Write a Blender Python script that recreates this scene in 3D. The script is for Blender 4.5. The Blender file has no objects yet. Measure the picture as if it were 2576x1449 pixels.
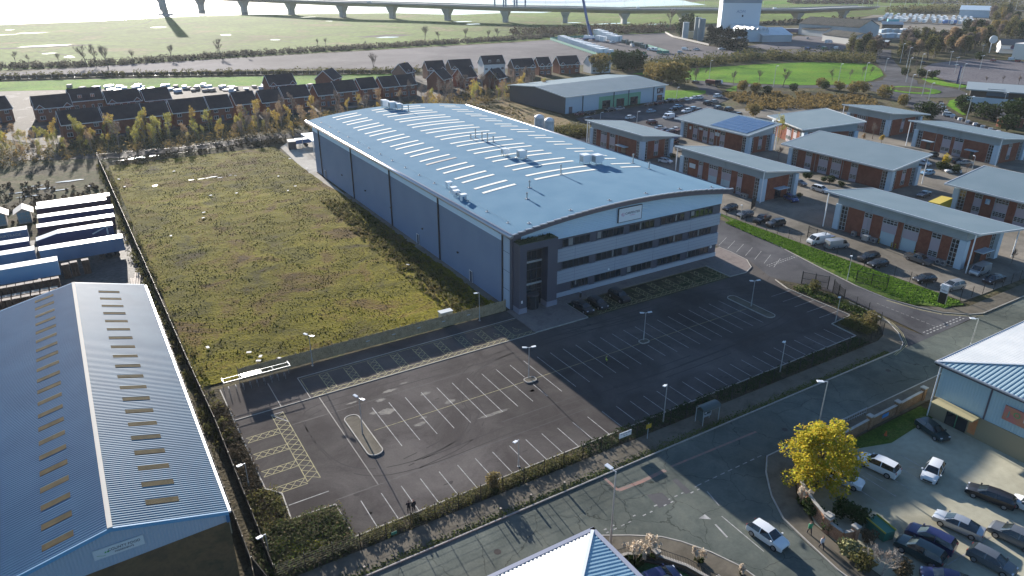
import bpy, bmesh, math, random
from mathutils import Vector, Matrix, noise
R = math.radians
S = bpy.context.scene
COL = S.collection
random.seed(7)
# ---------- camera, sky, sun, exposure ----------
CAMH = 54.0
FOC = 1815.2; PITCH = 0.420627; ROLL = 0.0034175; YAW = 0.5528146
_d = Vector((math.sin(YAW)*math.cos(PITCH), math.cos(YAW)*math.cos(PITCH), -math.sin(PITCH)))
_r0 = Vector((math.cos(YAW), -math.sin(YAW), 0)); _u0 = _r0.cross(_d)
_r = _r0*math.cos(ROLL)+_u0*math.sin(ROLL); _u = -_r0*math.sin(ROLL)+_u0*math.cos(ROLL)
cam = bpy.data.cameras.new('camera'); camo = bpy.data.objects.new('camera', cam); COL.objects.link(camo)
camo.matrix_world = Matrix(((_r.x, _u.x, -_d.x, 0), (_r.y, _u.y, -_d.y, 0), (_r.z, _u.z, -_d.z, CAMH), (0, 0, 0, 1)))
cam.sensor_width = 36; cam.lens = FOC/2576*36; cam.clip_start = 1; cam.clip_end = 20000
S.camera = camo
W = bpy.data.worlds.new('World'); S.world = W; W.use_nodes = True
SUNEL, SUNAZ = 14.3, 4.8        # azimuth from +Y towards +X
nt = W.node_tree; bg = nt.nodes['Background']; sky = nt.nodes.new('ShaderNodeTexSky')
sky.sky_type = 'NISHITA'; sky.sun_disc = False; sky.sun_elevation = R(SUNEL); sky.sun_rotation = R(SUNAZ)
sky.altitude = 50; sky.air_density = 1.0; sky.dust_density = 0.4; sky.ozone_density = 4.0
nt.links.new(sky.outputs[0], bg.inputs[0]); bg.inputs[1].default_value = 0.074
sl = bpy.data.lights.new('sun', 'SUN'); sl.energy = 4.9; sl.angle = R(0.5); sl.color = (1.0, 0.92, 0.83)
so = bpy.data.objects.new('sun', sl); COL.objects.link(so)
sd = Vector((math.sin(R(SUNAZ))*math.cos(R(SUNEL)), math.cos(R(SUNAZ))*math.cos(R(SUNEL)), math.sin(R(SUNEL))))
so.rotation_euler = sd.to_track_quat('Z', 'Y').to_euler()
S.view_settings.view_transform = 'Standard'; S.view_settings.look = 'None'
S.view_settings.exposure = 1.65; S.view_settings.gamma = 1; S.view_settings.use_curve_mapping = False
S.render.engine = 'CYCLES'
S.cycles.max_bounces = 6; S.cycles.transparent_max_bounces = 6; S.cycles.caustics_reflective = False; S.cycles.caustics_refractive = False
S.cycles.sample_clamp_indirect = 4

# ---------- survey helpers: a sight line of the drone meets the plane at height z ----------
def g(px, py, z=0.0):
    v = _d+_r*((px-1288)/FOC)+_u*((724.5-py)/FOC)
    t = (z-CAMH)/v.z
    return Vector((v.x*t, v.y*t, z))
def q(r, c, x, y, z=0.0):
    s = 2.576 if r < 4 else 2.569
    return g(((c-1)*1000+x/s)*.644, ((0, 562, 1124, 1686)[r-1]+y/s)*.644, z)
def hgt(base, r, c, x, y):
    s = 2.576 if r < 4 else 2.569
    px = ((c-1)*1000+x/s)*.644; py = ((0, 562, 1124, 1686)[r-1]+y/s)*.644
    v = _d+_r*((px-1288)/FOC)+_u*((724.5-py)/FOC)
    return CAMH+v.z*math.hypot(base.x, base.y)/math.hypot(v.x, v.y)

# ---------- materials ----------
def mat(name, col, rough=.7, metal=0.0, col2=None, sc=.5, fine=0, spec=.4, bump=0, bsc=6, coord='P', coat=0, lo=.35, hi=.65, det=5):
    m = bpy.data.materials.new(name); m.use_nodes = True; n = m.node_tree; b = n.nodes['Principled BSDF']; L = n.links.new
    b.inputs['Roughness'].default_value = rough; b.inputs['Metallic'].default_value = metal
    b.inputs['Specular IOR Level'].default_value = spec; b.inputs['Coat Weight'].default_value = coat
    b.inputs['Base Color'].default_value = (*col, 1)
    if coord == 'P': co = n.nodes.new('ShaderNodeNewGeometry').outputs['Position']
    else: co = n.nodes.new('ShaderNodeTexCoord').outputs['Object']
    if col2:
        t = n.nodes.new('ShaderNodeTexNoise'); t.inputs['Scale'].default_value = sc; t.inputs['Detail'].default_value = det; L(co, t.inputs['Vector'])
        r = n.nodes.new('ShaderNodeValToRGB'); r.color_ramp.elements[0].position = lo; r.color_ramp.elements[1].position = hi
        r.color_ramp.elements[0].color = (*col, 1); r.color_ramp.elements[1].color = (*col2, 1)
        L(t.outputs[0], r.inputs[0]); out = r.outputs[0]
        if fine:
            t2 = n.nodes.new('ShaderNodeTexNoise'); t2.inputs['Scale'].default_value = fine; t2.inputs['Detail'].default_value = 3; L(co, t2.inputs['Vector'])
            mr = n.nodes.new('ShaderNodeMapRange'); mr.inputs[1].default_value = .3; mr.inputs[2].default_value = .7; mr.inputs[3].default_value = .72; mr.inputs[4].default_value = 1.28
            L(t2.outputs[0], mr.inputs[0]); mx = n.nodes.new('ShaderNodeVectorMath'); mx.operation = 'SCALE'; L(out, mx.inputs[0]); L(mr.outputs[0], mx.inputs['Scale']); out = mx.outputs[0]
        L(out, b.inputs['Base Color'])
    if bump:
        t3 = n.nodes.new('ShaderNodeTexNoise'); t3.inputs['Scale'].default_value = bsc; L(co, t3.inputs['Vector'])
        bp = n.nodes.new('ShaderNodeBump'); bp.inputs['Strength'].default_value = bump; bp.inputs['Distance'].default_value = .1; L(t3.outputs[0], bp.inputs['Height']); L(bp.outputs[0], b.inputs['Normal'])
    return m
def wave(m, axis='X', period=.5, strength=.6, dist=.05, profile='SIN'):   # ribs across a sheet metal surface
    n = m.node_tree; L = n.links.new; b = n.nodes['Principled BSDF']
    ge = n.nodes.new('ShaderNodeNewGeometry'); w = n.nodes.new('ShaderNodeTexWave'); w.bands_direction = axis; w.wave_profile = profile
    w.inputs['Scale'].default_value = math.pi/10/period; L(ge.outputs['Position'], w.inputs['Vector'])
    bp = n.nodes.new('ShaderNodeBump'); bp.inputs['Strength'].default_value = strength; bp.inputs['Distance'].default_value = dist
    L(w.outputs['Fac'], bp.inputs['Height'])
    if b.inputs['Normal'].links: L(b.inputs['Normal'].links[0].from_socket, bp.inputs['Normal'])
    L(bp.outputs[0], b.inputs['Normal'])
    return m
def leafmat(name, cols, rough=.8, trans=.0):
    m = bpy.data.materials.new(name); m.use_nodes = True; n = m.node_tree; b = n.nodes['Principled BSDF']; L = n.links.new
    ge = n.nodes.new('ShaderNodeNewGeometry'); oi = n.nodes.new('ShaderNodeObjectInfo')
    a = n.nodes.new('ShaderNodeMath'); a.operation = 'MULTIPLY_ADD'; a.inputs[1].default_value = .35; L(oi.outputs['Random'], a.inputs[0])
    s = n.nodes.new('ShaderNodeMath'); s.operation = 'MULTIPLY'; s.inputs[1].default_value = .65; L(ge.outputs['Random Per Island'], s.inputs[0]); L(s.outputs[0], a.inputs[2])
    r = n.nodes.new('ShaderNodeValToRGB'); e = r.color_ramp.elements
    for i, c in enumerate(cols):
        p = i/(len(cols)-1)
        if i == 0: e[0].color = (*c, 1)
        elif i == len(cols)-1: e[-1].color = (*c, 1)
        else: k = e.new(p); k.color = (*c, 1)
    L(a.outputs[0], r.inputs[0]); L(r.outputs[0], b.inputs['Base Color']); b.inputs['Roughness'].default_value = rough; b.inputs['Specular IOR Level'].default_value = .05
    if trans:
        t = n.nodes.new('ShaderNodeBsdfTranslucent'); L(r.outputs[0], t.inputs[0]); mx = n.nodes.new('ShaderNodeMixShader'); mx.inputs[0].default_value = trans
        L(b.outputs[0], mx.inputs[1]); L(t.outputs[0], mx.inputs[2]); L(mx.outputs[0], n.nodes['Material Output'].inputs[0])
    return m

# ---------- mesh builder ----------
class MB:
    def __init__(s): s.v = []; s.f = []; s.m = []; s.cur = 0
    def quad(s, *p):
        i = len(s.v); s.v += [tuple(a) for a in p]; s.f.append(tuple(range(i, i+len(p)))); s.m.append(s.cur); return s
    def box(s, x0, x1, y0, y1, z0, z1):
        i = len(s.v); s.v += [(x, y, z) for z in (z0, z1) for x, y in ((x0, y0), (x1, y0), (x1, y1), (x0, y1))]
        for a in ((0, 3, 2, 1), (4, 5, 6, 7), (0, 1, 5, 4), (1, 2, 6, 5), (2, 3, 7, 6), (3, 0, 4, 7)): s.f.append(tuple(i+k for k in a)); s.m.append(s.cur)
        return s
    def prism(s, poly, z0, z1, bottom=True):
        n = len(poly); i = len(s.v); ar = sum(poly[k][0]*poly[(k+1) % n][1]-poly[(k+1) % n][0]*poly[k][1] for k in range(n))
        if ar < 0: poly = poly[::-1]
        zz = lambda z, k: z[k] if isinstance(z, (list, tuple)) else z
        s.v += [(p[0], p[1], zz(z0, k)) for k, p in enumerate(poly)]+[(p[0], p[1], zz(z1, k)) for k, p in enumerate(poly)]
        if bottom: s.f.append(tuple(i+k for k in range(n))[::-1]); s.m.append(s.cur)
        s.f.append(tuple(i+n+k for k in range(n))); s.m.append(s.cur)
        for k in range(n): s.f.append((i+k, i+(k+1) % n, i+n+(k+1) % n, i+n+k)); s.m.append(s.cur)
        return s
    def bar(s, a, b, w, h=None):      # rectangular bar between two points
        h = h or w; a = Vector(a); b = Vector(b); d = (b-a).normalized()
        up = Vector((0, 0, 1)) if abs(d.z) < .95 else Vector((0, 1, 0))
        x = d.cross(up).normalized()*w/2; y = x.cross(d).normalized()*h/2
        i = len(s.v); s.v += [tuple(p+sx*x+sy*y) for p in (a, b) for sx, sy in ((-1, -1), (1, -1), (1, 1), (-1, 1))]
        for f in ((0, 1, 2, 3), (7, 6, 5, 4), (0, 4, 5, 1), (1, 5, 6, 2), (2, 6, 7, 3), (3, 7, 4, 0)): s.f.append(tuple(i+k for k in f)); s.m.append(s.cur)
        return s
    def tube(s, pts, rad, n=6, cap=True):
        pts = [Vector(p) for p in pts]; rad = rad if isinstance(rad, (list, tuple)) else [rad]*len(pts); i0 = len(s.v)
        for k, p in enumerate(pts):
            d = (pts[min(k+1, len(pts)-1)]-pts[max(k-1, 0)]).normalized(); up = Vector((0, 0, 1)) if abs(d.z) < .9 else Vector((1, 0, 0))
            x = d.cross(up).normalized(); y = d.cross(x).normalized()
            s.v += [tuple(p+(x*math.cos(a)+y*math.sin(a))*rad[k]) for a in (2*math.pi*j/n for j in range(n))]
        for k in range(len(pts)-1):
            for j in range(n): s.f.append((i0+k*n+j, i0+(k+1)*n+j, i0+(k+1)*n+(j+1) % n, i0+k*n+(j+1) % n)); s.m.append(s.cur)
        if cap:
            s.f.append(tuple(i0+j for j in range(n))); s.m.append(s.cur)
            s.f.append(tuple(i0+(len(pts)-1)*n+j for j in range(n))[::-1]); s.m.append(s.cur)
        return s
    def data(s, name, org=(0, 0, 0), smooth=False):
        me = bpy.data.meshes.new(name); ox, oy, oz = org
        me.from_pydata([(a-ox, b-oy, c-oz) for a, b, c in s.v], [], s.f)
        if max(s.m, default=0): me.polygons.foreach_set('material_index', s.m)
        if smooth: me.polygons.foreach_set('use_smooth', [True]*len(me.polygons))
        me.update(); return me
def tag(o, label=None, cat=None, group=None, kind=None):
    if label: o['label'] = label
    if cat: o['category'] = cat
    if group: o['group'] = group
    if kind: o['kind'] = kind
    return o
def obj(name, mb, mats, parent=None, world=True, smooth=False, org=None):
    """one mesh object; world=True means the builder's points are world points"""
    o_ = (0, 0, 0)
    if parent is not None and world:
        p = parent; loc = Vector((0, 0, 0))
        while p is not None: loc += p.location; p = p.parent
        o_ = tuple(loc)
    elif org is not None: o_ = tuple(org)
    o = bpy.data.objects.new(name, mb.data(name, o_, smooth)); COL.objects.link(o)
    for m in (mats if isinstance(mats, (list, tuple)) else [mats]): o.data.materials.append(m)
    if parent is not None: o.parent = parent
    elif org is not None: o.location = org
    return o
def thing(name, label, cat, loc=(0, 0, 0), rz=0, group=None):
    o = bpy.data.objects.new(name, None); COL.objects.link(o); o.location = loc; o.rotation_euler = (0, 0, rz); o.empty_display_size = .5
    return tag(o, label, cat, group)
def single(name, mb, mats, label, cat, org, group=None, smooth=False, world=True):
    if not world:
        o = obj(name, mb, mats, world=False, smooth=smooth); o.location = org
    else: o = obj(name, mb, mats, org=org, smooth=smooth)
    return tag(o, label, cat, group)
def dup(src, loc=None, rz=None, label=None, group=None, parent=None, mats=None, scale=None):
    c = src.copy(); COL.objects.link(c)
    if parent is not None: c.parent = parent
    if loc is not None: c.location = loc
    if rz is not None: c.rotation_euler = (0, 0, rz)
    if scale is not None: c.scale = scale
    if label: c['label'] = label
    if group: c['group'] = group
    if mats:
        for i, s_ in enumerate(c.material_slots):
            if s_.material and s_.material.name in mats: s_.link = 'OBJECT'; s_.material = mats[s_.material.name] if False else s_.material
    for ch in list(src.children): dup(ch, parent=c)
    return c
def recolour(root, old, new):
    for o in [root]+list(root.children_recursive):
        if o.type != 'MESH': continue
        for i, s_ in enumerate(o.material_slots):
            m = o.data.materials[i]
            if m == old: s_.link = 'OBJECT'; s_.material = new
def ground(name, pts, z, m, thick=0, label=None):
    mb = MB(); p2 = [(p[0], p[1]) for p in pts]
    if thick: mb.prism(p2, z-thick, z)
    else:
        ar = sum(p2[k][0]*p2[(k+1) % len(p2)][1]-p2[(k+1) % len(p2)][0]*p2[k][1] for k in range(len(p2)))
        if ar < 0: p2 = p2[::-1]
        mb.quad(*[(x, y, z) for x, y in p2])
    bm = bmesh.new(); me = mb.data(name); bm.from_mesh(me); bmesh.ops.triangulate(bm, faces=[f for f in bm.faces if len(f.verts) > 4]); bm.to_mesh(me); bm.free()
    o = bpy.data.objects.new(name, me); COL.objects.link(o); me.materials.append(m); tag(o, kind='structure'); return o
def rect(x0, x1, y0, y1): return [(x0, y0), (x1, y0), (x1, y1), (x0, y1)]
def arc(cx, cy, rx, ry=None, a0=0, a1=360, n=24):
    ry = ry or rx; return [(cx+rx*math.cos(R(a0+(a1-a0)*k/n)), cy+ry*math.sin(R(a0+(a1-a0)*k/n))) for k in range(n+(a1-a0 != 360))]
def ribbon(pts, w):     # polygon of a strip of width w along a path
    P = [Vector((p[0], p[1])) for p in pts]; Lf, Rt = [], []
    for k, p in enumerate(P):
        d = (P[min(k+1, len(P)-1)]-P[max(k-1, 0)]).normalized(); nn = Vector((-d.y, d.x))
        ww = w[k] if isinstance(w, (list, tuple)) else w; Lf.append(p+nn*ww/2); Rt.append(p-nn*ww/2)
    return [tuple(a) for a in Lf+Rt[::-1]]
def smoothpath(pts, n=4):
    P = [Vector((p[0], p[1])) for p in pts]; out = []
    for k in range(len(P)-1):
        p0, p1, p2, p3 = P[max(k-1, 0)], P[k], P[k+1], P[min(k+2, len(P)-1)]
        for j in range(n):
            t = j/n; out.append(.5*((2*p1)+(-p0+p2)*t+(2*p0-5*p1+4*p2-p3)*t*t+(-p0+3*p1-3*p2+p3)*t**3))
    out.append(P[-1]); return [tuple(a) for a in out]
def text_mesh(s, size, m, parent, mtx, name='lettering', sx=1.0, ext=.01, align='CENTER'):
    cu = bpy.data.curves.new('t', 'FONT'); cu.body = s; cu.size = size; cu.align_x = align; cu.align_y = 'CENTER'; cu.extrude = ext
    t = bpy.data.objects.new('t', cu); COL.objects.link(t); bpy.context.view_layer.update()
    me = bpy.data.meshes.new_from_object(t.evaluated_get(bpy.context.evaluated_depsgraph_get())); bpy.data.objects.remove(t)
    me.transform(Matrix.Diagonal((sx, 1, 1, 1))); me.transform(mtx); me.materials.clear(); me.materials.append(m); me.name = name
    o = bpy.data.objects.new(name, me); COL.objects.link(o); o.parent = parent; return o
def facing(loc, az):   # text plane whose normal points to azimuth az (deg from +Y toward +X)
    return Matrix.Translation(loc) @ Matrix.Rotation(R(180-az), 4, 'Z') @ Matrix.Rotation(R(90), 4, 'X')
# ---------- setting materials ----------
def gmat(name, cols, sc=.2, fine=2, rough=1, bump=.4, bsc=3, pos=(.38, .46, .54, .62), big=None, spec=.05, cracks=0):
    m = bpy.data.materials.new(name); m.use_nodes = True; n = m.node_tree; b = n.nodes['Principled BSDF']; L = n.links.new
    b.inputs['Roughness'].default_value = rough; b.inputs['Specular IOR Level'].default_value = spec
    co = n.nodes.new('ShaderNodeNewGeometry').outputs['Position']
    t = n.nodes.new('ShaderNodeTexNoise'); t.inputs['Scale'].default_value = sc; t.inputs['Detail'].default_value = 9; t.inputs['Roughness'].default_value = .68; t.inputs['Distortion'].default_value = .6; L(co, t.inputs['Vector'])
    r = n.nodes.new('ShaderNodeValToRGB'); e = r.color_ramp.elements; e[0].position = pos[0]; e[0].color = (*cols[0], 1); e[1].position = pos[-1]; e[1].color = (*cols[-1], 1)
    for i in range(1, len(cols)-1): k = e.new(pos[0]+(pos[-1]-pos[0])*i/(len(cols)-1)); k.color = (*cols[i], 1)
    L(t.outputs[0], r.inputs[0]); out = r.outputs[0]
    t2 = n.nodes.new('ShaderNodeTexNoise'); t2.inputs['Scale'].default_value = fine if bump > .3 else fine*.5; t2.inputs['Detail'].default_value = 4; L(co, t2.inputs['Vector'])
    mr = n.nodes.new('ShaderNodeMapRange'); mr.inputs[1].default_value = .3; mr.inputs[2].default_value = .7; k_ = .35 if bump > .3 else .08; mr.inputs[3].default_value = 1-k_; mr.inputs[4].default_value = 1+k_
    L(t2.outputs[0], mr.inputs[0]); mx = n.nodes.new('ShaderNodeVectorMath'); mx.operation = 'SCALE'; L(out, mx.inputs[0]); L(mr.outputs[0], mx.inputs['Scale']); out = mx.outputs[0]
    if big:
        t4 = n.nodes.new('ShaderNodeTexNoise'); t4.inputs['Scale'].default_value = big; t4.inputs['Detail'].default_value = 3; L(co, t4.inputs['Vector'])
        m4 = n.nodes.new('ShaderNodeMapRange'); m4.inputs[1].default_value = .35; m4.inputs[2].default_value = .65; m4.inputs[3].default_value = .75; m4.inputs[4].default_value = 1.25
        L(t4.outputs[0], m4.inputs[0]); x4 = n.nodes.new('ShaderNodeVectorMath'); x4.operation = 'SCALE'; L(out, x4.inputs[0]); L(m4.outputs[0], x4.inputs['Scale']); out = x4.outputs[0]
    if cracks:
        wp = n.nodes.new('ShaderNodeTexNoise'); wp.inputs['Scale'].default_value = .8; wp.inputs['Detail'].default_value = 3; L(co, wp.inputs['Vector'])
        ad = n.nodes.new('ShaderNodeMixRGB'); ad.blend_type = 'ADD'; ad.inputs[0].default_value = 2.0; L(co, ad.inputs[1]); L(wp.outputs['Color'], ad.inputs[2])
        vo = n.nodes.new('ShaderNodeTexVoronoi'); vo.feature = 'DISTANCE_TO_EDGE'; vo.inputs['Scale'].default_value = cracks; L(ad.outputs[0], vo.inputs['Vector'])
        mc = n.nodes.new('ShaderNodeMapRange'); mc.inputs[1].default_value = .0; mc.inputs[2].default_value = .008; mc.inputs[3].default_value = .45; mc.inputs[4].default_value = 1
        L(vo.outputs['Distance'], mc.inputs[0]); xc = n.nodes.new('ShaderNodeVectorMath'); xc.operation = 'SCALE'; L(out, xc.inputs[0]); L(mc.outputs[0], xc.inputs['Scale']); out = xc.outputs[0]
    L(out, b.inputs['Base Color'])
    if bump:
        t3 = n.nodes.new('ShaderNodeTexNoise'); t3.inputs['Scale'].default_value = bsc; t3.inputs['Detail'].default_value = 4; L(co, t3.inputs['Vector'])
        bp = n.nodes.new('ShaderNodeBump'); bp.inputs['Strength'].default_value = bump; bp.inputs['Distance'].default_value = .3 if bsc < 5 else .015; L(t3.outputs[0], bp.inputs['Height']); L(bp.outputs[0], b.inputs['Normal'])
    return m
M_scrub = gmat('scrubland', [(.05, .045, .03), (.09, .075, .045), (.055, .06, .025), (.12, .1, .06)], .08, .9, big=.015)
M_meadow = gmat('rough_meadow', [(.05, .036, .024), (.075, .068, .01), (.125, .11, .008), (.1, .066, .018), (.042, .029, .022)], .1, 2.4, bump=.5, bsc=2.2, pos=(.3, 0, 0, .7), big=.03)
M_marsh = gmat('salt_marsh_grass', [(.07, .105, .018), (.105, .155, .028), (.08, .12, .02), (.14, .13, .05)], .02, .25, big=.006, bump=.5, bsc=.6)
M_lawn = gmat('mown_grass', [(.05, .13, .006), (.08, .185, .008), (.1, .17, .012)], .06, .8, bump=.7, bsc=1.2, big=.03)
M_verge = gmat('verge_grass', [(.045, .085, .015), (.07, .12, .02), (.1, .13, .03)], .5, 3.5, bump=1, bsc=3)
M_asph = gmat('car_park_asphalt', [(.06, .053, .05), (.078, .07, .066), (.096, .087, .08)], .12, 9, rough=1, bump=.1, bsc=25, spec=.05, big=.05)
M_road = gmat('worn_road_asphalt', [(.078, .09, .08), (.095, .107, .094), (.112, .122, .104)], .3, 6, rough=1, bump=.12, bsc=20, big=.06, cracks=.16)
M_acc = gmat('access_road_asphalt', [(.06, .06, .065), (.075, .075, .08), (.085, .085, .088)], .2, 7, rough=1, bump=.1, bsc=20, big=.05)
M_grav = gmat('gravel_yard', [(.09, .085, .09), (.115, .108, .112), (.14, .13, .132)], .02, .5, rough=1, big=.006, bump=.2, bsc=2)
M_conc = gmat('yard_concrete', [(.13, .12, .1), (.17, .155, .13), (.2, .18, .15)], .12, 3, rough=1, bump=.1, bsc=8, big=.04)
M_conc2 = gmat('pale_concrete', [(.27, .25, .22), (.35, .33, .29), (.38, .35, .3)], .15, 2.5, rough=1, bump=.1, bsc=8)
M_pave = gmat('brick_paving', [(.09, .08, .062), (.115, .102, .08), (.13, .115, .09)], .4, 5, rough=.85, bump=.2, bsc=8)
M_pave2 = gmat('block_paving_forecourt', [(.15, .13, .12), (.2, .17, .155), (.17, .15, .14)], .3, 6, rough=.85, bump=.1, bsc=8)
M_kerb = mat('concrete_kerb', (.28, .265, .24), .85, col2=(.36, .34, .3), sc=1.2)
M_mud = gmat('wet_site_mud', [(.025, .022, .02), (.05, .046, .04), (.035, .032, .028), (.16, .15, .14)], .12, .9, rough=.9, spec=.1, bump=.2, bsc=.8)
M_dirt = gmat('dark_soil_bed', [(.05, .045, .03), (.085, .07, .045)], .5, 3, bump=.8)
M_white = mat('white_road_paint', (.36, .355, .34), .9, col2=(.2, .2, .19), sc=1.5)
M_yel = mat('yellow_road_paint', (.34, .3, .15), .9, col2=(.2, .185, .11), sc=1.5)
M_red = mat('faded_red_road_paint', (.26, .13, .1), .8, col2=(.14, .12, .105), sc=1.2)
M_patch = mat('fresh_asphalt_patch', (.035, .037, .042), .7, col2=(.045, .045, .05), sc=2)
M_water = mat('river_water', (.05, .055, .05), .16, spec=.9, bump=.35, bsc=.12)
M_pud = mat('standing_water', (.04, .04, .04), .12, spec=1, bump=.05, bsc=1)
M_sand = gmat('wet_mudflat', [(.25, .24, .22), (.33, .31, .28)], .01, .2, rough=.33, spec=.7, bump=.3, bsc=.3)

# ---------- setting ----------
ground('ground', rect(-6000, 7000, -400, 9000), -.10, M_scrub)
riv = [q(1, 1, -1500, 330), q(1, 1, 0, 252), q(1, 1, 900, 215), q(1, 1, 1700, 172), q(1, 2, 0, 148), q(1, 2, 600, 140), q(1, 2, 1400, 132), q(1, 2, 2000, 150), q(1, 2, 2570, 128), q(1, 3, 300, 130), q(1, 3, 600, 100), q(1, 3, 1150, 70), q(1, 3, 1960, 48), q(1, 3, 1800, 22), q(1, 3, 1740, 6)]
ground('river', riv+[Vector((1500, 2600, 0)), Vector((2500, 7000, 0)), Vector((-5500, 7000, 0)), Vector((-5500, 700, 0))], -.06, M_water)
ground('mudflat', [q(1, 1, -200, 20), q(1, 1, 250, 40), q(1, 1, 520, 68), q(1, 1, 300, 85), q(1, 1, -200, 60)], -.05, M_sand)
ground('mudflat', [q(1, 2, 0, 64), q(1, 2, 500, 70), q(1, 2, 1200, 66), q(1, 2, 1200, 78), q(1, 2, 300, 80)], -.05, M_sand)
ground('mudflat', [q(1, 3, 0, 5), q(1, 3, 500, 12), q(1, 3, 1000, 4), q(1, 3, 1300, 2), q(1, 3, 1000, 25), q(1, 3, 400, 36), q(1, 3, 0, 30)], -.05, M_sand)
marsh = [Vector((-900, 495, 0)), Vector((600, 505, 0)), Vector((900, 520, 0)), Vector((1500, 700, 0)), Vector((2600, 1500, 0)), Vector((1500, 2000, 0))]
ground('marsh', [Vector((-1500, 500, 0)), Vector((470, 500, 0)), Vector((530, 560, 0)), Vector((900, 560, 0)), Vector((1500, 760, 0)), Vector((1200, 1060, 0)), q(1, 3, 1800, 22), q(1, 3, 1960, 48), q(1, 3, 1150, 70), q(1, 3, 600, 100), q(1, 3, 300, 130), q(1, 2, 2570, 128), q(1, 2, 2000, 150), q(1, 2, 1400, 132), q(1, 2, 600, 140), q(1, 2, 0, 148), q(1, 1, 1700, 172), q(1, 1, 900, 215), q(1, 1, 0, 252), q(1, 1, -1500, 330)], -.04, M_marsh)
def blob(cx, cy, rx, ry, k=14):
    return [(cx+rx*math.cos(2*math.pi*i/k)*random.uniform(.6, 1.2), cy+ry*math.sin(2*math.pi*i/k)*random.uniform(.6, 1.2)) for i in range(k)]
for (c, x, y, rx, ry) in [(1, 450, 460, 20, 7), (1, 20, 350, 14, 6), (1, 320, 332, 14, 6), (1, 700, 572, 3, 8), (1, 1590, 275, 9, 5), (1, 2270, 350, 5, 9), (2, 525, 172, 10, 4), (2, 1320, 375, 9, 7), (2, 190, 400, 5, 4), (2, 2080, 217, 12, 6), (2, 2180, 242, 10, 5), (1, 490, 537, 5, 4), (1, 95, 300, 4, 6), (3, 600, 228, 14, 5), (3, 1000, 236, 30, 5), (3, 1450, 242, 16, 5), (2, 740, 212, 4, 4)]:
    p = q(1, c, x, y); ground('marsh_pool', blob(p.x, p.y, rx, ry), -.02, M_pud)
dk = gmat('marsh_creek_mud', [(.06, .06, .045), (.09, .085, .06)], .1, 1)
def creek(name, pts, w): ground(name, ribbon(smoothpath(pts, 3), w), -.03, dk)
creek('creek', [q(1, 1, 250, 395), q(1, 1, 600, 410), q(1, 1, 1100, 410), q(1, 1, 1900, 435), q(1, 1, 2560, 462)], 1.4)
creek('creek', [q(1, 1, 480, 372), q(1, 1, 900, 335), q(1, 1, 1200, 290), q(1, 1, 1450, 235), q(1, 1, 1530, 200)], 1.6)
creek('creek', [q(1, 1, 380, 520), q(1, 1, 500, 535), q(1, 1, 640, 548), q(1, 1, 710, 560)], 2)
creek('creek', [q(1, 2, 0, 388), q(1, 2, 450, 370), q(1, 2, 900, 330), q(1, 2, 1300, 312), q(1, 2, 1900, 285)], 1.5)
creek('creek', [q(1, 2, 160, 275), q(1, 2, 420, 292), q(1, 2, 640, 300)], 1.5)
creek('creek', [q(1, 2, 170, 398), q(1, 2, 260, 412), q(1, 2, 390, 430)], 1.4)
for c, x, y, rx, ry in [(1, 450, 470, 32, 10), (2, 1300, 360, 26, 14)]:
    p = q(1, c, x, y); ground('marsh_bog', blob(p.x, p.y, rx, ry), -.03, dk)
# gravel yard, track, green strip, building site
ground('gravel_yard', [q(1, 1, -600, 790), q(1, 1, 0, 735), q(1, 1, 1000, 668), q(1, 2, 0, 574), q(1, 2, 2570, 432), q(1, 3, 1040, 350), q(1, 3, 1540, 333), q(1, 3, 1620, 380), q(1, 3, 1960, 462), q(1, 4, 0, 520), q(1, 4, 800, 470), q(1, 4, 760, 510), q(1, 4, 300, 540), q(1, 3, 2450, 560), q(1, 3, 1900, 590), q(1, 3, 1000, 640), q(1, 2, 2500, 690), q(1, 2, 1300, 690), q(1, 2, 500, 690), q(1, 1, 1400, 735), q(1, 1, 600, 770), q(1, 1, -600, 830)], 0, M_grav)
ground('grass_bank', [q(1, 1, -500, 840), q(1, 1, 800, 800), q(1, 2, 0, 770), q(1, 2, 1400, 740), q(1, 2, 1500, 790), q(1, 2, 700, 850), q(1, 1, 1300, 890), q(1, 1, -500, 930)], .01, M_lawn)
ground('building_site', [q(1, 1, -900, 930), q(1, 1, 0, 905), q(1, 1, 900, 890), q(1, 2, 100, 855), q(1, 2, 700, 860), q(1, 2, 1500, 770), q(1, 2, 2500, 720), q(1, 2, 2560, 800), Vector((160, 298, 0)), Vector((100, 292, 0)), Vector((-5, 278, 0)), q(1, 1, 300, 1440), q(1, 1, -900, 1250)], -.01, M_mud)
ground('track', ribbon([q(1, 1, 420, 1440), (-12, 262), (14, 250), (40, 251), (62, 253), (90, 250)], 7), 0, gmat('muddy_track', [(.04, .035, .03), (.09, .08, .07), (.06, .055, .045)], .3, 1.2, rough=.9, spec=.1))
for x, y, rx, ry in [(12, 244, 4, .4), (20, 245, 5, .4), (42, 252, 5, .35), (52, 253.5, 4, .3), (-2, 226, 3.5, .8), (-8, 221, 3, .7), (-5, 217.5, 2.5, .5), (-12, 215, 3, .6), (-10, 225, 2.4, .5), (-14, 220, 2, .5)]:
    ground('puddle', blob(x, y, rx, ry), .02, M_pud)
for x, y, rx, ry in [(*q(2, 1, u_, v_).xy, a_, b_) for u_, v_, a_, b_ in ((1930, 368, .8, .25), (2030, 358, 1, .3), (2085, 350, .7, .3), (2150, 338, 1.2, .5), (2215, 345, .9, .3), (2320, 322, .5, .2), (2370, 325, .4, .2), (1560, 428, .6, .2))]:
    ground('puddle', blob(x, y, rx, ry, 18), .2, M_pud)
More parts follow.
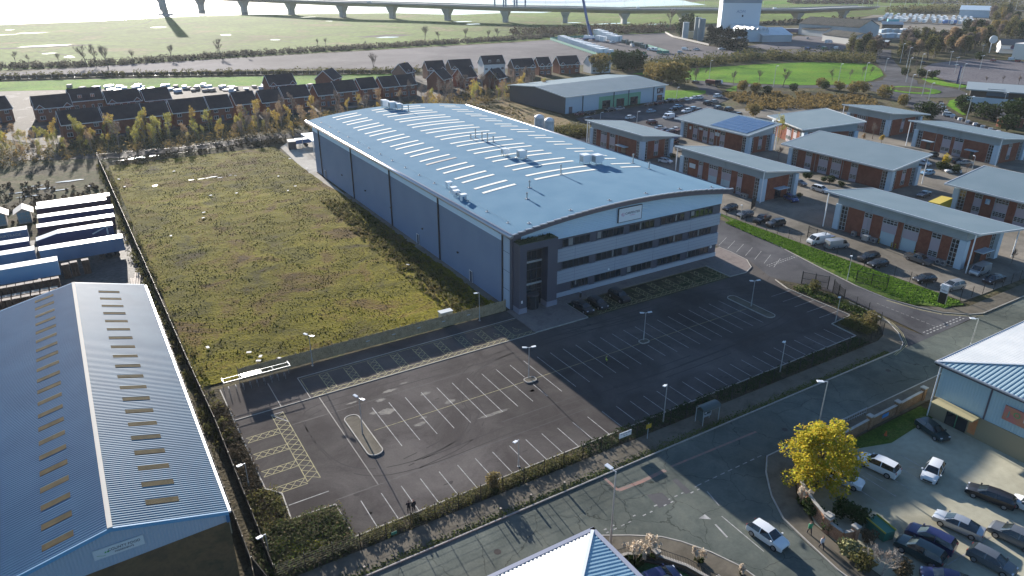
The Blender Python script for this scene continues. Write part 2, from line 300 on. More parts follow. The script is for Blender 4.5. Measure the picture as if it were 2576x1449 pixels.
# meadow: uneven grid
mb = MB(); nx, ny = 84, 244; X0, Y0, DX = 8.3, 96.2, .585
def mh(x, y):
    e = min(1, (x-8)/2, (58.2-x)/2.2 if y < 202 else 1, (y-96)/2); e = max(e, 0)
    return .02+e*(.05+.10*noise.noise(Vector((x*.35, y*.35, 0)))+.10*abs(noise.noise(Vector((x*1.1, y*1.1, 3))))+.05*noise.noise(Vector((x*.09, y*.09, 7))))
def edge(y): return 57.6 if y < 172 else max(56.2, 57.6-(y-172)*.1)
for j in range(ny):
    y = Y0+j*DX*(1.0)
    for i in range(nx):
        x = X0+(edge(y)-X0)*i/(nx-1); mb.v.append((x, y, mh(x, y)))
for j in range(ny-1):
    for i in range(nx-1): a = j*nx+i; mb.f.append((a, a+1, a+nx+1, a+nx)); mb.m.append(0)
o = obj('meadow', mb, M_meadow, smooth=True); tag(o, kind='structure')
# apron beside the factory
ground('concrete_apron', [(57.5, 172), (56.2, 186), (55.9, 206), (57.6, 236.3), (65.7, 248), (85, 250), (110, 240), (110, 200), (58, 200)], .03, M_conc2)
ground('wall_path', rect(57.0, 58.5, 95.5, 176), .05, M_conc)
# car park and forecourt
ground('car_park', [(10.6, 86), (10.6, 69.8), (12, 68), (11.7, 63.6), (16.4, 63.3), (16.5, 57.5), (100.5, 58.3), (100.8, 63), (106.3, 63.4), (106.3, 76.5), (107.5, 80), (111, 74.5), (112, 71), (121, 67), (123.2, 95), (126, 116), (118, 116), (111.3, 98), (110, 89), (106, 85.5), (68, 85.6), (57.4, 85.6), (57.4, 95), (10.6, 94.5)], 0, M_asph)
ground('access_road', [(110.2, 52.2), (111.6, 62.8), (111.8, 66.8), (112.6, 73.7), (110.2, 76.3), (108.2, 82), (111.5, 90), (112, 98), (118, 116), (126, 116), (124.6, 102.7), (123.4, 95.2), (120.1, 80.2), (118.2, 70.3), (118, 63.9), (119.3, 59.2), (120.9, 55.8), (124, 53.2), (126.6, 52), (102.4, 51.7), (104.8, 52.9), (107.6, 55.5), (109.7, 58.5)], .006, M_acc)
ground('forecourt', [(57.4, 95.2), (57.4, 85.8), (67.9, 85.8), (67.9, 92), (101.6, 92), (101.6, 85.8), (105.8, 85.6), (108.7, 87), (110.9, 90), (111.5, 94.8), (111.4, 98), (107, 98), (107, 94.9), (57.4, 94.9)], .1, M_pave2, thick=.12)
ground('main_road', rect(-80, 420, 44.5, 51.8), -.004, M_road)
ground('side_road', [(38.1, 44.6), (40.9, 42.8), (43.6, 41), (44.9, 39.4), (46.4, 36.7), (47.5, 33.8), (48.1, 28), (48, -40), (55, -40), (55.1, 28.5), (55.6, 32.3), (56.4, 36.1), (58.2, 39.3), (59.2, 40.5), (61.2, 42.6), (63.5, 44.6)], -.002, M_road)
ground('pavement', [(-80, 51.9), (102.4, 51.9), (104.6, 52.9), (107.4, 55.5), (109.4, 58.5), (110.5, 62.9), (110.8, 66.8), (109.3, 66), (108.6, 61), (107, 58.2), (104.5, 56), (102, 55.3), (-80, 55.3)], .11, M_pave, thick=.14)
ground('pavement', [(-80, 44.3), (38.1, 44.3), (40.7, 42.7), (43.4, 40.8), (44.7, 39.2), (46.1, 36.7), (47.3, 33.8), (47.8, 28), (47.7, -40), (44, -40), (44.5, 28), (43.3, 33.5), (42, 37), (39.5, 39.6), (36, 41.3), (-80, 41.3)], .11, M_pave, thick=.14)
ground('pavement', [(420, 44.3), (63.7, 44.3), (61.3, 42.4), (59.4, 40.3), (58.4, 39.2), (56.6, 36.1), (55.9, 32.3), (55.3, 28.5), (55.3, -40), (58, -40), (58, 30), (58.5, 34), (60.5, 37.6), (63, 40), (66, 41.3), (420, 41.3)], .11, M_pave, thick=.14)
ground('pavement', [(420, 52), (126.8, 52.1), (124.3, 53.3), (121.2, 56), (119.6, 59.3), (121.6, 58), (124, 56), (127, 54.8), (420, 55)], .11, M_pave, thick=.14)
ground('verge', [(118.4, 64), (119.8, 60.3), (122.5, 57.5), (127.2, 55.6), (128.2, 60), (128.2, 82), (128.3, 100), (128.6, 115), (125.2, 104), (123.8, 95), (120.5, 80), (118.6, 70)], .12, M_verge, thick=.14)
# shrub beds
ground('planting_bed', [(16.7, 57.3), (100.7, 58.1), (101, 62.8), (106.5, 63.2), (106.5, 76), (108, 80), (110.5, 76), (111.2, 73), (110.5, 67), (109, 61), (107, 58.3), (104, 56), (102, 55.4), (4, 55.4), (4, 96), (10.4, 94.5), (10.4, 69.8), (11.8, 68), (11.5, 63.3), (16.3, 63.1)], .08, M_dirt, thick=.1)
mb = MB()
def kerb(pts, w=.14, z=.13):
    P = [Vector((p[0], p[1], z-.08)) for p in pts]
    for a, b in zip(P, P[1:]): mb.bar(a, b, w, .17)
kerb([(16.4, 57.4), (100.6, 58.2), (100.9, 62.9), (106.4, 63.3), (106.4, 76.2), (107.8, 80.2)]); kerb([(10.5, 94), (10.5, 69.8), (11.9, 68), (11.6, 63.4), (16.4, 63.2), (16.4, 57.4)])
kerb([(57.4, 85.7), (67.9, 85.7), (67.9, 92)]); kerb([(101.6, 92), (101.6, 85.7), (105.8, 85.5), (108.8, 86.9), (111, 90), (111.6, 94.8), (111.5, 98)])
kerb([(-80, 51.85), (102.5, 51.85), (104.7, 52.8), (107.5, 55.4), (109.6, 58.4), (110.7, 62.9), (111, 66.8)]); kerb([(-80, 44.4), (38.1, 44.4), (40.8, 42.8), (43.5, 40.9), (44.8, 39.3), (46.3, 36.7), (47.4, 33.8), (48, 28), (48, -40)])
kerb([(420, 44.4), (63.6, 44.4), (61.2, 42.5), (59.3, 40.4), (58.3, 39.2), (56.5, 36.1), (55.8, 32.3), (55.2, 28.5), (55.1, -40)]); kerb([(420, 51.9), (126.6, 52), (124, 53.1), (120.9, 55.8), (119.3, 59.2), (118, 64), (118.3, 70.3), (120.2, 80), (123.5, 95), (124.8, 103)])
kerb([(10.6, 85.5), (57.4, 85.6)], .12, .06)
kerb([(16.6, 92.4), (16.6, 85.6)], .1, .05); kerb([(20.6, 91.7), (20.6, 85.6)], .1, .05); kerb([(20.6, 91.7), (57.4, 91.9)], .1, .05)
def island(pts, m=M_pave):
    ground('traffic_island', pts, .12, m, thick=.13); kerb(pts+[pts[0]], .13, .15)
def rr(x0, x1, y0, y1, r, n=4): return arc(x1-r, y1-r, r, r, 0, 90, n)+arc(x0+r, y1-r, r, r, 90, 180, n)+arc(x0+r, y0+r, r, r, 180, 270, n)+arc(x1-r, y0+r, r, r, 270, 360, n)
island(rr(22.7, 24.6, 69.1, 78.7, .85)); island(rr(47.9, 49.6, 73.4, 74.6, .4)); island(rr(69.5, 71.1, 73.8, 74.9, .4)); island(rr(93.7, 95.6, 69.6, 79.4, .85))
obj('kerbs', mb, M_kerb); tag(bpy.data.objects['kerbs'], kind='structure')
# units' yard, retail yard, roads further off
ground('units_yard', [(128.6, 56.5), (270, 54), (275, 200), (210, 215), (160, 205), (128.7, 205), (128.4, 116), (128.4, 82)], -.01, M_conc)
ground('wild_grass', [q(1, 3, 0, 1020), (110, 260), (110, 196), (136, 196), (140, 205), (160, 215), (168, 236), (168, 275), (120, 285)], .0, gmat('straw_grass', [(.14, .1, .05), (.2, .15, .08), (.1, .09, .035)], .12, 1.5, bump=1, bsc=1.5))
ground('retail_car_park', [q(1, 3, 640, 1190), q(1, 3, 1520, 1018), q(1, 3, 1640, 990), q(1, 3, 1900, 940), q(1, 3, 2000, 985), q(1, 3, 2160, 1010), q(1, 3, 2060, 1050), q(1, 3, 2330, 1190), q(1, 4, 0, 1300), q(1, 3, 1640, 1400), q(1, 3, 1000, 1300), q(1, 3, 700, 1230)], .0, M_acc)
ground('lawn', [q(1, 3, 1200, 740), q(1, 3, 1800, 690), q(1, 3, 2576, 640), q(1, 4, 450, 625), q(1, 4, 1040, 640), q(1, 4, 1135, 700), q(1, 4, 1165, 760), q(1, 4, 1050, 810), q(1, 4, 800, 850), q(1, 4, 300, 855), q(1, 3, 2300, 835), q(1, 3, 1700, 800)], .01, M_lawn)
ground('lawn', [q(1, 3, 1530, 910), q(1, 3, 1950, 910), q(1, 3, 1950, 940), q(1, 3, 1720, 990), q(1, 3, 1520, 1005)], .012, M_lawn)
ground('lawn', [q(1, 3, 2150, 900), q(1, 3, 2260, 860), q(1, 3, 2260, 920), q(1, 3, 2200, 950)], .012, M_lawn)
ground('retail_road', ribbon(smoothpath([q(1, 3, 1850, 815), q(1, 3, 2250, 850), q(1, 4, 200, 872), q(1, 4, 700, 868), q(1, 4, 1050, 845), q(1, 4, 1300, 800)], 4), 8), .002, M_acc)
ground('retail_road', ribbon(smoothpath([q(1, 3, 1900, 830), q(1, 3, 1990, 900), q(1, 3, 2080, 980), q(1, 3, 2000, 1020)], 4), 9), .004, M_acc)
ground('retail_road', ribbon(smoothpath([q(1, 4, 1170, 500), q(1, 4, 1170, 600), q(1, 4, 1230, 680), q(1, 4, 1330, 800), q(1, 4, 1300, 900), q(1, 4, 1400, 980), q(1, 4, 1560, 1060), q(1, 4, 1700, 1150), q(1, 4, 2000, 1260), q(1, 4, 2576, 1440)], 4), [9]*4+[11]*8+[16]*13+[13]*12), .0, M_acc)
rc = q(1, 4, 1470, 905)
ground('roundabout', arc(rc.x, rc.y, 22), .003, M_acc)
ground('roundabout_island', arc(rc.x-1, rc.y, 12), .14, M_lawn, thick=.15); ground('roundabout_bed', arc(rc.x-1, rc.y+.5, 8), .17, M_dirt)
ground('lawn', [q(1, 4, 1540, 790), q(1, 4, 1680, 775), q(1, 4, 1800, 830), q(1, 4, 2060, 870), q(1, 4, 1950, 885), q(1, 4, 1750, 860), q(1, 4, 1620, 830)], .02, M_lawn)
ground('lawn', [q(1, 4, 1800, 1060), q(1, 4, 1830, 1010), q(1, 4, 1960, 980), q(1, 4, 1990, 1040), q(1, 4, 1880, 1070), q(1, 4, 2000, 1150), q(1, 4, 1960, 1160)], .02, M_lawn)
ground('retail_car_park', [q(1, 4, 1560, 680), q(1, 4, 1650, 640), q(1, 4, 2050, 590), q(1, 4, 2576, 620), q(1, 4, 2700, 700), q(1, 4, 2700, 900), q(1, 4, 2100, 868), q(1, 4, 1850, 825), q(1, 4, 1690, 770)], .01, gmat('pale_retail_asphalt', [(.11, .1, .105), (.14, .13, .135)], .05, .8, rough=.75))
ground('retail_car_park', [q(1, 4, 1990, 1060), q(1, 4, 2576, 1060), q(1, 4, 2700, 1250), q(1, 4, 2200, 1190)], .012, M_acc)
ground('depot_yard', [q(1, 4, 150, 400), q(1, 4, 300, 360), q(1, 4, 700, 380), q(1, 4, 900, 480), q(1, 4, 0, 500), q(1, 3, 2350, 470)], .012, M_grav)
ground('lorry_yard', [q(1, 4, 860, 210), q(1, 4, 1060, 150), q(1, 4, 2200, 160), q(1, 4, 2300, 280), q(1, 4, 1500, 400), q(1, 4, 1130, 390)], .012, M_conc)
ground('motorway', ribbon([q(1, 4, 1100, 60), q(1, 4, 1500, 72), q(1, 4, 1900, 66), q(1, 4, 2600, 58)], 22), .0, M_conc)
ground('slip_road', ribbon([q(1, 4, 1250, 20), q(1, 4, 1900, 50), q(1, 4, 2600, 110)], 10), .0, M_conc)
ground('distant_car_park', [q(1, 4, 1650, 5), q(1, 4, 2600, 5), q(1, 4, 2600, 45), q(1, 4, 1650, 38)], .0, M_conc)
ground('distant_field', [q(1, 3, 2300, 40), q(1, 3, 2560, 10), q(1, 4, 300, 5), q(1, 4, 330, 30), q(1, 4, 0, 45)], .0, M_lawn)
# lower right shop yards
ground('shop_car_park', [(58.2, -20), (58.2, 30), (58.8, 34), (62, 38), (66, 40.9), (78, 41), (90, 40), (90, -20)], 0, gmat('shop_yard_concrete', [(.25, .24, .18), (.32, .305, .23), (.36, .345, .26)], .08, 2.5, rough=1, bump=.08, bsc=8, big=.04, cracks=0))
ground('shop_lawn', [(74, 39.8), (74, 41.1), (90, 41.1), (90, 38.6), (84, 38.5), (79, 38.2)], .02, M_verge)
ground('shop_lawn', [(20, 41.2), (36, 41.2), (39.3, 39.5), (41.8, 37), (43, 33.5), (44, 27), (44, -20), (20, -20)], .02, gmat('shade_toned_lawn', [(.03, .08, .03), (.05, .11, .04)], .3, 3))  # lawn green darkened and cooled so its colour carries the shade
ground('left_yard', [(-80, 110), (6.3, 110), (6.3, 175), (-80, 185)], .0, gmat('grimy_yard', [(.06, .058, .055), (.1, .095, .085)], .2, 1.5, rough=.7))
ground('shed_yard', [(-60, 40.9), (6.2, 40.9), (6.2, 62), (-60, 62)], .0, gmat('shed_yard_concrete', [(.1, .12, .12), (.15, .165, .16)], .15, 2, rough=.8))

ground('service_path', rect(6.4, 7.9, 44, 57.5), .06, M_conc2)
# ---------- painted markings ----------
wm, ym = MB(), MB()
def mark(m, a, b, w=.1, z=.008):
    a = Vector((a[0], a[1])); b = Vector((b[0], b[1])); d = (b-a).normalized(); n = Vector((-d.y, d.x))*w/2
    m.quad((*(a-n), z), (*(b-n), z), (*(b+n), z), (*(a+n), z))
def hatch(m, a, b, w, n, z=.008, side=True):
    a = Vector((a[0], a[1])); b = Vector((b[0], b[1])); d = (b-a); nn = Vector((-d.y, d.x)).normalized()*w/2
    if side: mark(m, a-nn, b-nn, .1, z); mark(m, a+nn, b+nn, .1, z)
    for k in range(n):
        p, r = a+d*k/n, a+d*(k+1)/n; mark(m, p-nn, r+nn, .09, z+.004); mark(m, p+nn, r-nn, .09, z+.008)
def chair_symbol(m, x, y, s=1.0, z=.008):
    pts = [(x+math.cos(R(a))*.42*s-.05, y-.1+math.sin(R(a))*.42*s) for a in range(120, 400, 28)]
    for a, b in zip(pts, pts[1:]): mark(m, a, b, .09, z)
    for a, b in [((0, .75), (0, .15)), ((0, .5), (.35, .5)), ((0, .15), (.42, .15)), ((.42, .15), (.62, -.35)), ((.62, -.35), (.8, -.28))]: mark(m, (x+a[0]*s, y+a[1]*s), (x+b[0]*s, y+b[1]*s), .1, z+.004)
    ground_pts = arc(x, y+.95*s, .12, .12, 0, 360, 8); m.quad(*[(p[0], p[1], z) for p in ground_pts])
for k in range(11):      # bays under the timber fence
    x = 24.1+k*3.66; 
    if x > 57: break
    hatch(ym, (x, 91.0), (x, 86.7), 1.2, 4)
for k in range(3): chair_symbol(ym, 55.2-k*3.66, 88.2)
hatch(ym, (21, 86.2), (57.3, 86.2), .9, 32)
mark(ym, (20.9, 91.2), (57, 91.5), .08); mark(ym, (20.9, 91.2), (20.9, 86.6), .08)
for k in range(28):      # middle double row
    x = 26.9+k*2.4
    if abs(x-48.1) < 1.3: mark(wm, (x, 79.1), (x, 75.1)); mark(wm, (x, 72.9), (x, 69.2)); continue
    if abs(x-70.3) < 1.3 : mark(wm, (x, 79.1), (x, 75.3)); mark(wm, (x, 73.2), (x, 69.2)); continue
    mark(wm, (x, 79.1), (x, 69.2))
mark(ym, (25.2, 74.05), (47.7, 74.05), .09, .012); mark(ym, (49.8, 74.05), (69.3, 74.2), .09, .012); mark(ym, (71.3, 74.2), (93.5, 74.3), .09, .012)
for k in range(34): mark(wm, (19+k*2.4, 62.4), (19+k*2.4, 57.7))
for k in range(5): mark(wm, (101.2, 75.5-k*2.5), (106.2, 75.5-k*2.5), .09)
for k in range(7): mark(wm, (112.6, 99-k*2.4), (117.5, 101.5-k*2.4), .09)
hatch(ym, (15.7, 84.2), (15.7, 68.6), 1.5, 13); mark(wm, (14.9, 84.3), (16.5, 84.3), .12); mark(wm, (14.9, 84.3), (16.5, 81.6), .12, .03)
for y in (80.2, 76.4, 72.6, 68.9): hatch(ym, (10.9, y), (14.9, y), 1.15, 4)
mark(wm, (12, 65.8), (16.5, 65.8), .13)
for k in range(9):       # bays in front of the offices
    x = 71.6+k*3.66; z = .008
    hatch(ym, (x, 91.2), (x, 86.9), 1.2, 4, z)
    if k > 1: chair_symbol(ym, x-1.85, 88.4, 1, z)
hatch(ym, (70.5, 86.35), (101.4, 86.35), .8, 27); mark(ym, (70.5, 91.8), (101.5, 91.8), .08); mark(ym, (68.1, 86), (68.1, 91), .08)
for k in range(14): mark(wm, (112.2+k*.72, 86.0+k*.05), (112.2+k*.72+.4, 86.03+k*.05), .16); mark(wm, (112.2+k*.72, 85.4+k*.05), (112.2+k*.72+.4, 85.43+k*.05), .16)
for k in range(12): mark(wm, (111+k*.95, 53.3), (111.5+k*.95, 53.3), .2); mark(wm, (111+k*.95, 52.7), (111.5+k*.95, 52.7), .2)
for k in range(12): mark(wm, (118.4-k*.1, 80-k*1.6) if False else (114.8, 64-k*.9), (114.8, 63.4-k*.9), .08)
for k in range(14):      # worn give way line of the side road
    x = 39+k*1.0; r1, r2 = random.random(), random.random()
    if r1 > .3: mark(wm, (x+r2*.2, 44.85), (x+.3+r1*.2, 44.85), .16, .006)
    if r2 > .4: mark(wm, (x, 44.35), (x+.2+r2*.3, 44.37), .14, .006)
for k in range(9): mark(wm, (52.5+k*1.25, 44.9), (53.2+k*1.25, 44.9), .12, .006)
mark(wm, (52.8, 43.6), (52.2, 41.2), .13, .006); mark(wm, (51.2, 39.9), (51, 34), .12, .006)
a, b = q(4, 3, 2040, 930), q(4, 3, 2160, 1060); mark(wm, a, b, .2, .006)
t1, t2, t3 = q(4, 3, 1935, 830), q(4, 3, 1870, 872), q(4, 3, 2000, 880); wm.quad((t1.x, t1.y, .006), (t2.x, t2.y, .006), (t3.x, t3.y, .006))
for off in (.35, .6):    # double yellow lines
    for pts in ([(40.9, 42.8), (43.6, 41), (44.9, 39.4), (46.4, 36.7), (47.5, 33.8), (48.0, 28), (48, 5)], [(63.6, 44.6), (61.2, 42.8), (59.2, 40.6), (58.2, 39.3), (56.4, 36.1), (55.6, 32.3), (55.1, 28.5), (55, 5)], [(100, 51.7), (104.6, 52.7), (107.5, 55.3), (109.6, 58.4), (110.7, 63)], [(126, 52), (123.6, 53.3), (120.7, 55.7), (119, 59.2), (117.9, 64)]):
        for a, b in zip(pts, pts[1:]):
            a, b = Vector(a), Vector(b); d = (b-a).normalized(); n = Vector((-d.y, d.x))
            s = 1 if pts[0][0] in (63.6,) else -1
            if pts[0][0] in (100,): s = -1
            if pts[0][0] in (126,): s = 1
            mark(ym, a+n*s*off, b+n*s*off, .12, .012)
for k in range(8): mark(wm, (60.2+k*2.5, 36.2), (60.2+k*2.5, 32), .09) if k not in (0,) else None
for a, b in [((4, 4, 1660, 880), (4, 4, 2090, 1160)), ((4, 4, 1960, 1255), (4, 4, 2240, 1050)), ((4, 4, 1800, 1340), (4, 4, 2080, 1160)), ((4, 4, 2160, 1040), (4, 4, 2569, 1260)), ((4, 4, 1870, 1210), (4, 4, 2300, 1449)), ((4, 4, 980, 410), (4, 4, 1150, 500)), ((4, 4, 1410, 350), (4, 4, 1510, 375)), ((4, 4, 2440, 890), (4, 4, 2569, 960))]: mark(wm, q(*a), q(*b), .1)
for k in range(10): a = q(1, 3, 1900+k*45, 1040+k*22); mark(wm, a, a+Vector((4.2, 1.5, 0)), .1, .012)
wo = obj('white_road_markings', wm, M_white); tag(wo, kind='structure'); yo = obj('yellow_road_markings', ym, M_yel); tag(yo, kind='structure')
rm = MB(); pr = [q(4, 3, 925, 462), q(4, 3, 1065, 590), q(4, 3, 1300, 500), q(4, 3, 1540, 385)]
rm.quad(*[(p[0], p[1], .004) for p in ribbon(pr[:2], .35)]); rm.quad(*[(p[0], p[1], .003) for p in ribbon(pr[1:], .5)]); rm.quad(*[(p[0], p[1], .003) for p in ribbon([q(4, 3, 1600, 350), q(4, 3, 2450, 0)], .3)])
tag(obj('red_road_markings', rm, M_red), kind='structure')
pm = MB()
pm.quad(*[(p.x, p.y, .003) for p in [q(4, 3, 1610, 490), q(4, 3, 1650, 468), q(4, 3, 1800, 602), q(4, 3, 1745, 628)]][::-1])
pm.quad(*[(p.x, p.y, .003) for p in [q(4, 3, 1352, 635), q(4, 3, 1505, 612), q(4, 3, 1608, 712), q(4, 3, 1480, 768)]][::-1])
for x0, x1, y0, y1 in [(21.6, 21.72, 64, 85.2), (53.9, 54.0, 77, 85.3), (16.6, 100, 63.9, 63.95), (16.6, 53, 80.7, 80.74), (40, 104, 67.2, 67.25), (78.2, 78.3, 63, 85)]: pm.box(x0, x1, y0, y1, .0, .005)
tag(obj('asphalt_patches', pm, M_patch), kind='structure')
tm = MB()
for pts in ([(26, 66), (33, 67.5), (37, 71), (38.5, 76), (43, 81), (52, 83)], [(27, 65), (34, 66.2), (38.6, 70), (40.3, 75.5), (44.5, 79.8), (53, 81.6)], [(18, 75), (20, 68), (27, 65), (45, 65.5), (70, 65.2), (95, 66)], [(18, 76), (19, 82), (28, 83), (50, 82.5), (80, 82.8)], [(60, 84), (75, 81.5), (92, 82.5), (104, 78)], [(62, 66.5), (80, 66.8), (97, 68.5), (100, 74), (104, 80), (111, 84)]):
    sp = smoothpath(pts, 6)
    for o_ in (-.75, .75):
        P2 = [(a[0], a[1]+o_) for a in sp]
        for a, b in zip(P2, P2[1:]):
            if random.random() < .8: mark(tm, a, b, .16, .003)
for x, y in ((33, 66), (58, 66.2), (84, 81.4), (45, 83.2), (88, 66), (19, 63.7), (66.5, 83.5), (28, 48), (70, 47), (95, 49)): tm.quad(*[(a, b, .0035) for a, b in arc(x, y, .38, .38, 0, 360, 12)])
for k in range(60): x, y = random.uniform(18, 99), random.choice((60, 60.5, 71.5, 76.5)); tm.quad(*[(a, b, .0032) for a, b in blob(x, y, random.uniform(.15, .5), random.uniform(.1, .35), 9)])
tag(obj('tyre_marks', tm, mat('tyre_mark', (.066, .06, .057), 1, spec=.02)), kind='structure')
sm = MB()
for x, y, rx, ry in [(30.5, 81.8, 1.3, .35), (28.6, 80.2, .8, .35), (28.1, 77.2, 1.1, .7), (26.6, 77.8, .5, .4), (33, 82.6, .6, .2), (34.5, 78.5, .8, .4), (30.8, 72.3, .9, .4), (31.8, 73.4, .6, .25), (25, 81.6, .9, .2), (36.5, 75, .8, .5), (40, 69.4, 2.5, .3)]:
    sm.quad(*[(p[0], p[1], .004) for p in blob(x, y, rx, ry, 22)])
tag(obj('lichen_stains', sm, mat('pale_lichen_stain', (.15, .14, .12), .9, col2=(.09, .085, .08), sc=1.5)), kind='structure')
# ---------- building materials ----------
M_roofL = wave(mat('pale_blue_roof_sheet', (.105, .205, .29), 1, .0, col2=(.125, .23, .315), sc=.2, spec=.05), 'Y', .45, .5, .05)
M_rlite = mat('translucent_rooflight', (.66, .65, .57), .9, col2=(.74, .72, .62), sc=.3)
M_rlold = mat('weathered_rooflight', (.34, .31, .26), .5)
M_grey = wave(mat('dark_blue_grey_cladding', (.14, .2, .31), .6, .0, col2=(.155, .22, .33), sc=.2), 'Y', .3, .6, .06)
M_pale = wave(mat('pale_cladding', (.5, .66, .82), .6, .0, col2=(.53, .68, .84), sc=.2), 'Y', .3, .4, .04)
M_paleh = wave(mat('pale_horizontal_cladding', (.42, .56, .7), .6, .0, col2=(.45, .59, .72), sc=.2), 'Z', .33, .9, .07)
M_band = mat('silver_grey_panel', (.27, .3, .36), .6, .0, col2=(.3, .33, .385), sc=.15)
M_char = mat('charcoal_panel', (.055, .06, .085), .6, .0, col2=(.065, .07, .095), sc=.3)
M_fas = mat('dark_fascia', (.10, .095, .12), .35, .3)
M_gut = mat('silver_gutter', (.5, .48, .5), .3, .6)
M_glass = mat('dark_glass', (.02, .025, .03), .06, spec=.9)
M_int = mat('office_interior', (.2, .18, .15), .8, col2=(.06, .055, .05), sc=1.2)
M_frame = mat('dark_window_frame', (.05, .055, .07), .5)
M_wht = mat('white_panel', (.66, .68, .7), .45)
M_gal = mat('galvanised_steel', (.42, .44, .45), .4, .6, col2=(.34, .35, .36), sc=2)
M_ink = mat('dark_ink', (.03, .03, .05), .6); M_mag = mat('magenta_print', (.42, .12, .3), .6)
M_dpipe = mat('dark_downpipe', (.03, .032, .04), .5)
M_steelw = mat('brushed_rail', (.55, .58, .6), .3, .6)
# ---------- main factory ----------
FX0, FX1, FY0, FY1 = 58.4, 107.0, 95.0, 201.0
def zr(x): return 14.25+2.0*(1-((x-82.6)/25.4)**2)
F = thing('factory_building', 'large factory and offices with curved pale blue roof and three storeys of strip windows', 'factory', (FX0, FY0, 0))
mb = MB(); nx = 36; xs = [57.3+(108.0-57.3)*i/nx for i in range(nx+1)]
for i in range(nx):
    a, b = xs[i], xs[i+1]; mb.quad((a, 93.4, zr(a)), (b, 93.4, zr(b)), (b, 202.4, zr(b)), (a, 202.4, zr(a)))
    mb.quad((a, 93.4, zr(a)-.1), (a, 202.4, zr(a)-.1), (b, 202.4, zr(b)-.1), (b, 93.4, zr(b)-.1))
roof = obj('roof', mb, M_roofL, F, smooth=True)
mb = MB()
for i in range(nx):      # front verge: silver cap on dark fascia, then the soffit
    a, b = xs[i], xs[i+1]
    for y0, y1, d in ((93.15, 93.42, .0),): mb.prism([(a, y0), (b, y0), (b, y1), (a, y1)], zr(a)-.05, zr(a)+.13)
cap = obj('verge_cap', mb, M_gut, F)
mb = MB()
for i in range(nx):
    a, b = xs[i], xs[i+1]; i0 = len(mb.v); za, zb = zr(a), zr(b)
    mb.quad((a, 93.25, za-.85), (b, 93.25, zb-.85), (b, 93.25, zb-.05), (a, 93.25, za-.05))
    mb.quad((a, 93.25, za-.85), (a, 95.1, za-.75), (b, 95.1, zb-.75), (b, 93.25, zb-.85))
obj('fascia', mb, M_fas, F); mb = MB()
for i in range(nx): a, b = xs[i], xs[i+1]; za, zb = zr(a), zr(b); mb.quad((a, 202.5, za-.1), (b, 202.5, zb-.1), (b, 202.5, zb-.7), (a, 202.5, za-.7))
obj('fascia', mb, M_fas, F)
mb = MB(); mb.tube([(57.35, 93.2, 14.02), (57.35, 202.5, 14.02)], .42, 14); obj('gutter', mb, M_gut, F, smooth=True)
mb = MB(); mb.tube([(108.0, 93.3, 14.0), (108.0, 202.5, 14.0)], .4, 10); obj('gutter', mb, M_fas, F, smooth=True)
mb = MB(); mb.box(57.6, 58.35, 93.4, 202, 13.9, 13.97); mb.box(57.25, 57.6, 93.35, 202.4, 14.36, 14.44); obj('soffit', mb, M_fas, F)
mb = MB(); mb.box(58.4, 58.6, 97.5, 201, .0, 11.7); mb.box(58.6, 107, 200.8, 201, 0, 11.7); mb.box(106.8, 107, 96, 200.8, 0, 11.7); obj('wall', mb, M_grey, F)
mb = MB(); mb.box(58.36, 58.6, 97.5, 201, 11.7, 14.1); mb.box(106.8, 107.02, 96, 200.8, 11.7, 14)
for i in range(nx):
    a, b = max(xs[i], 58.6), min(xs[i+1], 107)
    if b > a: mb.quad((b, 201.02, 11.7), (a, 201.02, 11.7), (a, 201.02, zr(a)-.1), (b, 201.02, zr(b)-.1))
obj('eaves_band', mb, M_pale, F)
# front: ribbed top panel, window bands, silver bands
mb = MB()
for i in range(nx):
    a, b = max(xs[i], 60.1), min(xs[i+1], 107)
    if b > a: mb.prism([(a, 94.75), (b, 94.75), (b, 95.2), (a, 95.2)], 11.2, [0]*0 or zr(a)-.7)
obj('upper_panel', mb, M_paleh, F)
def zprism(): pass
mb = MB()
for z0, z1 in ((6.9, 9.25), (2.74, 5.15)):
    mb.box(66.2, 107.05, 94.7, 95.1, z0, z1)
obj('panel_band', mb, M_band, F)
mb = MB(); mb.box(66.2, 107.05, 94.78, 95.1, .1, .9); obj('plinth', mb, mat('pale_plinth', (.38, .4, .44), .7), F)
mb = MB(); mb.box(66.2, 107, 94.95, 95.2, .9, 2.74); mb.box(66.2, 107, 94.95, 95.2, 5.15, 6.9); mb.box(66.2, 107, 94.95, 95.2, 9.25, 11.2); obj('window_band', mb, M_char, F)
mb = MB()
for z in (7.5, 8.1, 8.7, 3.3, 3.9, 4.5): mb.box(66.2, 107.05, 94.69, 94.7, z, z+.025)
for x in (71.4, 80.6, 89.8, 99): 
    for z0, z1 in ((6.9, 9.25), (2.74, 5.15)): mb.box(x, x+.03, 94.688, 94.7, z0, z1)
obj('panel_joints', mb, M_char, F)
wx = [(68.8, 74.7), (76.2, 82.3), (83.7, 89.7), (91.3, 97.3), (98.9, 104.9)]
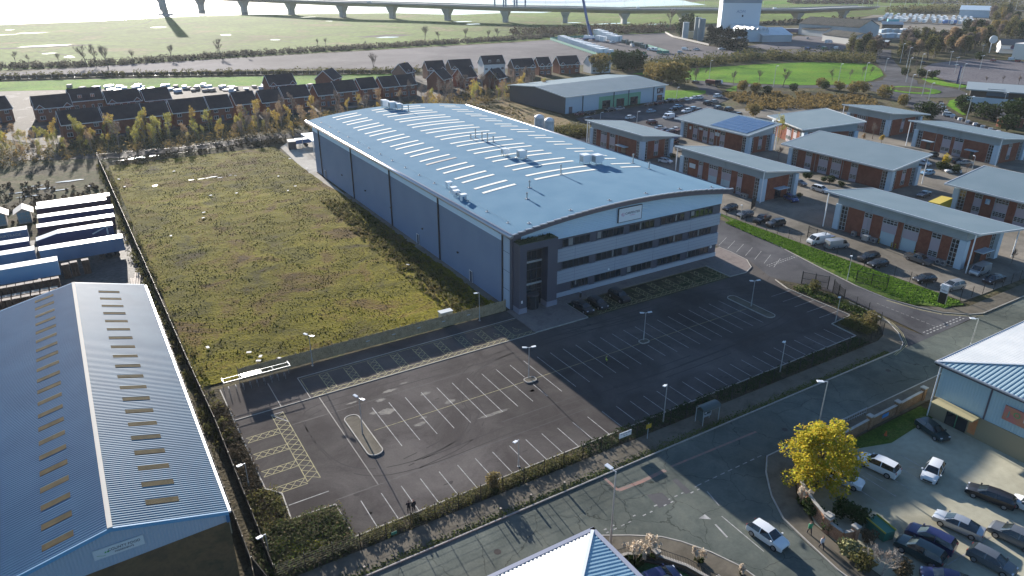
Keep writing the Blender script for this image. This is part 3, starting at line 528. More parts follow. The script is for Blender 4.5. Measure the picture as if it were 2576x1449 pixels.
for zi, (z0, z1) in enumerate(((1.15, 2.66), (5.3, 6.82), (9.42, 10.95))):
    for a, b in wx:
        if zi == 0 and a == 68.8: a = 70.9
        fr = MB(); fr.box(a, b, 94.8, 94.94, z0, z0+.09); fr.box(a, b, 94.8, 94.94, z1-.09, z1)
        n = 5
        for k in range(n+1): xk = a+(b-a-.09)*k/n; fr.box(xk, xk+.09, 94.81, 94.94, z0+.09, z1-.09)
        w = obj('window', fr, M_frame, F)
        gl = MB(); gl.quad((a+.05, 94.9, z0+.05), (b-.05, 94.9, z0+.05), (b-.05, 94.9, z1-.05), (a+.05, 94.9, z1-.05)); obj('glass', gl, M_glass, w)
        if random.random() < .6:
            k = random.randint(0, 3); x = a+(b-a)*k/5+.12; bl = MB(); bl.box(x, x+random.choice((.3, .9)), 94.885, 94.895, z0+.1+random.random()*.5, z1-.12); obj('blind', bl, mat('roller_blind', (.2, .2, .2), .8) if 'roller_blind' not in bpy.data.materials else bpy.data.materials['roller_blind'], w)
        sl_ = MB(); sl_.box(a-.06, b+.06, 94.66, 94.94, z0-.07, z0-.003); obj('sill', sl_, M_band, w)
# corner column, pale corner strip, portal
mb = MB(); mb.box(58.36, 60.1, 94.6, 95.3, 0, 14.1); obj('corner_column', mb, M_char, F)
mb = MB(); mb.box(58.3, 58.6, 95.3, 97.4, 0, 13.6); obj('corner_panel', mb, wave(mat('corner_panel_blue', (.34, .42, .52), .5), 'Y', .8, .15), F)
mb = MB()
for z in (3.4, 6.8, 10.2): mb.box(58.28, 58.3, 95.3, 97.4, z, z+.07)
obj('panel_joints', mb, M_char, F)
mb = MB(); mb.box(58.6, 60.0, 92.6, 94.6, .1, 12.5); mb.box(64.2, 66.2, 92.6, 94.75, .1, 12.5); mb.box(60, 64.2, 92.6, 94.75, 11.3, 12.5); P_ = obj('entrance_portal', mb, M_char, F)
mb = MB(); mb.box(58.5, 60.08, 92.5, 94.5, .1, 1.05); mb.box(64.1, 66.3, 92.5, 94.74, .1, 1.05); obj('plinth', mb, mat('portal_plinth', (.2, .21, .26), .7), P_)
mb = MB(); mb.box(60.05, 64.15, 94.42, 94.46, .25, 11.3); G_ = obj('entrance_glazing', mb, M_glass, F)
mb = MB()
for x in (60.0, 60.75, 61.9, 63.05, 64.12): mb.box(x, x+.09, 94.3, 94.41, .1, 11.3)
for z in (2.6, 3.2, 5, 6.9, 8.7, 10.3): mb.box(60, 64.2, 94.31, 94.42, z, z+.08)
obj('mullions', mb, M_frame, G_)
mb = MB(); mb.box(60.1, 64.1, 94.2, 94.29, 4.2, 4.55); mb.box(60.1, 64.1, 94.2, 94.29, 8.25, 8.6); obj('rail', mb, M_steelw, G_)
mb = MB(); mb.tube([(62, 93.9, .12), (62, 93.9, 2.5)], 1.15, 12); D_ = obj('revolving_door', mb, M_glass, F)
mb = MB(); mb.tube([(62, 93.9, 2.5), (62, 93.9, 2.75)], 1.2, 12)
for a in range(0, 360, 90): mb.tube([(62+1.16*math.cos(R(a)), 93.9+1.16*math.sin(R(a)), .1), (62+1.16*math.cos(R(a)), 93.9+1.16*math.sin(R(a)), 2.5)], .05, 5)
obj('frame', mb, M_frame, D_)
mb = MB(); mb.box(58.62, 66.18, 92.62, 94.7, 12.5, 12.56)
for k in range(260):
    x = random.choice((random.uniform(58.9, 60.3), random.uniform(61, 62.4), random.uniform(63.8, 65.9), random.uniform(58.8, 66))); y = random.uniform(93, 94.6); h = random.uniform(.05, .5)
    a = random.uniform(0, 3); mb.quad((x, y, 12.55), (x+.25*math.cos(a), y+.25*math.sin(a), 12.55), (x+.2*math.cos(a)+.1, y, 12.55+h))
obj('rooftop_weeds', mb, leafmat('portal_weeds', [(.04, .06, .03), (.08, .09, .05), (.12, .11, .07)]), P_)
mb = MB(); mb.box(58.95, 59.25, 92.57, 92.6, 2.0, 2.5); obj('notice_plate', mb, M_wht, P_)
n9 = MB(); n9.tube([(105.6, 94.94, 2.3), (105.6, 94.9, 2.3)], .28, 16); n9 = obj('number_disc', n9, M_wht, F)
t = text_mesh('9', .42, M_ink, n9, facing((105.6-58.4, 94.89-95, 2.3), 180))
mb = MB(); mb.tube([(79.2, 94.7, 3.2), (79.2, 94.6, 3.2)], .2, 12); obj('wall_lamp', mb, M_wht, F)
# CARPENTER sign
sg = MB(); sg.box(80.6, 85.85, 94.4, 94.55, 12.0, 14.5); sg = obj('sign_board', sg, mat('sign_white', (.58, .62, .68), .4), F)
for txt, x, z, s, mm in (('CARPENTER', 83.75, 13.42, .62, M_ink), ('TECHNOLOGY', 83.75, 12.98, .2, M_mag)):
    o = text_mesh(txt, s, mm, sg, facing((x-58.4, 94.39-95, z), 180), sx=1.0)
mb = MB(); c_ = (81.55, 13.35)
for r_, a0, a1, w_ in ((.32, 20, 330, .12), (.16, 150, 420, .09)):
    pts = arc(c_[0], c_[1], r_, r_, a0, a1, 14)
    for a, b in zip(pts, pts[1:]): mb.bar((a[0], 94.385, a[1]), (b[0], 94.385, b[1]), w_, .02)
obj('emblem', mb, M_mag, sg)
mb = MB(); mb.box(80.5, 80.6, 94.38, 94.6, 11.98, 14.52); mb.box(85.85, 85.95, 94.38, 94.6, 11.98, 14.52); mb.box(80.5, 85.95, 94.38, 94.6, 14.5, 14.6); mb.box(80.5, 85.95, 94.38, 94.6, 11.9, 12); obj('sign_frame', mb, M_frame, sg)
# downpipes, doors, wall lamps
for y in (97.5, 121.9, 146.0, 170.3, 195.2):
    mb = MB(); mb.box(58.1, 58.34, y-.13, y+.13, .05, 13.9); mb.box(57.6, 58.3, y-.3, y+.3, 13.3, 13.75); obj('downpipe', mb, M_dpipe, F)
for y in (109, 132.3, 192.5):
    mb = MB(); mb.box(58.26, 58.39, y-.5, y+.5, .05, 2.25); d_ = obj('fire_door', mb, M_char, F)
    mb = MB(); mb.box(58.22, 58.26, y-.6, y-.5, .05, 2.3); mb.box(58.22, 58.26, y+.5, y+.6, .05, 2.3); mb.box(58.22, 58.26, y-.6, y+.6, 2.25, 2.35); obj('door_frame', mb, M_wht, d_)
for y in (114.1, 129.8, 162, 178.5, 146.4):
    mb = MB(); mb.box(58.1, 58.38, y-.12, y+.12, 4.1, 4.35); mb.box(58.05, 58.25, y-.18, y+.18, 4.33, 4.4); obj('wall_lamp', mb, M_dpipe, F)
# rooflights
def strip(x0, x1, y, w, mt):
    mb = MB(); n = 8
    for i in range(n):
        a = x0+(x1-x0)*i/n; b = x0+(x1-x0)*(i+1)/n
        mb.quad((a, y-w/2, zr(a)+.05), (b, y-w/2, zr(b)+.05), (b, y+w/2, zr(b)+.05), (a, y+w/2, zr(a)+.05))
        mb.quad((a, y-w/2, zr(a)-.02), (b, y-w/2, zr(b)-.02), (b, y-w/2, zr(b)+.05), (a, y-w/2, zr(a)+.05))
    obj('rooflight', mb, mt, F, smooth=False)
ys = []
for k in range(11): y = 198.2-k*8.14; ys += [y, y-3.15]
for i, y in enumerate(ys):
    strip(63.6, 70.8, y, .8, M_rlold if i == 15 else M_rlite); strip(75.2, 90.3, y, .78, M_rlite); strip(96.6, 101.9, y, .7, M_rlite)
# rooftop plant
def ahu(x, y, s, h, parts=2):
    z = zr(x); mb = MB(); mb.box(x-s/2, x+s/2, y-s/2, y+s/2, z+.35, z+h); mb.box(x-s/2-.05, x+s/2+.05, y-s/2-.05, y+s/2+.05, z+h, z+h+.08); mb.box(x+s/2, x+s*.95, y-s*.3, y+s*.3, z+.6, z+h-.2)
    a = obj('air_handling_unit', mb, M_wht, F); mb = MB()
    for i in (-1, 1):
        for j in (-1, 1): mb.box(x+i*s*.45-.05, x+i*s*.45+.05, y+j*s*.45-.05, y+j*s*.45+.05, zr(x)-.1, z+.35)
    mb.box(x-s/2-.02, x-s/2-.001, y-s*.35, y+s*.35, z+.5, z+h-.2); obj('grille', mb, M_gal, a)
for x, y, s, h in ((79.9, 200.3, 1.5, 2.1), (80.8, 196.8, 1.7, 2), (91.2, 118.9, 1.7, 1.9), (93.6, 117.9, 1.7, 1.9), (79.9, 132.8, 1.2, 1.5), (81.4, 128.5, 1.4, 1.8), (82.2, 195.4, 1.4, 1.6)): ahu(x, y, s, h)
for x, y, h in ((82.4, 193.2, 1.6), (83.3, 190.9, 1.9), (83.1, 151.6, 2.2), (83.1, 148.4, 2.0), (83.2, 146, 2.2), (84.3, 145.2, 1.5), (81.5, 151, 1.2), (82.6, 128.3, 1.9), (102.7, 116.9, 2.2), (81.4, 113.7, 2.1), (71.7, 110.1, 1.5), (68, 105.2, 1.3), (102.5, 111.5, 1.6)):
    mb = MB(); z = zr(x)-.1; mb.tube([(x, y, z), (x, y, z+h)], .13, 8); mb.tube([(x, y, z+h-.35), (x, y, z+h)], .2, 8); mb.box(x-.3, x+.3, y-.3, y+.3, z, z+.2); obj('flue', mb, M_gal, F)
for x, y in ((60.6, 121.6), (59.9, 118.2), (59.4, 116.2), (59.4, 113.4)):
    mb = MB(); z = zr(x); mb.box(x-.6, x+.6, y-.5, y+.5, z+.8, z+1.15); mb.box(x-.5, x-.4, y-.4, y+.4, z-.1, z+.8); mb.box(x+.4, x+.5, y-.4, y+.4, z-.1, z+.8); obj('condenser', mb, M_wht, F)
mb = MB()
for y in range(98, 200, 7): mb.box(59.6, 59.75, y, y+.15, zr(59.7)-.05, zr(59.7)+.3); mb.box(59.4, 59.95, y-.2, y+.35, zr(59.5), zr(59.5)+.05)
mb.tube([(59.68, 97, zr(59.7)+.25), (59.68, 199, zr(59.7)+.25)], .012, 3)
for i in range(6): x = 62+i*8.4; mb.box(x, x+.15, 95.2, 95.35, zr(x), zr(x)+.3); mb.box(x-.25, x+.4, 95, 95.55, zr(x)+.0, zr(x)+.06)
obj('fall_arrest_line', mb, M_gal, F)
# ---------- sheds ----------
M_brick = gmat('red_brick', [(.15, .055, .036), (.19, .073, .047), (.21, .088, .056)], .8, 8, rough=.85, bump=.1, bsc=12)
M_brickb = gmat('stained_brown_brick', [(.09, .065, .04), (.13, .09, .05), (.075, .06, .035)], .25, 4, rough=.9, bump=.1, bsc=12)
M_housew = gmat('house_brick', [(.15, .058, .038), (.19, .076, .05)], .5, 5, rough=.85, bump=.1)
M_housew2 = gmat('house_buff_brick', [(.2, .12, .085), (.24, .15, .105)], .5, 5, rough=.85, bump=.1)
M_slate = gmat('dark_roof_tiles', [(.02, .02, .026), (.032, .032, .038)], .6, 5, rough=.7, bump=.2, bsc=10)
M_render = mat('white_render', (.6, .6, .58), .8)
M_upvc = mat('white_window_frame', (.6, .6, .6), .5)
M_ubl = mat('unit_pillar_blue', (.36, .47, .55), .6, .0, col2=(.4, .5, .58), sc=.3)
M_ucl = wave(mat('unit_grey_cladding', (.25, .3, .32), .6, .0, col2=(.28, .33, .35), sc=.3), 'Z', .3, .9, .06)
M_uro = wave(mat('unit_roof_sheet', (.13, .185, .215), .75, .0, col2=(.15, .205, .235), sc=.15, spec=.12), 'Y', .4, .5, .05)
M_uro2 = M_uro
M_lilac = mat('lilac_infill_panel', (.33, .29, .32), .6)
M_edge = mat('silver_roof_edge', (.55, .57, .58), .35, .3)
M_solar = mat('solar_panel', (.03, .06, .13), .2, spec=.6, col2=(.04, .08, .16), sc=.8)
M_uwhite = mat('unit_window_frame', (.36, .38, .38), .5)
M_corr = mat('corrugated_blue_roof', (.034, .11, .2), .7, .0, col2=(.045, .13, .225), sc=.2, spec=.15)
M_corr2 = mat('glare_toned_corrugated_roof', (.09, .17, .235), .6, .0, col2=(.11, .2, .265), sc=.25, spec=.12)  # silvery glare of the right slope mixed into the blue sheet colour
M_ridge = mat('pale_ridge_cap', (.45, .43, .38), .9)
M_dirtyl = mat('dirty_rooflight', (.05, .045, .028), .9, spec=.05, col2=(.075, .062, .035), sc=1.2)
M_vt = mat('blue_verge_trim', (.1, .26, .42), .6)
# food warehouse at lower left
SH = thing('food_warehouse', 'long blue corrugated warehouse with pale ridge, rooflight strips and a brick gable', 'warehouse', (5.2, 58.3, 0))
RX, RZ, EX, EZ, LX = -4.0, 10.45, 5.25, 8.0, -24.0
SLR = (RZ-EZ)/(EX-RX); SLL = .235
def corr(xa, za, xb, zb, y0, y1, per=.34, h=.07):
    mb = MB(); y = y0
    while y < y1-.01:
        a, b, c, d = y, y+per*.35, y+per*.5, y+per*.85; e = y+per
        for u, v, hu, hv in ((a, b, 0, 0), (b, c, 0, h), (c, d, h, h), (d, e, h, 0)):
            mb.quad((xa, u, za+hu), (xb, u, zb+hu), (xb, v, zb+hv), (xa, v, za+hv)) if xb > xa else mb.quad((xb, u, zb+hu), (xa, u, za+hu), (xa, v, za+hv), (xb, v, zb+hv))
        y += per
    return mb
obj('roof_slope', corr(RX, RZ, EX, EZ, 58.1, 118.3), M_corr2, SH)
obj('roof_slope', corr(RX, RZ, LX, RZ-(RX-LX)*SLL, 58.1, 118.3), M_corr, SH)
mb = MB(); mb.box(RX-.2, RX+.2, 58.05, 118.4, RZ-.02, RZ+.14); obj('ridge_cap', mb, M_ridge, SH)
for k in range(21):
    y = 59.9+k*2.83
    a, b = -9.2, -6.75; za, zb = RZ-(RX-a)*SLL+.09, RZ-(RX-b)*SLL+.09
    mb = MB(); mb.prism([(a, y-.42), (b, y-.42), (b, y+.42), (a, y+.42)], [za-.05, zb-.05, zb-.05, za-.05], [za, zb, zb, za]); obj('rooflight', mb, M_dirtyl, SH)
    a, b = -1.05, 1.6; za, zb = RZ-(a-RX)*SLR+.09, RZ-(b-RX)*SLR+.09; y = 61+k*2.83
    if y < 117.5: mb = MB(); mb.prism([(a, y-.4), (b, y-.4), (b, y+.4), (a, y+.4)], [za-.05, zb-.05, zb-.05, za-.05], [za, zb, zb, za]); obj('rooflight', mb, M_dirtyl, SH)
gz = lambda x: RZ-(x-RX)*SLR if x > RX else RZ-(RX-x)*SLL
for y in (58.3, 118.0):
    mb = MB(); mb.quad(*[(LX, y, 6.8 if gz(LX) > 6.8 else gz(LX)), (5.2, y, 6.8), (5.2, y, gz(5.2)-.05), (RX, y, RZ-.05), (-18, y, gz(-18)-.05)]); 
    obj('gable_cladding', mb, wave(mat('gable_sheet', (.3, .37, .45), .5, .1), 'X', .28, .8, .06), SH)
mb = MB(); mb.box(LX, 5.15, 58.35, 117.95, 0, 6.75); obj('wall', mb, M_brickb, SH)
mb = MB(); mb.box(5.16, 5.26, 58.4, 118, 5.2, 8.0); obj('side_cladding', mb, mat('side_cladding_buff', (.28, .26, .2), .7, col2=(.2, .18, .13), sc=.5), SH)
for (xa, xb) in ((RX, EX), (RX, LX)):
    for y in (58.0, 118.35):
        mb = MB(); mb.prism([(xa, y), (xb, y), (xb, y+.14), (xa, y+.14)], [gz(xa)-.32, gz(xb)-.32, gz(xb)-.32, gz(xa)-.32], [gz(xa)+.06, gz(xb)+.06, gz(xb)+.06, gz(xa)+.06]); obj('verge_trim', mb, M_vt, SH)

mb = MB(); mb.box(4.95, 5.25, 58.13, 58.28, 6.8, 7.9); obj('corner_trim', mb, mat('blue_corner_trim', (.03, .12, .24), .5), SH)
mb = MB(); mb.box(5.28, 5.5, 58.2, 118.3, 7.75, 7.95); obj('gutter', mb, M_edge, SH)
sg = MB(); sg.box(-5.72, -1.82, 58.16, 58.24, 7.62, 8.62); sg = obj('sign_board', sg, mat('food_sign', (.45, .5, .52), .5), SH)
ox, oy = 5.2, 58.3
text_mesh('COUNTY FOOD', .36, M_ink, sg, facing((-3.35-ox, 58.15-oy, 8.24), 180), sx=.95); text_mesh('INGREDIENTS', .24, M_ink, sg, facing((-3.4-ox, 58.15-oy, 7.9), 180))
mb = MB()
for p, s in ((-4.75, 1), (-4.9, .6)): mb.quad((p, 58.14, 8.1), (p+.18*s, 58.14, 8.05), (p+.3*s, 58.14, 8.2), (p+.12*s, 58.14, 8.24))
pts = [(-5.5, 8.02), (-5.25, 7.95), (-5.0, 7.84), (-4.85, 7.86)]
for a, b in zip(pts, pts[1:]): mb.bar((a[0], 58.14, a[1]), (b[0], 58.14, b[1]), .03, .01)
obj('leaf_emblem', mb, mat('leaf_green', (.06, .25, .08), .6), sg)
# soft play building at right, hip roof
RB = thing('play_centre', 'pale blue sheet building with white hipped roof at the right edge', 'building', (88.6, 39.2, 0))
def hip(parent, x0, x1, y0, y1, z, pitch, matA, matB, edge, per=.5, run=9):
    # four slopes; A faces +-y, B faces +-x
    h = run*pitch
    P = [(x0, y0, z), (x1, y0, z), (x1, y1, z), (x0, y1, z)]; I = [(x0+run, y0+run, z+h), (x1-run, y0+run, z+h), (x1-run, y1-run, z+h), (x0+run, y1-run, z+h)]
    for k, m_ in ((0, matA), (1, matB), (2, matA), (3, matB)):
        mb = MB(); a, b, c, d = P[k], P[(k+1) % 4], I[(k+1) % 4], I[k]
        A, B, C_, D_ = map(Vector, (a, b, c, d)); L = (B-A).length; n = int(L/per)
        ax = 0 if k in (0, 2) else 1
        for i in range(n):
            t0, t1 = i/n, (i+1)/n; tm = (t0+t1)/2
            def top(t):
                s = min(t*L, (1-t)*L, run)/run; base = A.lerp(B, t); inn = Vector(((1 if k == 3 else -1 if k == 1 else 0), (1 if k == 0 else -1 if k == 2 else 0), 0))
                return base+inn*run*s+Vector((0, 0, h*s))
            up = Vector((0, 0, .06))
            for u, v, hu, hv in ((t0, t0+.3*(t1-t0), 0, 0), (t0+.3*(t1-t0), t0+.45*(t1-t0), 0, 1), (t0+.45*(t1-t0), t0+.85*(t1-t0), 1, 1), (t0+.85*(t1-t0), t1, 1, 0)):
                mb.quad(A.lerp(B, u)+up*hu, A.lerp(B, v)+up*hv, top(v)+up*hv, top(u)+up*hu)
        obj('roof_slope', mb, m_, parent)
    for k in range(4): mb = MB(); mb.bar(Vector(P[k])+Vector((0, 0, .1)), Vector(I[k])+Vector((0, 0, .12)), .3, .08); obj('hip_cap', mb, edge, parent)
    mb = MB(); mb.box(*[I[0][0], I[1][0], I[0][1], I[2][1], z+h-.02, z+h+.02]); obj('roof_crown', mb, matA, parent)
M_sunroof = mat('sunlit_white_ribbed_roof', (.48, .5, .5), .45, .1, col2=(.55, .56, .55), sc=.3); M_shaderoof = mat('shaded_blue_ribbed_roof', (.2, .32, .4), .4, .2, col2=(.26, .38, .45), sc=.4)  # roof slope colours with sunlight and shade put into them
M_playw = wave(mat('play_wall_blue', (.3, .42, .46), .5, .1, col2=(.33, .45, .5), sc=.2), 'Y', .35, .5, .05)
hip(RB, 88.3, 140, 0, 39.8, 8.0, .12, M_sunroof, mat('shaded_teal_ribbed_roof', (.26, .36, .4), .6, spec=.2), M_edge)  # one roof sheet, coloured sunlit white and shaded teal by slope
mb = MB(); mb.box(88.9, 139, .5, 39.2, 3.0, 7.85); obj('wall', mb, M_playw, RB)
mb = MB(); mb.box(88.8, 139, .5, 39.25, 0, 3.0); obj('lower_wall', mb, mat('buff_lower_wall', (.26, .22, .14), .8), RB)
mb = MB(); mb.tube([(88.2, 0, 7.95), (88.2, 39.9, 7.95), (140, 39.9, 7.95)], .16, 8); obj('gutter', mb, M_gut, RB)
mb = MB(); mb.box(88.2, 88.6, 0, 39.9, 7.6, 7.8); mb.box(88.2, 140, 39.3, 39.9, 7.6, 7.8); obj('soffit', mb, M_fas, RB)
mb = MB(); mb.tube([(88.5, 39.3, .1), (88.5, 39.3, 7.8)], .09, 6); obj('downpipe', mb, M_wht, RB)
mb = MB(); mb.box(88.84, 88.9, 33.0, 33.2, 3, 7.8); obj('downpipe', mb, M_fas, RB)
mb = MB(); mb.prism([(86.9, 38.6), (88.78, 38.6), (88.78, 33.4), (86.9, 33.4)], 3.0, 3.15); c_ = obj('canopy', mb, mat('canopy_tan', (.36, .32, .18), .6), RB)
mb = MB(); mb.box(88.7, 88.79, 34.6, 37.2, .1, 2.8); d_ = obj('entrance_doors', mb, M_glass, RB)
mb = MB(); mb.box(88.66, 88.7, 35.85, 35.95, .1, 2.8); mb.box(88.66, 88.7, 34.5, 37.3, 2.8, 2.9); obj('door_frame', mb, mat('green_frame', (.05, .2, .1), .5), d_)
mb = MB(); mb.box(88.72, 88.79, 33.5, 34.4, .4, 2.7); obj('poster', mb, mat('orange_poster', (.45, .16, .06), .6, col2=(.5, .25, .1), sc=1, coord='O'), RB)
sg = MB(); sg.box(88.66, 88.8, 25.4, 31.2, 4.3, 6.2); sg = obj('sign_board', sg, mat('pink_sign', (.42, .13, .14), .5, col2=(.4, .18, .1), sc=.8), RB)
cols_ = [(.05, .3, .25), (.08, .3, .12), (.5, .5, .45), (.5, .5, .42), (.04, .25, .4), (.1, .35, .12)]
for i, ch in enumerate('JOINEY'):
    text_mesh(ch, 1.0, mat('sign_letter', cols_[i], .5), sg, facing((88.64-88.6, 30.6-i*.85-39.2, 5.3+(.15 if i % 2 else -.05)), 270))
# shop roof at the bottom edge
HB = thing('corner_shop_building', 'small building with ribbed hip roof, sunlit white and shade blue, cut by the bottom edge', 'building', (33.5, 40.2, 0))
hip(HB, 12, 34.1, 12, 40.7, 5.6, .28, mat('sunlit_white_roof', (.6, .6, .57), .5), M_shaderoof, M_edge, .42, 9)  # glare painted white on one pair of slopes, shade blue on the other
mb = MB(); mb.box(13, 33.4, 13, 40.0, 0, 5.5); obj('wall', mb, M_brick, HB)
mb = MB(); mb.box(33.9, 34.35, 11.8, 40.9, 5.4, 5.75); mb.box(11.8, 34.35, 40.55, 40.95, 5.4, 5.75); obj('gutter', mb, M_gut, HB)
# retail warehouse with green panel
def fr(o, ax, az=0): return o
def obox(mb, o, u, v, a0, a1, b0, b1, z0, z1):
    P = [o+u*a+v*b for a, b in ((a0, b0), (a1, b0), (a1, b1), (a0, b1))]; mb.prism([(p.x, p.y) for p in P], z0, z1)
o = Vector((170, 236)); u = Vector((57, 4.5)).normalized(); v = Vector((-u.y, u.x)); Lr, Dr = 57.2, 37.5
RW = thing('retail_warehouse', 'pale retail warehouse with dark grey gable end, green front panel and shallow blue roof', 'warehouse', (170, 236, 0))
M_rwf = wave(mat('rw_front', (.32, .42, .5), .5, .1), 'Z', .5, .4, .04); M_rwg = wave(mat('rw_gable', (.06, .065, .075), .6), 'Y', .6, .4, .04)
mb = MB(); obox(mb, o, u, v, .2, Lr-.2, 0, .4, 0, 6.6); obox(mb, o, u, v, Lr-.4, Lr-.2, .4, Dr, 0, 6.8); obox(mb, o, u, v, .4, Lr-.4, Dr-.3, Dr, 0, 6.8); obj('wall', mb, M_rwf, RW)
mb = MB(); P = [o+u*.15+v*b for b in (0, Dr/2, Dr)]; mb.quad((P[2].x, P[2].y, 0), (P[0].x, P[0].y, 0), (P[0].x, P[0].y, 6.7), (P[1].x, P[1].y, 8.35), (P[2].x, P[2].y, 6.7)); obj('gable_wall', mb, M_rwg, RW)
for b0, b1, z0, z1 in ((-.8, Dr/2, 6.75, 8.5), (Dr/2, Dr+.8, 8.5, 6.75)):
    mb = MB(); P = [o+u*a+v*b for a, b in ((-.6, b0), (Lr+.6, b0), (Lr+.6, b1), (-.6, b1))]; zz = (z0, z0, z1, z1); mb.quad(*[(p.x, p.y, z) for p, z in zip(P, zz)]); mb.quad(*[(p.x, p.y, z-.25) for p, z in zip(P, zz)][::-1])
    obj('roof_slope', mb, M_uro, RW)
mb = MB(); obox(mb, o, u, v, -.7, Lr+.7, -.95, -.8, 6.45, 6.8); P = [o+u*(-.65)+v*b for b in (-.8, Dr/2, Dr+.8)]
for p0, p1, z0, z1 in ((P[0], P[1], 6.7, 8.45), (P[1], P[2], 8.45, 6.7)): mb.bar((p0.x, p0.y, z0), (p1.x, p1.y, z1), .15, .35)
obj('fascia', mb, M_edge, RW)
mb = MB(); obox(mb, o, u, v, 18, 42, -.06, -.003, 0, 5.0); obj('green_panel', mb, mat('green_panel', (.12, .3, .2), .6), RW)
for a in (20, 28, 36):
    mb = MB(); obox(mb, o, u, v, a, a+4.2, -.12, -.063, .1, 3.2); w = obj('shop_window', mb, M_glass, RW); mb = MB(); obox(mb, o, u, v, a-.12, a, -.16, -.07, .1, 3.3); obox(mb, o, u, v, a+4.2, a+4.32, -.16, -.07, .1, 3.3); obox(mb, o, u, v, a+2, a+2.12, -.16, -.125, .1, 3.2); obox(mb, o, u, v, a, a+4.2, -.16, -.07, 3.2, 3.32); obj('window_frame', mb, M_frame, w)
for a in (9, 26, 34.5, 49.5): mb = MB(); obox(mb, o, u, v, a, a+.25, -.35, -.13, .05, 6.4); obj('downpipe', mb, M_dpipe, RW)
mb = MB(); obox(mb, o, u, v, 2.0, 3.8, -.05, -.003, .05, 2.6); obj('side_door', mb, M_char, RW)
mb = MB(); obox(mb, o, u, v, 52.2, 55.4, -.05, -.003, .05, 2.6); obj('entrance', mb, M_glass, RW)
mb = MB(); obox(mb, o, u, v, 51.9, 55.8, -.12, -.003, 3.3, 5.5); sg = obj('sign_board', mb, mat('brown_sign', (.05, .035, .045), .6), RW)
mt = Matrix.Translation(((o+u*52.8-v*.13).x-170, (o+u*52.8-v*.13).y-236, 4.35)) @ Matrix.Rotation(math.atan2(u.y, u.x), 4, 'Z') @ Matrix.Rotation(R(90), 4, 'X'); text_mesh('P', 1.9, M_wht, sg, mt)
mt = Matrix.Translation(((o+u*54.4-v*.13).x-170, (o+u*54.4-v*.13).y-236, 3.75)) @ Matrix.Rotation(math.atan2(u.y, u.x), 4, 'Z') @ Matrix.Rotation(R(90), 4, 'X'); text_mesh('uregym', .55, M_wht, sg, mt)
# two silos behind the factory
for i, (c, x, y, l) in enumerate([(3, 275, 1280, 'left'), (3, 375, 1310, 'right')]):
    b = q(1, c, x, 1150+i*32, 9.7); b.z = 0; mb = MB(); mb.tube([(b.x, b.y, 0), (b.x, b.y, 8.6)], 1.6, 24); s = single('silo', mb, mat('white_silo', (.42, .47, .5), .45, col2=(.3, .35, .38), sc=.8), '%s of two white round silos behind the factory roof' % l, 'silo', (b.x, b.y, 0), smooth=False)
    mb = MB(); mb.tube([(b.x, b.y, 8.6), (b.x, b.y, 9), (b.x, b.y, 9.5), (b.x, b.y, 9.7)], [1.65, 1.45, .8, .2], 24, True); obj('domed_top', mb, M_wht, s, smooth=True)
    mb = MB()
    for a in range(0, 360, 15): mb.tube([(b.x+1.6*math.cos(R(a)), b.y+1.6*math.sin(R(a)), 8.6), (b.x+1.6*math.cos(R(a)), b.y+1.6*math.sin(R(a)), 9.4)], .03, 3)
    mb.tube([(b.x+1.6*math.cos(R(a)), b.y+1.6*math.sin(R(a)), 9.4) for a in range(0, 375, 15)], .03, 3); obj('guard_rail', mb, M_gal, s)

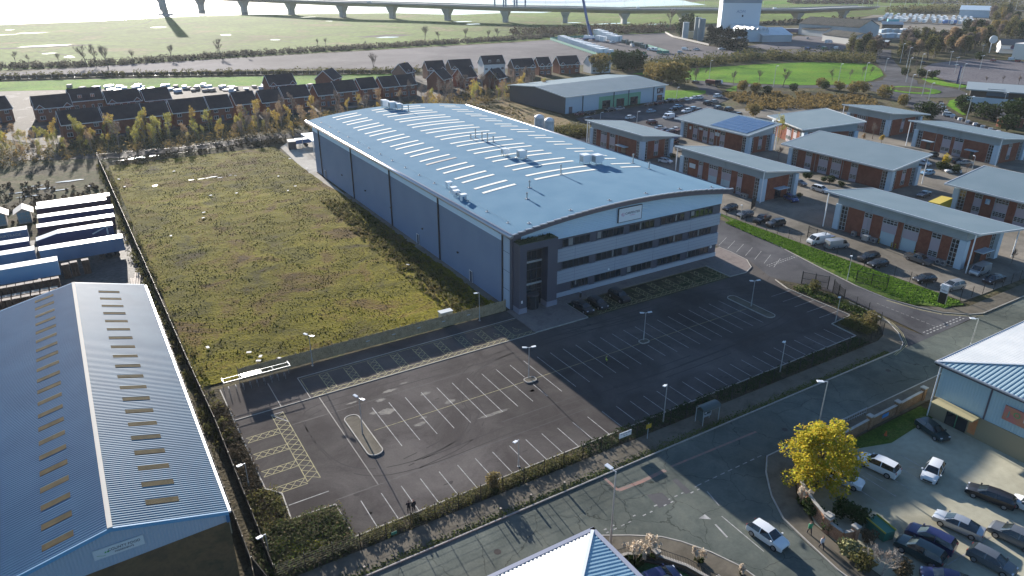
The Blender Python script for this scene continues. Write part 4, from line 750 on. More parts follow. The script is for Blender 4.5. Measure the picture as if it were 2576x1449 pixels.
# ---------- business units ----------
def unit(label, o, rz, L, D, zf, zb, bays, ov=(3, 2.6, 3.8), end='P', poles=(1, 1, 1), zbr=None, band=None, solar=False, seams=None):
    """o: world ground point of the front corner at the facade's left end; x runs along the facade, y into the depth"""
    U = thing('business_unit', label, 'office unit', (o[0], o[1], 0), R(rz), 'brick business units with mono pitch roofs')
    ovx, ovf, ovb = ov; zbr = zbr or min(zf, zb)-1.1
    sl = (zb-zf)/(D+ovf+ovb); zz = lambda y: zf+(y+ovf)*sl
    def K(name, mb, m_, par=U): return obj(name, mb, m_, par, world=False)
    mb = MB(); c = [(-ovx, -ovf), (L+ovx, -ovf), (L+ovx, D+ovb), (-ovx, D+ovb)]; mb.prism(c, [zz(y)-.28 for x, y in c], [zz(y) for x, y in c]); rf = K('roof', mb, mat('roof_%d' % len(bpy.data.objects), (0, 0, 0)) if False else (M_uro if abs(rz+90) < 5 else M_uro2))
    mb = MB()
    for a, b in ((0, 1), (1, 2), (2, 3), (3, 0)): mb.bar((*c[a], zz(c[a][1])-.12), (*c[b], zz(c[b][1])-.12), .2, .36)
    K('roof_edge', mb, M_edge, rf)
    if solar:
        mb = MB(); 
        for i in range(8):
            for j in range(5):
                x0 = L-15.5+i*1.9; y0 = -ovf+1.2+j*2.6; mb.prism([(x0, y0), (x0+1.8, y0), (x0+1.8, y0+2.5), (x0, y0+2.5)], [zz(y)+.05 for y in (y0, y0, y0+2.5, y0+2.5)], [zz(y)+.12 for y in (y0, y0, y0+2.5, y0+2.5)])
        K('solar_array', mb, M_solar, rf)
    mb = MB(); mb.box(0, L, 0, D, 0, zbr); K('wall', mb, M_brick)
    mb = MB(); c = [(-.12, -.12), (L+.12, -.12), (L+.12, D+.12), (-.12, D+.12)]; mb.prism(c, zbr, [zz(y)-.3 for x, y in c]); K('cladding', mb, M_ucl)
    for x, y in ((-.35, -.35), (L-.95, -.35), (L-.55, D-.9)): mb = MB(); mb.box(x, x+1.35, y, y+1.35, 0, zbr+.02); K('pillar', mb, M_ubl)
    for (x, y), on in zip(((-ovx+.7, -ovf+.5), (L+ovx-.8, -ovf+.5), (L+ovx-.8, D+ovb-.5)), poles):
        if on: mb = MB(); mb.tube([(x, y, 0), (x, y, zz(y)-.3)], .13, 8); K('roof_pole', mb, M_wht)
    def win(x0, x1, z0, z1, nx_, nz_, side=0):
        pt = (lambda a, b, z: (a, -b, z)) if side == 0 else (lambda a, b, z: (L+b, a, z))
        def bx(mb, a0, a1, b0, b1, za, zb_):
            if side == 0: mb.box(a0, a1, -b1, -b0, za, zb_)
            else: mb.box(L+b0, L+b1, a0, a1, za, zb_)
        f = MB(); bx(f, x0, x1, .01, .1, z0, z0+.1); bx(f, x0, x1, .01, .1, z1-.1, z1)
        for k in range(nx_+1): a = x0+(x1-x0-.09)*k/nx_; bx(f, a, a+.09, .012, .1, z0+.1, z1-.1)
        for k in range(1, nz_): z = z0+(z1-z0)*k/nz_; bx(f, x0, x1, .014, .09, z-.04, z+.04)
        w = K('window', f, M_uwhite); gl = MB(); bx(gl, x0+.05, x1-.05, .005, .04, z0+.05, z1-.05); K('glass', gl, M_glass, w)
    def pan(x0, x1, z0, z1, side=0, nm='infill_panel', m_=M_lilac, t=.06):
        mb = MB(); mb.box(x0, x1, -t, -.002, z0, z1) if side == 0 else mb.box(L+.002, L+t, x0, x1, z0, z1); return K(nm, mb, m_)
    win(1.05, 2.6, .15, zbr-.1, 2, 6); win(L-2.5, L-1.0, .15, zbr-.1, 2, 6)
    for b in bays:
        x0, x1, t = b[:3]
        if t == 'P': win(x0, x1, zbr-1.2, zbr-.1, 2 if x1-x0 < 3 else 4, 2); pan(x0, x1, 2.0, zbr-1.22); win(x0, x1, .75, 1.98, 2 if x1-x0 < 3 else 4, 3); pan(x0, x1, .02, .73)
        if t == 'D': win(x0, x1, zbr-1.2, zbr-.1, 4, 2); pan(x0, x1, 2.7, zbr-1.22); pan(x0+.1, x1-.1, .03, 2.68, nm='roller_door', m_=M_rd, t=.09)
        if t == 'E':
            mb = MB(); mb.prism([(x0-.8, -1.6), (x1+.8, -1.6), (x1+.8, -.02), (x0-.8, -.02)], 2.75, 2.95); K('canopy', mb, M_ubl); pan(x0+.4, x1-.4, .03, 2.3, nm='door', m_=M_glass)
        if t == 'S': pan(x0, x1, b[3], b[4], nm='sign_board', m_=b[5], t=.1)
        if t == 'K':
            mb = MB(); mb.box(x0, x0+.9, -1.1, -.3, .02, .95); k_ = K('air_conditioner', mb, M_gal); mb = MB(); mb.tube([(x0+.45, -1.11, .5), (x0+.45, -1.14, .5)], .3, 12); K('fan_grille', mb, M_frame, k_)
    for x in [L*.28, L*.56] if L > 20 else [L*.5]: mb = MB(); mb.tube([(x, -.28, .05), (x, -.28, zz(0)-.4)], .06, 5); K('downpipe', mb, M_ucl)
    # near end
    if D > 8:
        win(D-2.4, D-.95, .15, zbr-.1, 2, 6, 1)
        if end == 'P': win(.55, 2.0, .15, zbr-.1, 2, 6, 1); win(D*.42, D*.42+1.6, zbr-1.2, zbr-.1, 2, 2, 1); pan(D*.42, D*.42+1.6, 2.1, zbr-1.22, 1); win(D*.42, D*.42+1.6, .8, 2.08, 2, 3, 1)
        if end == 'E':
            mb = MB(); mb.box(L+.02, L+1.8, D*.35, D*.35+4, 2.75, 2.95); K('canopy', mb, M_ubl); pan(D*.35+.8, D*.35+3, .03, 2.3, 1, 'door', M_glass)
    return U
M_rd = mat('roller_door_blue', (.32, .42, .46), .5)
M_sg1 = mat('pale_sign', (.5, .56, .58), .5); M_sg2 = mat('red_white_sign', (.5, .15, .1), .5)
unit('nearest brick unit with two pale roller doors and striped bollards facing the fenced yard', (143, 93.3), -90, 28, 12.2, 8.3, 6.2, [(6.6, 8.4, 'P'), (10.9, 14.2, 'D'), (15.6, 18.9, 'D'), (21.5, 23.4, 'P'), (5, 0, 'K'), (8.9, 0, 'K'), (9.9, 0, 'K'), (23.9, 0, 'K'), (24.9, 0, 'K')], (2.8, 1.6, 4.2), 'E', (1, 1, 1), 5.75)
unit('brick unit beside the factory roof edge with a pale sign near its left pillar', (144.6, 144.3), -90, 28.6, 12, 8.3, 6.2, [(3.2, 5.4, 'S', 3.2, 4.4, M_sg1), (6.6, 8.2, 'P'), (10.4, 13.6, 'D'), (15, 18.2, 'D'), (20.4, 22, 'P'), (19, 0, 'K'), (23, 0, 'K'), (24, 0, 'K')], (1.6, 1.6, 3.4), 'E', (1, 1, 0), 5.75)
unit('small brick unit farthest up the yard beside the silos', (146.6, 188.2), -90, 25, 11.5, 8.0, 6.1, [(5, 8, 'P'), (9.5, 12.2, 'P'), (15, 18, 'E')], (1.6, 1.6, 3), 'P', (1, 0, 0), 5.6)
unit('wide brick unit in the middle of the estate with a bush bed along its front', (181, 136.8), -90, 32, 11.5, 6.25, 8.3, [(5.5, 7.6, 'P'), (10, 13, 'P'), (14.2, 17.2, 'P'), (20.2, 22.3, 'P')], (1.6, 2.6, 3), 'P', (0, 0, 1), 5.1)
unit('brick unit with dark solar panels on its blue grey roof', (181, 182), -90, 29.5, 10.5, 6.25, 8.4, [(3.6, 4.4, 'S', 3.2, 4.2, M_sg1), (5.4, 7.4, 'P'), (7.8, 9.6, 'S', 3.8, 4.6, M_sg1), (10, 12, 'P'), (13, 15, 'P'), (15.3, 17.2, 'S', 3.2, 4.3, M_sg1), (17.6, 19.6, 'P')], (1.4, 2.6, 2), 'P', (0, 0, 1), 5.1, solar=True)
unit('brick unit cut by the right edge with blue emblem sign and tall corner glazing', (180.5, 87.8), -90, 34, 11, 6.25, 8.4, [(4.6, 6.4, 'P'), (7.2, 8.2, 'S', 3.1, 4.3, mat('blue_sign', (.12, .3, .45), .5, col2=(.5, .56, .6), sc=1.2)), (9.2, 12.2, 'P'), (14, 17, 'P')], (1.6, 2.8, 3), 'P', (0, 0, 0), 5.1)
unit('turned brick unit with broad pale grey roof behind the central units', (211, 168.4), -113, 21, 18, 6.2, 8.3, [(10, 13, 'P'), (14.5, 16.5, 'P')], (1.6, 1.6, 2), 'P', (0, 0, 0), 5.0)
unit('farthest brick unit near the roundabout with tall blue corner pillar', (243, 161.8), -93, 16.5, 17, 8.4, 6.2, [(4, 7.5, 'P')], (1.8, 1.8, 3), 'P', (1, 0, 0), 5.6)
unit('long brick unit at upper right with two canopied doors facing the parked cars', (236, 131.8), -94, 26.5, 13.5, 8.3, 6.2, [(4.2, 6.4, 'E'), (9.5, 12.3, 'P'), (13.4, 16.2, 'P'), (18.6, 20.6, 'E')], (2.2, 1.8, 4.5), 'P', (1, 1, 0), 5.6)

# ---------- houses ----------
def mk_house(L, kind, brickm, D=8.6):
    H_ = thing('house', 'x', 'house', (0, 0, 0), 0, 'new brick houses beyond the birch trees')
    def K(n, mb, m_, par=H_): return obj(n, mb, m_, par, world=False)
    e, r = (5.0, 8.8) if kind != 'T' else (6.2, 10)
    mb = MB(); mb.box(0, L, 0, D, 0, e)
    for x in (0, L): mb.quad((x, 0, e), (x, D, e), (x, D/2, r-.1)) if x == 0 else mb.quad((x, D, e), (x, 0, e), (x, D/2, r-.1))
    K('wall', mb, brickm)
    mb = MB(); s = (r-e)/(D/2)
    for y0, y1, z0, z1 in ((-.4, D/2, e-.4*s, r), (D/2, D+.4, r, e-.4*s)):
        mb.prism([(-.25, y0), (L+.25, y0), (L+.25, y1), (-.25, y1)], [z0, z0, z1, z1], [z0+.18, z0+.18, z1+.18, z1+.18])
    rf = K('roof', mb, M_slate)
    mb = MB(); mb.box(-.25, L+.25, -.5, -.4, e-.45, e-.2)
    for x in (-.3, L+.22):
        mb.bar((x, -.45, e-.3), (x, D/2, r+.05), .1, .25); mb.bar((x, D/2, r+.05), (x, D+.45, e-.3), .1, .25)
    K('eaves_board', mb, M_upvc, rf)
    def w(x, z, ww=1.3, hh=1.2, y=0):
        f = MB(); f.box(x-ww/2, x+ww/2, y-.08, y-.01, z, z+.1); f.box(x-ww/2, x+ww/2, y-.08, y-.01, z+hh-.1, z+hh)
        for k in range(3 if ww > 1 else 2): a = x-ww/2+(ww-.09)*k/(2 if ww > 1 else 1); f.box(a, a+.09, y-.08, y-.011, z+.1, z+hh-.1)
        o_ = K('window', f, M_upvc); gl = MB(); gl.box(x-ww/2+.05, x+ww/2-.05, y-.04, y-.005, z+.05, z+hh-.05); K('glass', gl, M_glass, o_)
    xs_ = {'G': [1.6, L*.38, L*.6, L-1.6], 'P': [2, L-2], 'T': [1.5, L*.36, L*.64, L-1.5]}[kind]
    for i, x in enumerate(xs_): w(x, 3.2, 1.5 if i in (0, len(xs_)-1) else .8)
    w(1.8, .7, 1.7, 1.4); w(L-1.8, .7, 1.7, 1.4)
    mb = MB(); mb.box(L/2-.5, L/2+.5, -.07, -.01, .03, 2.1); K('door', mb, M_char)
    if kind == 'G':
        for x in (1.6, L-1.6):
            mb = MB(); mb.prism([(x-1.3, -.15), (x+1.3, -.15), (x+1.3, -.02), (x-1.3, -.02)], e-.5, e-.3); mb.quad((x-1.3, -.15, e-.3), (x+1.3, -.15, e-.3), (x, -.15, e+1.1))
            gb = K('gablet', mb, brickm); mb = MB()
            for s_ in (-1, 1): mb.quad((x, -.35, e+1.25), (x, 1.7, e+1.25), (x+s_*1.6, -.0, e-.3), (x+s_*1.6, -.35, e-.3)); mb.bar((x, -.38, e+1.25), (x+s_*1.55, -.38, e-.25), .07, .2)
            K('gablet_roof', mb, M_slate, gb); mb = MB()
            for s_ in (-1, 1): mb.bar((x, -.42, e+1.22), (x+s_*1.55, -.42, e-.28), .05, .16)
            K('gablet_board', mb, M_upvc, gb)
    if kind == 'T':
        for x in (L*.3, L*.7):
            mb = MB(); mb.box(x-.8, x+.8, .8, 3, e+.3, e+2.1); db = K('dormer', mb, M_slate); mb = MB(); mb.box(x-.72, x+.72, .72, .79, e+.75, e+2); K('dormer_window', mb, M_upvc, db); mb = MB(); mb.box(x-.6, x-.05, .69, .71, e+.85, e+1.9); mb.box(x+.05, x+.6, .69, .71, e+.85, e+1.9); K('glass', mb, M_glass, db)
    return H_
protos = {}
def house(ea, eb, kind, label, brick='r', ang=None, L=None, rows='w'):
    a, b = q(*ea, 5.0), q(*eb, 5.0); Lm = math.hypot(b.x-a.x, b.y-a.y); L = L or (8.2 if Lm < 7.8 else 9.6 if Lm < 8.9 else 11 if Lm < 9.7 else 12.2)
    ang = ang if ang is not None else 6
    key = (kind, brick, L); bm_ = {'r': M_housew, 'b': M_housew2, 'w': M_render}[brick]
    if key not in protos: protos[key] = h = mk_house(L, kind, bm_)
    else: h = dup(protos[key])
    h.location = (a.x-.9, a.y+.3, 0); h.rotation_euler = (0, 0, R(ang)); h['label'] = label; return h
num = ['leftmost', 'second from left', 'third from left', 'fourth from left', 'fifth from left', 'sixth from left', 'seventh from left', 'eighth from left', 'ninth from left', 'tenth from left', 'eleventh from left', 'twelfth from left', 'thirteenth from left']
front = [((1, 1, 650, 1253), (1, 1, 990, 1217)), ((1, 1, 1090, 1208), (1, 1, 1420, 1172)), ((1, 1, 1490, 1170), (1, 1, 1700, 1145)), ((1, 1, 1770, 1133), (1, 1, 2060, 1100)), ((1, 1, 2140, 1090), (1, 1, 2330, 1075)), ((1, 1, 2400, 1050), (1, 1, 2600, 1030)), ((1, 2, 90, 1028), (1, 2, 240, 1010)), ((1, 2, 310, 985), (1, 2, 540, 962)), ((1, 2, 650, 957), (1, 2, 800, 938)), ((1, 2, 840, 925), (1, 2, 1030, 905)), ((1, 2, 1080, 893), (1, 2, 1245, 880)), ((1, 2, 1300, 875), (1, 2, 1445, 862)), ((1, 2, 1475, 858), (1, 2, 1600, 840))]
for i, (a, b) in enumerate(front): house(a, b, 'P', 'plain brick house with dark roof, %s in the front row behind the birches' % num[i])
house((1, 1, 380, 1093), (1, 1, 685, 1085), 'G', 'brick house with two small front gables, leftmost of the back row by the muddy site')
house((1, 1, 750, 1050), (1, 1, 1025, 1030), 'T', 'taller brick house with two roof windows in the back row by the building site')
house((1, 1, 1110, 1035), (1, 1, 1400, 1005), 'G', 'brick house with two small gables right of the house with roof windows')
house((1, 1, 1490, 1010), (1, 1, 1730, 990), 'P', 'brick house on the right end of the left back row')
house((1, 2, 160, 860), (1, 2, 385, 845), 'G', 'lone brick house with sunlit roof slope standing on the site by the grass bank')
house((1, 2, 1748, 703), (1, 2, 1915, 697), 'G', 'narrow buff house with two gables right of the yellow scaffold', 'b', -6)
house((1, 2, 1985, 690), (1, 2, 2205, 685), 'G', 'wide buff house with two gables left of the tall white fronted house', 'b', -6)
house((1, 2, 2310, 672), (1, 2, 2500, 665), 'T', 'tall white fronted house with two roof windows', 'w', -8)
house((1, 3, 40, 680), (1, 3, 230, 672), 'G', 'brick house with two gables right of the tall white fronted one', 'b', -8)
house((1, 3, 290, 662), (1, 3, 440, 655), 'G', 'narrow brick house near the retail warehouse roof, second of three', 'r', -8, 7.5)
house((1, 3, 500, 650), (1, 3, 725, 640), 'G', 'wide brick house beside the white cottage', 'r', -8)
house((1, 3, 815, 645), (1, 3, 1000, 638), 'G', 'white rendered cottage with dark roof at the right end of the estate', 'w', -8)
house((1, 2, 1900, 800), (1, 2, 2050, 790), 'P', 'low brick house with grey roof half hidden by birches', 'r', 35, 9)
house((1, 2, 2110, 780), (1, 2, 2240, 772), 'P', 'brick house with dark roof in front of the tall white fronted house', 'r', 10)
house((1, 2, 2450, 790), (1, 2, 2576, 780), 'P', 'brick house under construction with pale roof felt right of the white fronted house', 'r', 25, 7.5)
house((1, 2, 1530, 730), (1, 2, 1680, 720), 'G', 'brick house with bright sunlit felted roof behind yellow scaffold', 'b', 30, 7.5)
house((1, 2, 790, 800), (1, 2, 960, 830), 'P', 'brick house with half tiled battened roof on the grass bank', 'r', 48, 10.5)
house((1, 1, -150, 1120), (1, 1, 100, 1110), 'P', 'brick house cut by the left edge with sunlit hipped porch', 'r', 20)
# ---------- generic gabled shed from three ground picks ----------
def shed(name, label, a, b, D, eave, ridge, roofm, wallm, ov=.5, cat='warehouse', along=True, side=1, stripes=None, n=1):
    """a->b is the visible long side, D the depth away from the viewer; ridge runs a->b, or across if along is False"""
    a = Vector((a[0], a[1])); b = Vector((b[0], b[1])); u = (b-a).normalized(); v = Vector((-u.y, u.x))*side; L = (b-a).length
    T = thing(name, label, cat, (a.x, a.y, 0)); mb = MB()
    P = lambda s, t, z: ((a+u*s+v*t).x, (a+u*s+v*t).y, z)
    def qd(*p): mb.quad(*(p if side > 0 else p[::-1]))
    qd(P(0, 0, 0), P(L, 0, 0), P(L, 0, eave), P(0, 0, eave)); qd(P(L, D, 0), P(0, D, 0), P(0, D, eave), P(L, D, eave))
    nb = n; seg = (D if along else L)/nb
    if along:
        qd(P(0, D, 0), P(0, 0, 0), P(0, 0, eave), P(0, D, eave)); qd(P(L, 0, 0), P(L, D, 0), P(L, D, eave), P(L, 0, eave))
        for k in range(nb):
            qd(P(0, (k+1)*seg, eave), P(0, k*seg, eave), P(0, (k+.5)*seg, ridge)); qd(P(L, k*seg, eave), P(L, (k+1)*seg, eave), P(L, (k+.5)*seg, ridge))
    else:
        qd(P(0, D, 0), P(0, 0, 0), P(0, 0, eave), P(0, D, eave)); qd(P(L, 0, 0), P(L, D, 0), P(L, D, eave), P(L, 0, eave))
        for k in range(nb): qd(P(k*seg, 0, eave), P((k+1)*seg, 0, eave), P((k+.5)*seg, 0, ridge)); qd(P((k+1)*seg, D, eave), P(k*seg, D, eave), P((k+.5)*seg, D, ridge))
    obj('wall', mb, wallm, T)
    for k in range(nb):
        mb = MB()
        def sl(p): mb.quad(*(p if side > 0 else p[::-1])); mb.quad(*[(x, y, z-.2) for x, y, z in (p[::-1] if side > 0 else p)])
        if along: sl([P(-ov, k*seg-(ov if k == 0 else 0), eave), P(L+ov, k*seg-(ov if k == 0 else 0), eave), P(L+ov, (k+.5)*seg, ridge+.15), P(-ov, (k+.5)*seg, ridge+.15)]); sl([P(-ov, (k+.5)*seg, ridge+.15), P(L+ov, (k+.5)*seg, ridge+.15), P(L+ov, (k+1)*seg, eave+.05), P(-ov, (k+1)*seg, eave+.05)])
        else: sl([P(k*seg, -ov, eave+.05), P((k+.5)*seg, -ov, ridge+.15), P((k+.5)*seg, D+ov, ridge+.15), P(k*seg, D+ov, eave+.05)]); sl([P((k+.5)*seg, -ov, ridge+.15), P((k+1)*seg, -ov, eave+.05), P((k+1)*seg, D+ov, eave+.05), P((k+.5)*seg, D+ov, ridge+.15)])
        obj('roof', mb, roofm, T)
    return T, P
M_asb = gmat('weathered_dark_sheet_roof', [(.05, .052, .045), (.085, .082, .07), (.065, .065, .055)], .15, 1.5, rough=.8)
M_palew = mat('pale_grey_wall', (.36, .4, .42), .7, col2=(.3, .34, .36), sc=.1); M_whw = mat('white_sheet_roof', (.62, .64, .64), .45, col2=(.5, .53, .54), sc=.15)
T, P = shed('depot_shed', 'largest dark roofed shed with pale gable end in the depot by the bridge', q(1, 4, 300, 345), q(1, 4, 900, 395), 30, 9, 14, M_asb, M_palew, along=True)
T2, P = shed('depot_shed', 'low dark roofed shed in front of the largest depot shed', q(1, 4, 540, 410), q(1, 4, 820, 450), 22, 5, 8, M_asb, mat('cream_wall', (.4, .4, .37), .8), along=True)
shed('depot_shed', 'dark roofed lean shed left of the depot sheds', q(1, 4, 335, 350), q(1, 4, 560, 375), 16, 5, 7.5, M_asb, mat('white_wall', (.5, .5, .48), .8))
shed('depot_office', 'flat pale roofed office with small windows at the depot gate', q(1, 4, 830, 460), q(1, 4, 1190, 480), 14, 4, 4.6, M_palew, M_housew, cat='office')
shed('small_shed', 'striped roof shed behind the depot by the trailers', q(1, 4, 1140, 300), q(1, 4, 1350, 305), 12, 5, 7, M_palew, M_asb)
shed('motorway_depot', 'blue grey metal depot building beside the motorway', q(1, 4, 1915, 170), q(1, 4, 2220, 180), 40, 8, 12, M_ubl, M_ubl)
shed('white_works', 'white multi gabled works roof beside the tall white tower', q(1, 3, 2310, 420), q(1, 3, 2570, 420), 60, 8, 10.5, M_whw, mat('blue_white_wall', (.36, .45, .52), .6), along=False, n=6)
shed('works_shed', 'blue white low shed joining the tower and the conifers', q(1, 3, 2250, 415), q(1, 3, 2470, 420), 14, 6, 7, mat('slate_lean_roof', (.12, .16, .18), .6), mat('blue_white_wall2', (.36, .45, .52), .6))
shed('tunnel_shed', 'white curved tunnel shed with cabins in front', q(1, 4, -60, 425), q(1, 4, 235, 420), 34, 5, 9.5, M_whw, M_palew)
shed('brick_substation', 'small brick substation with sunlit side by the retail car park', q(1, 4, 2290, 1270), q(1, 4, 2370, 1290), 8, 3.2, 3.3, M_asb, M_housew, cat='substation')
# tall white tower
a = q(1, 3, 2060, 420); Tw = thing('tower_mill', 'tall white windowless mill tower with grey top band beyond the conifers', 'tower', (a.x, a.y, 0))
tb, tc = q(1, 3, 1970, 330), q(1, 3, 2250, 385)
ta = q(1, 3, 2085, 375); hh = 30
mb = MB(); pl = [(ta.x, ta.y), (ta.x+23, ta.y-20), (ta.x+40, ta.y), (ta.x+17, ta.y+20)]; mb.prism(pl, 0, hh-3.4); obj('wall', mb, mat('tower_white', (.5, .55, .6), .6), Tw)
mb = MB(); pl = [(ta.x-.15, ta.y-.02), (ta.x+23, ta.y-20.2), (ta.x+40.2, ta.y), (ta.x+17, ta.y+20.2)]; mb.prism(pl, hh-3.4, hh); obj('top_band', mb, mat('tower_band', (.2, .24, .28), .6), Tw)
mb = MB(); u_ = Vector((23, -20, 0)).normalized(); nn_ = Vector((-20, -23, 0)).normalized()*.06; c0 = Vector((ta.x, ta.y, 0))+u_*16+nn_
for s, z0, z1 in ((0, 16, 17.6),): p0 = c0; p1 = c0+u_*1.2; mb.quad((*p0.xy, z0), (*p1.xy, z0), (*p1.xy, z1), (*p0.xy, z1))
obj('window', mb, M_ink, Tw)
mt = Matrix.Translation((Vector((ta.x, ta.y, 20))+u_*15+nn_)-Vector((a.x, a.y, 0))) @ Matrix.Rotation(math.atan2(-20, 23), 4, 'Z') @ Matrix.Rotation(R(90), 4, 'X'); text_mesh('ADM', 3.2, mat('faded_blue', (.12, .2, .35), .6), Tw, mt, ext=.02)
for i, (x, y, l) in enumerate([(1855, 395, 'left'), (1895, 412, 'right')]):
    b = q(1, 3, x, y); mb = MB(); mb.tube([(b.x, b.y, 0), (b.x, b.y, 16.5)], 2.6, 16); single('storage_silo', mb, mat('slate_silo', (.14, .18, .2), .5), '%s of two tall slate blue silos beside the conifers' % l, 'silo', (b.x, b.y, 0), smooth=False)
b = q(1, 3, 1820, 400); mb = MB(); mb.tube([(b.x-3, b.y+6, 0), (b.x-3, b.y+6, 13)], 2.4, 14); single('storage_silo', mb, M_palew, 'pale round silo left of the slate blue silos', 'silo', (b.x-3, b.y+6, 0))
b = q(1, 3, 1730, 385); mb = MB(); mb.prism([(b.x, b.y), (b.x+7, b.y-6), (b.x+12, b.y), (b.x+5, b.y+6)], 0, 5.2); single('cream_cabin', mb, mat('cream_cabin', (.45, .38, .25), .7), 'cream box cabin at the corner of the gravel yard', 'cabin', (b.x, b.y, 0))
# retail pub, brown restaurant, edge building
a = q(1, 4, 2010, 1040); b_ = q(1, 4, 2440, 1075)
Rt = thing('restaurant', 'low brown restaurant with grey roof and white front screen wall', 'restaurant', (a.x, a.y, 0)); u = (b_-a).normalized(); v = Vector((-u.y, u.x, 0))
def ob(mb, a0, a1, b0, b1, z0, z1): mb.prism([((a+u*s+v*t).x, (a+u*s+v*t).y) for s, t in ((a0, b0), (a1, b0), (a1, b1), (a0, b1))], z0, z1)
mb = MB(); ob(mb, 0, 45, 4, 26, 0, 5.2); obj('wall', mb, mat('brown_timber_wall', (.05, .04, .035), .8), Rt)
mb = MB(); ob(mb, -2, 47, 2, 28, 5.2, 5.7); ob(mb, 6, 12, 6, 10, 5.7, 5.9); obj('roof', mb, mat('grey_membrane_roof', (.2, .23, .24), .5), Rt)
mb = MB(); ob(mb, -1.5, 36, 0, .4, 0, 2.9); ob(mb, -1.5, -1.1, .4, 9, 0, 2.9); w_ = obj('screen_wall', mb, mat('white_screen_wall', (.42, .48, .52), .7), Rt); mb = MB(); ob(mb, 17, 19, -.08, -.002, .02, 2.1); obj('gate', mb, mat('brown_gate', (.08, .05, .04), .8), w_)
mb = MB(); ob(mb, 6, 14, 3.85, 3.98, 3.3, 4.8); obj('sign_board', mb, mat('navy_sign', (.05, .09, .14), .5), Rt)
T, P = shed('pub', 'white pub with grey pitched roof and round emblem beside the far car park', q(1, 4, 2330, 535), q(1, 4, 2620, 545), 12, 5.5, 8.8, mat('grey_tile_roof', (.12, .12, .12), .8), M_render, cat='pub')
mb = MB(); c_ = P(7, -.1, 4.2)
for k in (1,): mb.tube([P(7, -.02, 4), P(7, -.2, 4)], 1.5, 14)
obj('emblem', mb, mat('maroon_emblem', (.1, .06, .09), .6), T)
mb = MB(); [mb.quad(P(s, -.05, 3.4), P(s+1, -.05, 3.4), P(s+1, -.05, 5), P(s, -.05, 5)) for s in (15, 18)]; obj('window', mb, M_glass, T)
mb = MB(); mb.quad(P(1, -2, 2.8), P(12, -2, 2.8), P(12, 0, 3.1), P(1, 0, 3.1)); obj('canopy', mb, M_ubl, T)
a = q(1, 4, 2545, 600); mb = MB(); mb.box(a.x, a.x+20, a.y-22, a.y+6, 0, 9.5); single('edge_building', mb, mat('bright_white_wall', (.7, .66, .6), .7), 'white rendered wall of a building on the right edge by the far car park', 'building', (a.x, a.y, 0))
# ---------- vegetation ----------
rnd = random.Random(11)
def leaf(mb, c, s, flat=0):
    a = rnd.uniform(0, 6.283); t = rnd.uniform(-1.2, 1.2)*(1-flat); u = Vector((math.cos(a), math.sin(a), math.sin(t)*.6)).normalized(); w = u.cross(Vector((rnd.uniform(-1, 1), rnd.uniform(-1, 1), rnd.uniform(-.2, 1)))).normalized()
    s *= rnd.uniform(.6, 1.3); u *= s/2; w *= s*.36
    c = Vector(c); mb.quad(c-u, c+w, c+u, c-w)
def lump(mb, c, rx, ry, rz, n, s, shell=.55):
    for _ in range(n):
        while True:
            p = Vector((rnd.uniform(-1, 1), rnd.uniform(-1, 1), rnd.uniform(-1, 1)))
            if p.length < 1: break
        if p.length > .05: p = p.normalized()*(p.length**shell)
        leaf(mb, (c[0]+p.x*rx, c[1]+p.y*ry, c[2]+p.z*rz), s)
def branch(mb, p, d, L, r, depth, tips, spread=.6, n=3, seg=3, up=.15, minr=.012):
    pts = [Vector(p)]; rs = [r]; dd = Vector(d)
    for k in range(seg):
        dd = (dd+Vector((rnd.uniform(-1, 1), rnd.uniform(-1, 1), rnd.uniform(-.5, 1)+up))*.16).normalized(); pts.append(pts[-1]+dd*L/seg); rs.append(max(r*(1-.6*(k+1)/seg), minr))
    mb.tube(pts, rs, 3 if depth < 2 else 5, cap=False)
    if depth == 0: tips.append(pts[-1]); return
    for k in range(n+ (depth > 1)):
        t = rnd.uniform(.35, 1); i = min(int(t*seg), seg-1); pp = pts[i].lerp(pts[i+1], t*seg-i)
        nd = (dd+Vector((rnd.uniform(-1, 1), rnd.uniform(-1, 1), rnd.uniform(-.2, .8)))*spread*1.6).normalized(); branch(mb, pp, nd, L*rnd.uniform(.55, .75), rs[i]*.55, depth-1, tips, spread, n, seg, up, minr)
M_bark = mat('grey_brown_bark', (.1, .085, .07), .9); M_birchb = mat('pale_birch_bark', (.34, .31, .28), .8, col2=(.18, .16, .14), sc=3, coord='O'); M_twig = mat('brown_twigs', (.13, .1, .085), .9)
L_gold = leafmat('golden_leaves', [(.36, .24, .06), (.42, .31, .08), (.26, .22, .07)], trans=.45); L_ygr = leafmat('yellow_green_leaves', [(.24, .24, .06), (.32, .3, .08), (.38, .33, .09)], trans=.45)
L_rust = leafmat('rusty_leaves', [(.28, .19, .11), (.34, .24, .14), (.22, .18, .12)], trans=.4); L_bare = leafmat('twiggy_haze', [(.13, .105, .09), (.18, .145, .125), (.1, .09, .07)], trans=.3)
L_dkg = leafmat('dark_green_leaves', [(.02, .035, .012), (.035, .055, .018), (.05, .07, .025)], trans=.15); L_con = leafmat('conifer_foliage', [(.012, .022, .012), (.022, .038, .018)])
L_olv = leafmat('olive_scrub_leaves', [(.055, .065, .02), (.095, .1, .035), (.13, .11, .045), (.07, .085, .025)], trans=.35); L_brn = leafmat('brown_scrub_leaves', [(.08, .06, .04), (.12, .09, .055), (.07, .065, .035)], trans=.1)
L_mapl = leafmat('turning_maple_leaves', [(.12, .18, .025), (.24, .26, .03), (.42, .34, .035), (.52, .33, .04)], trans=.5)
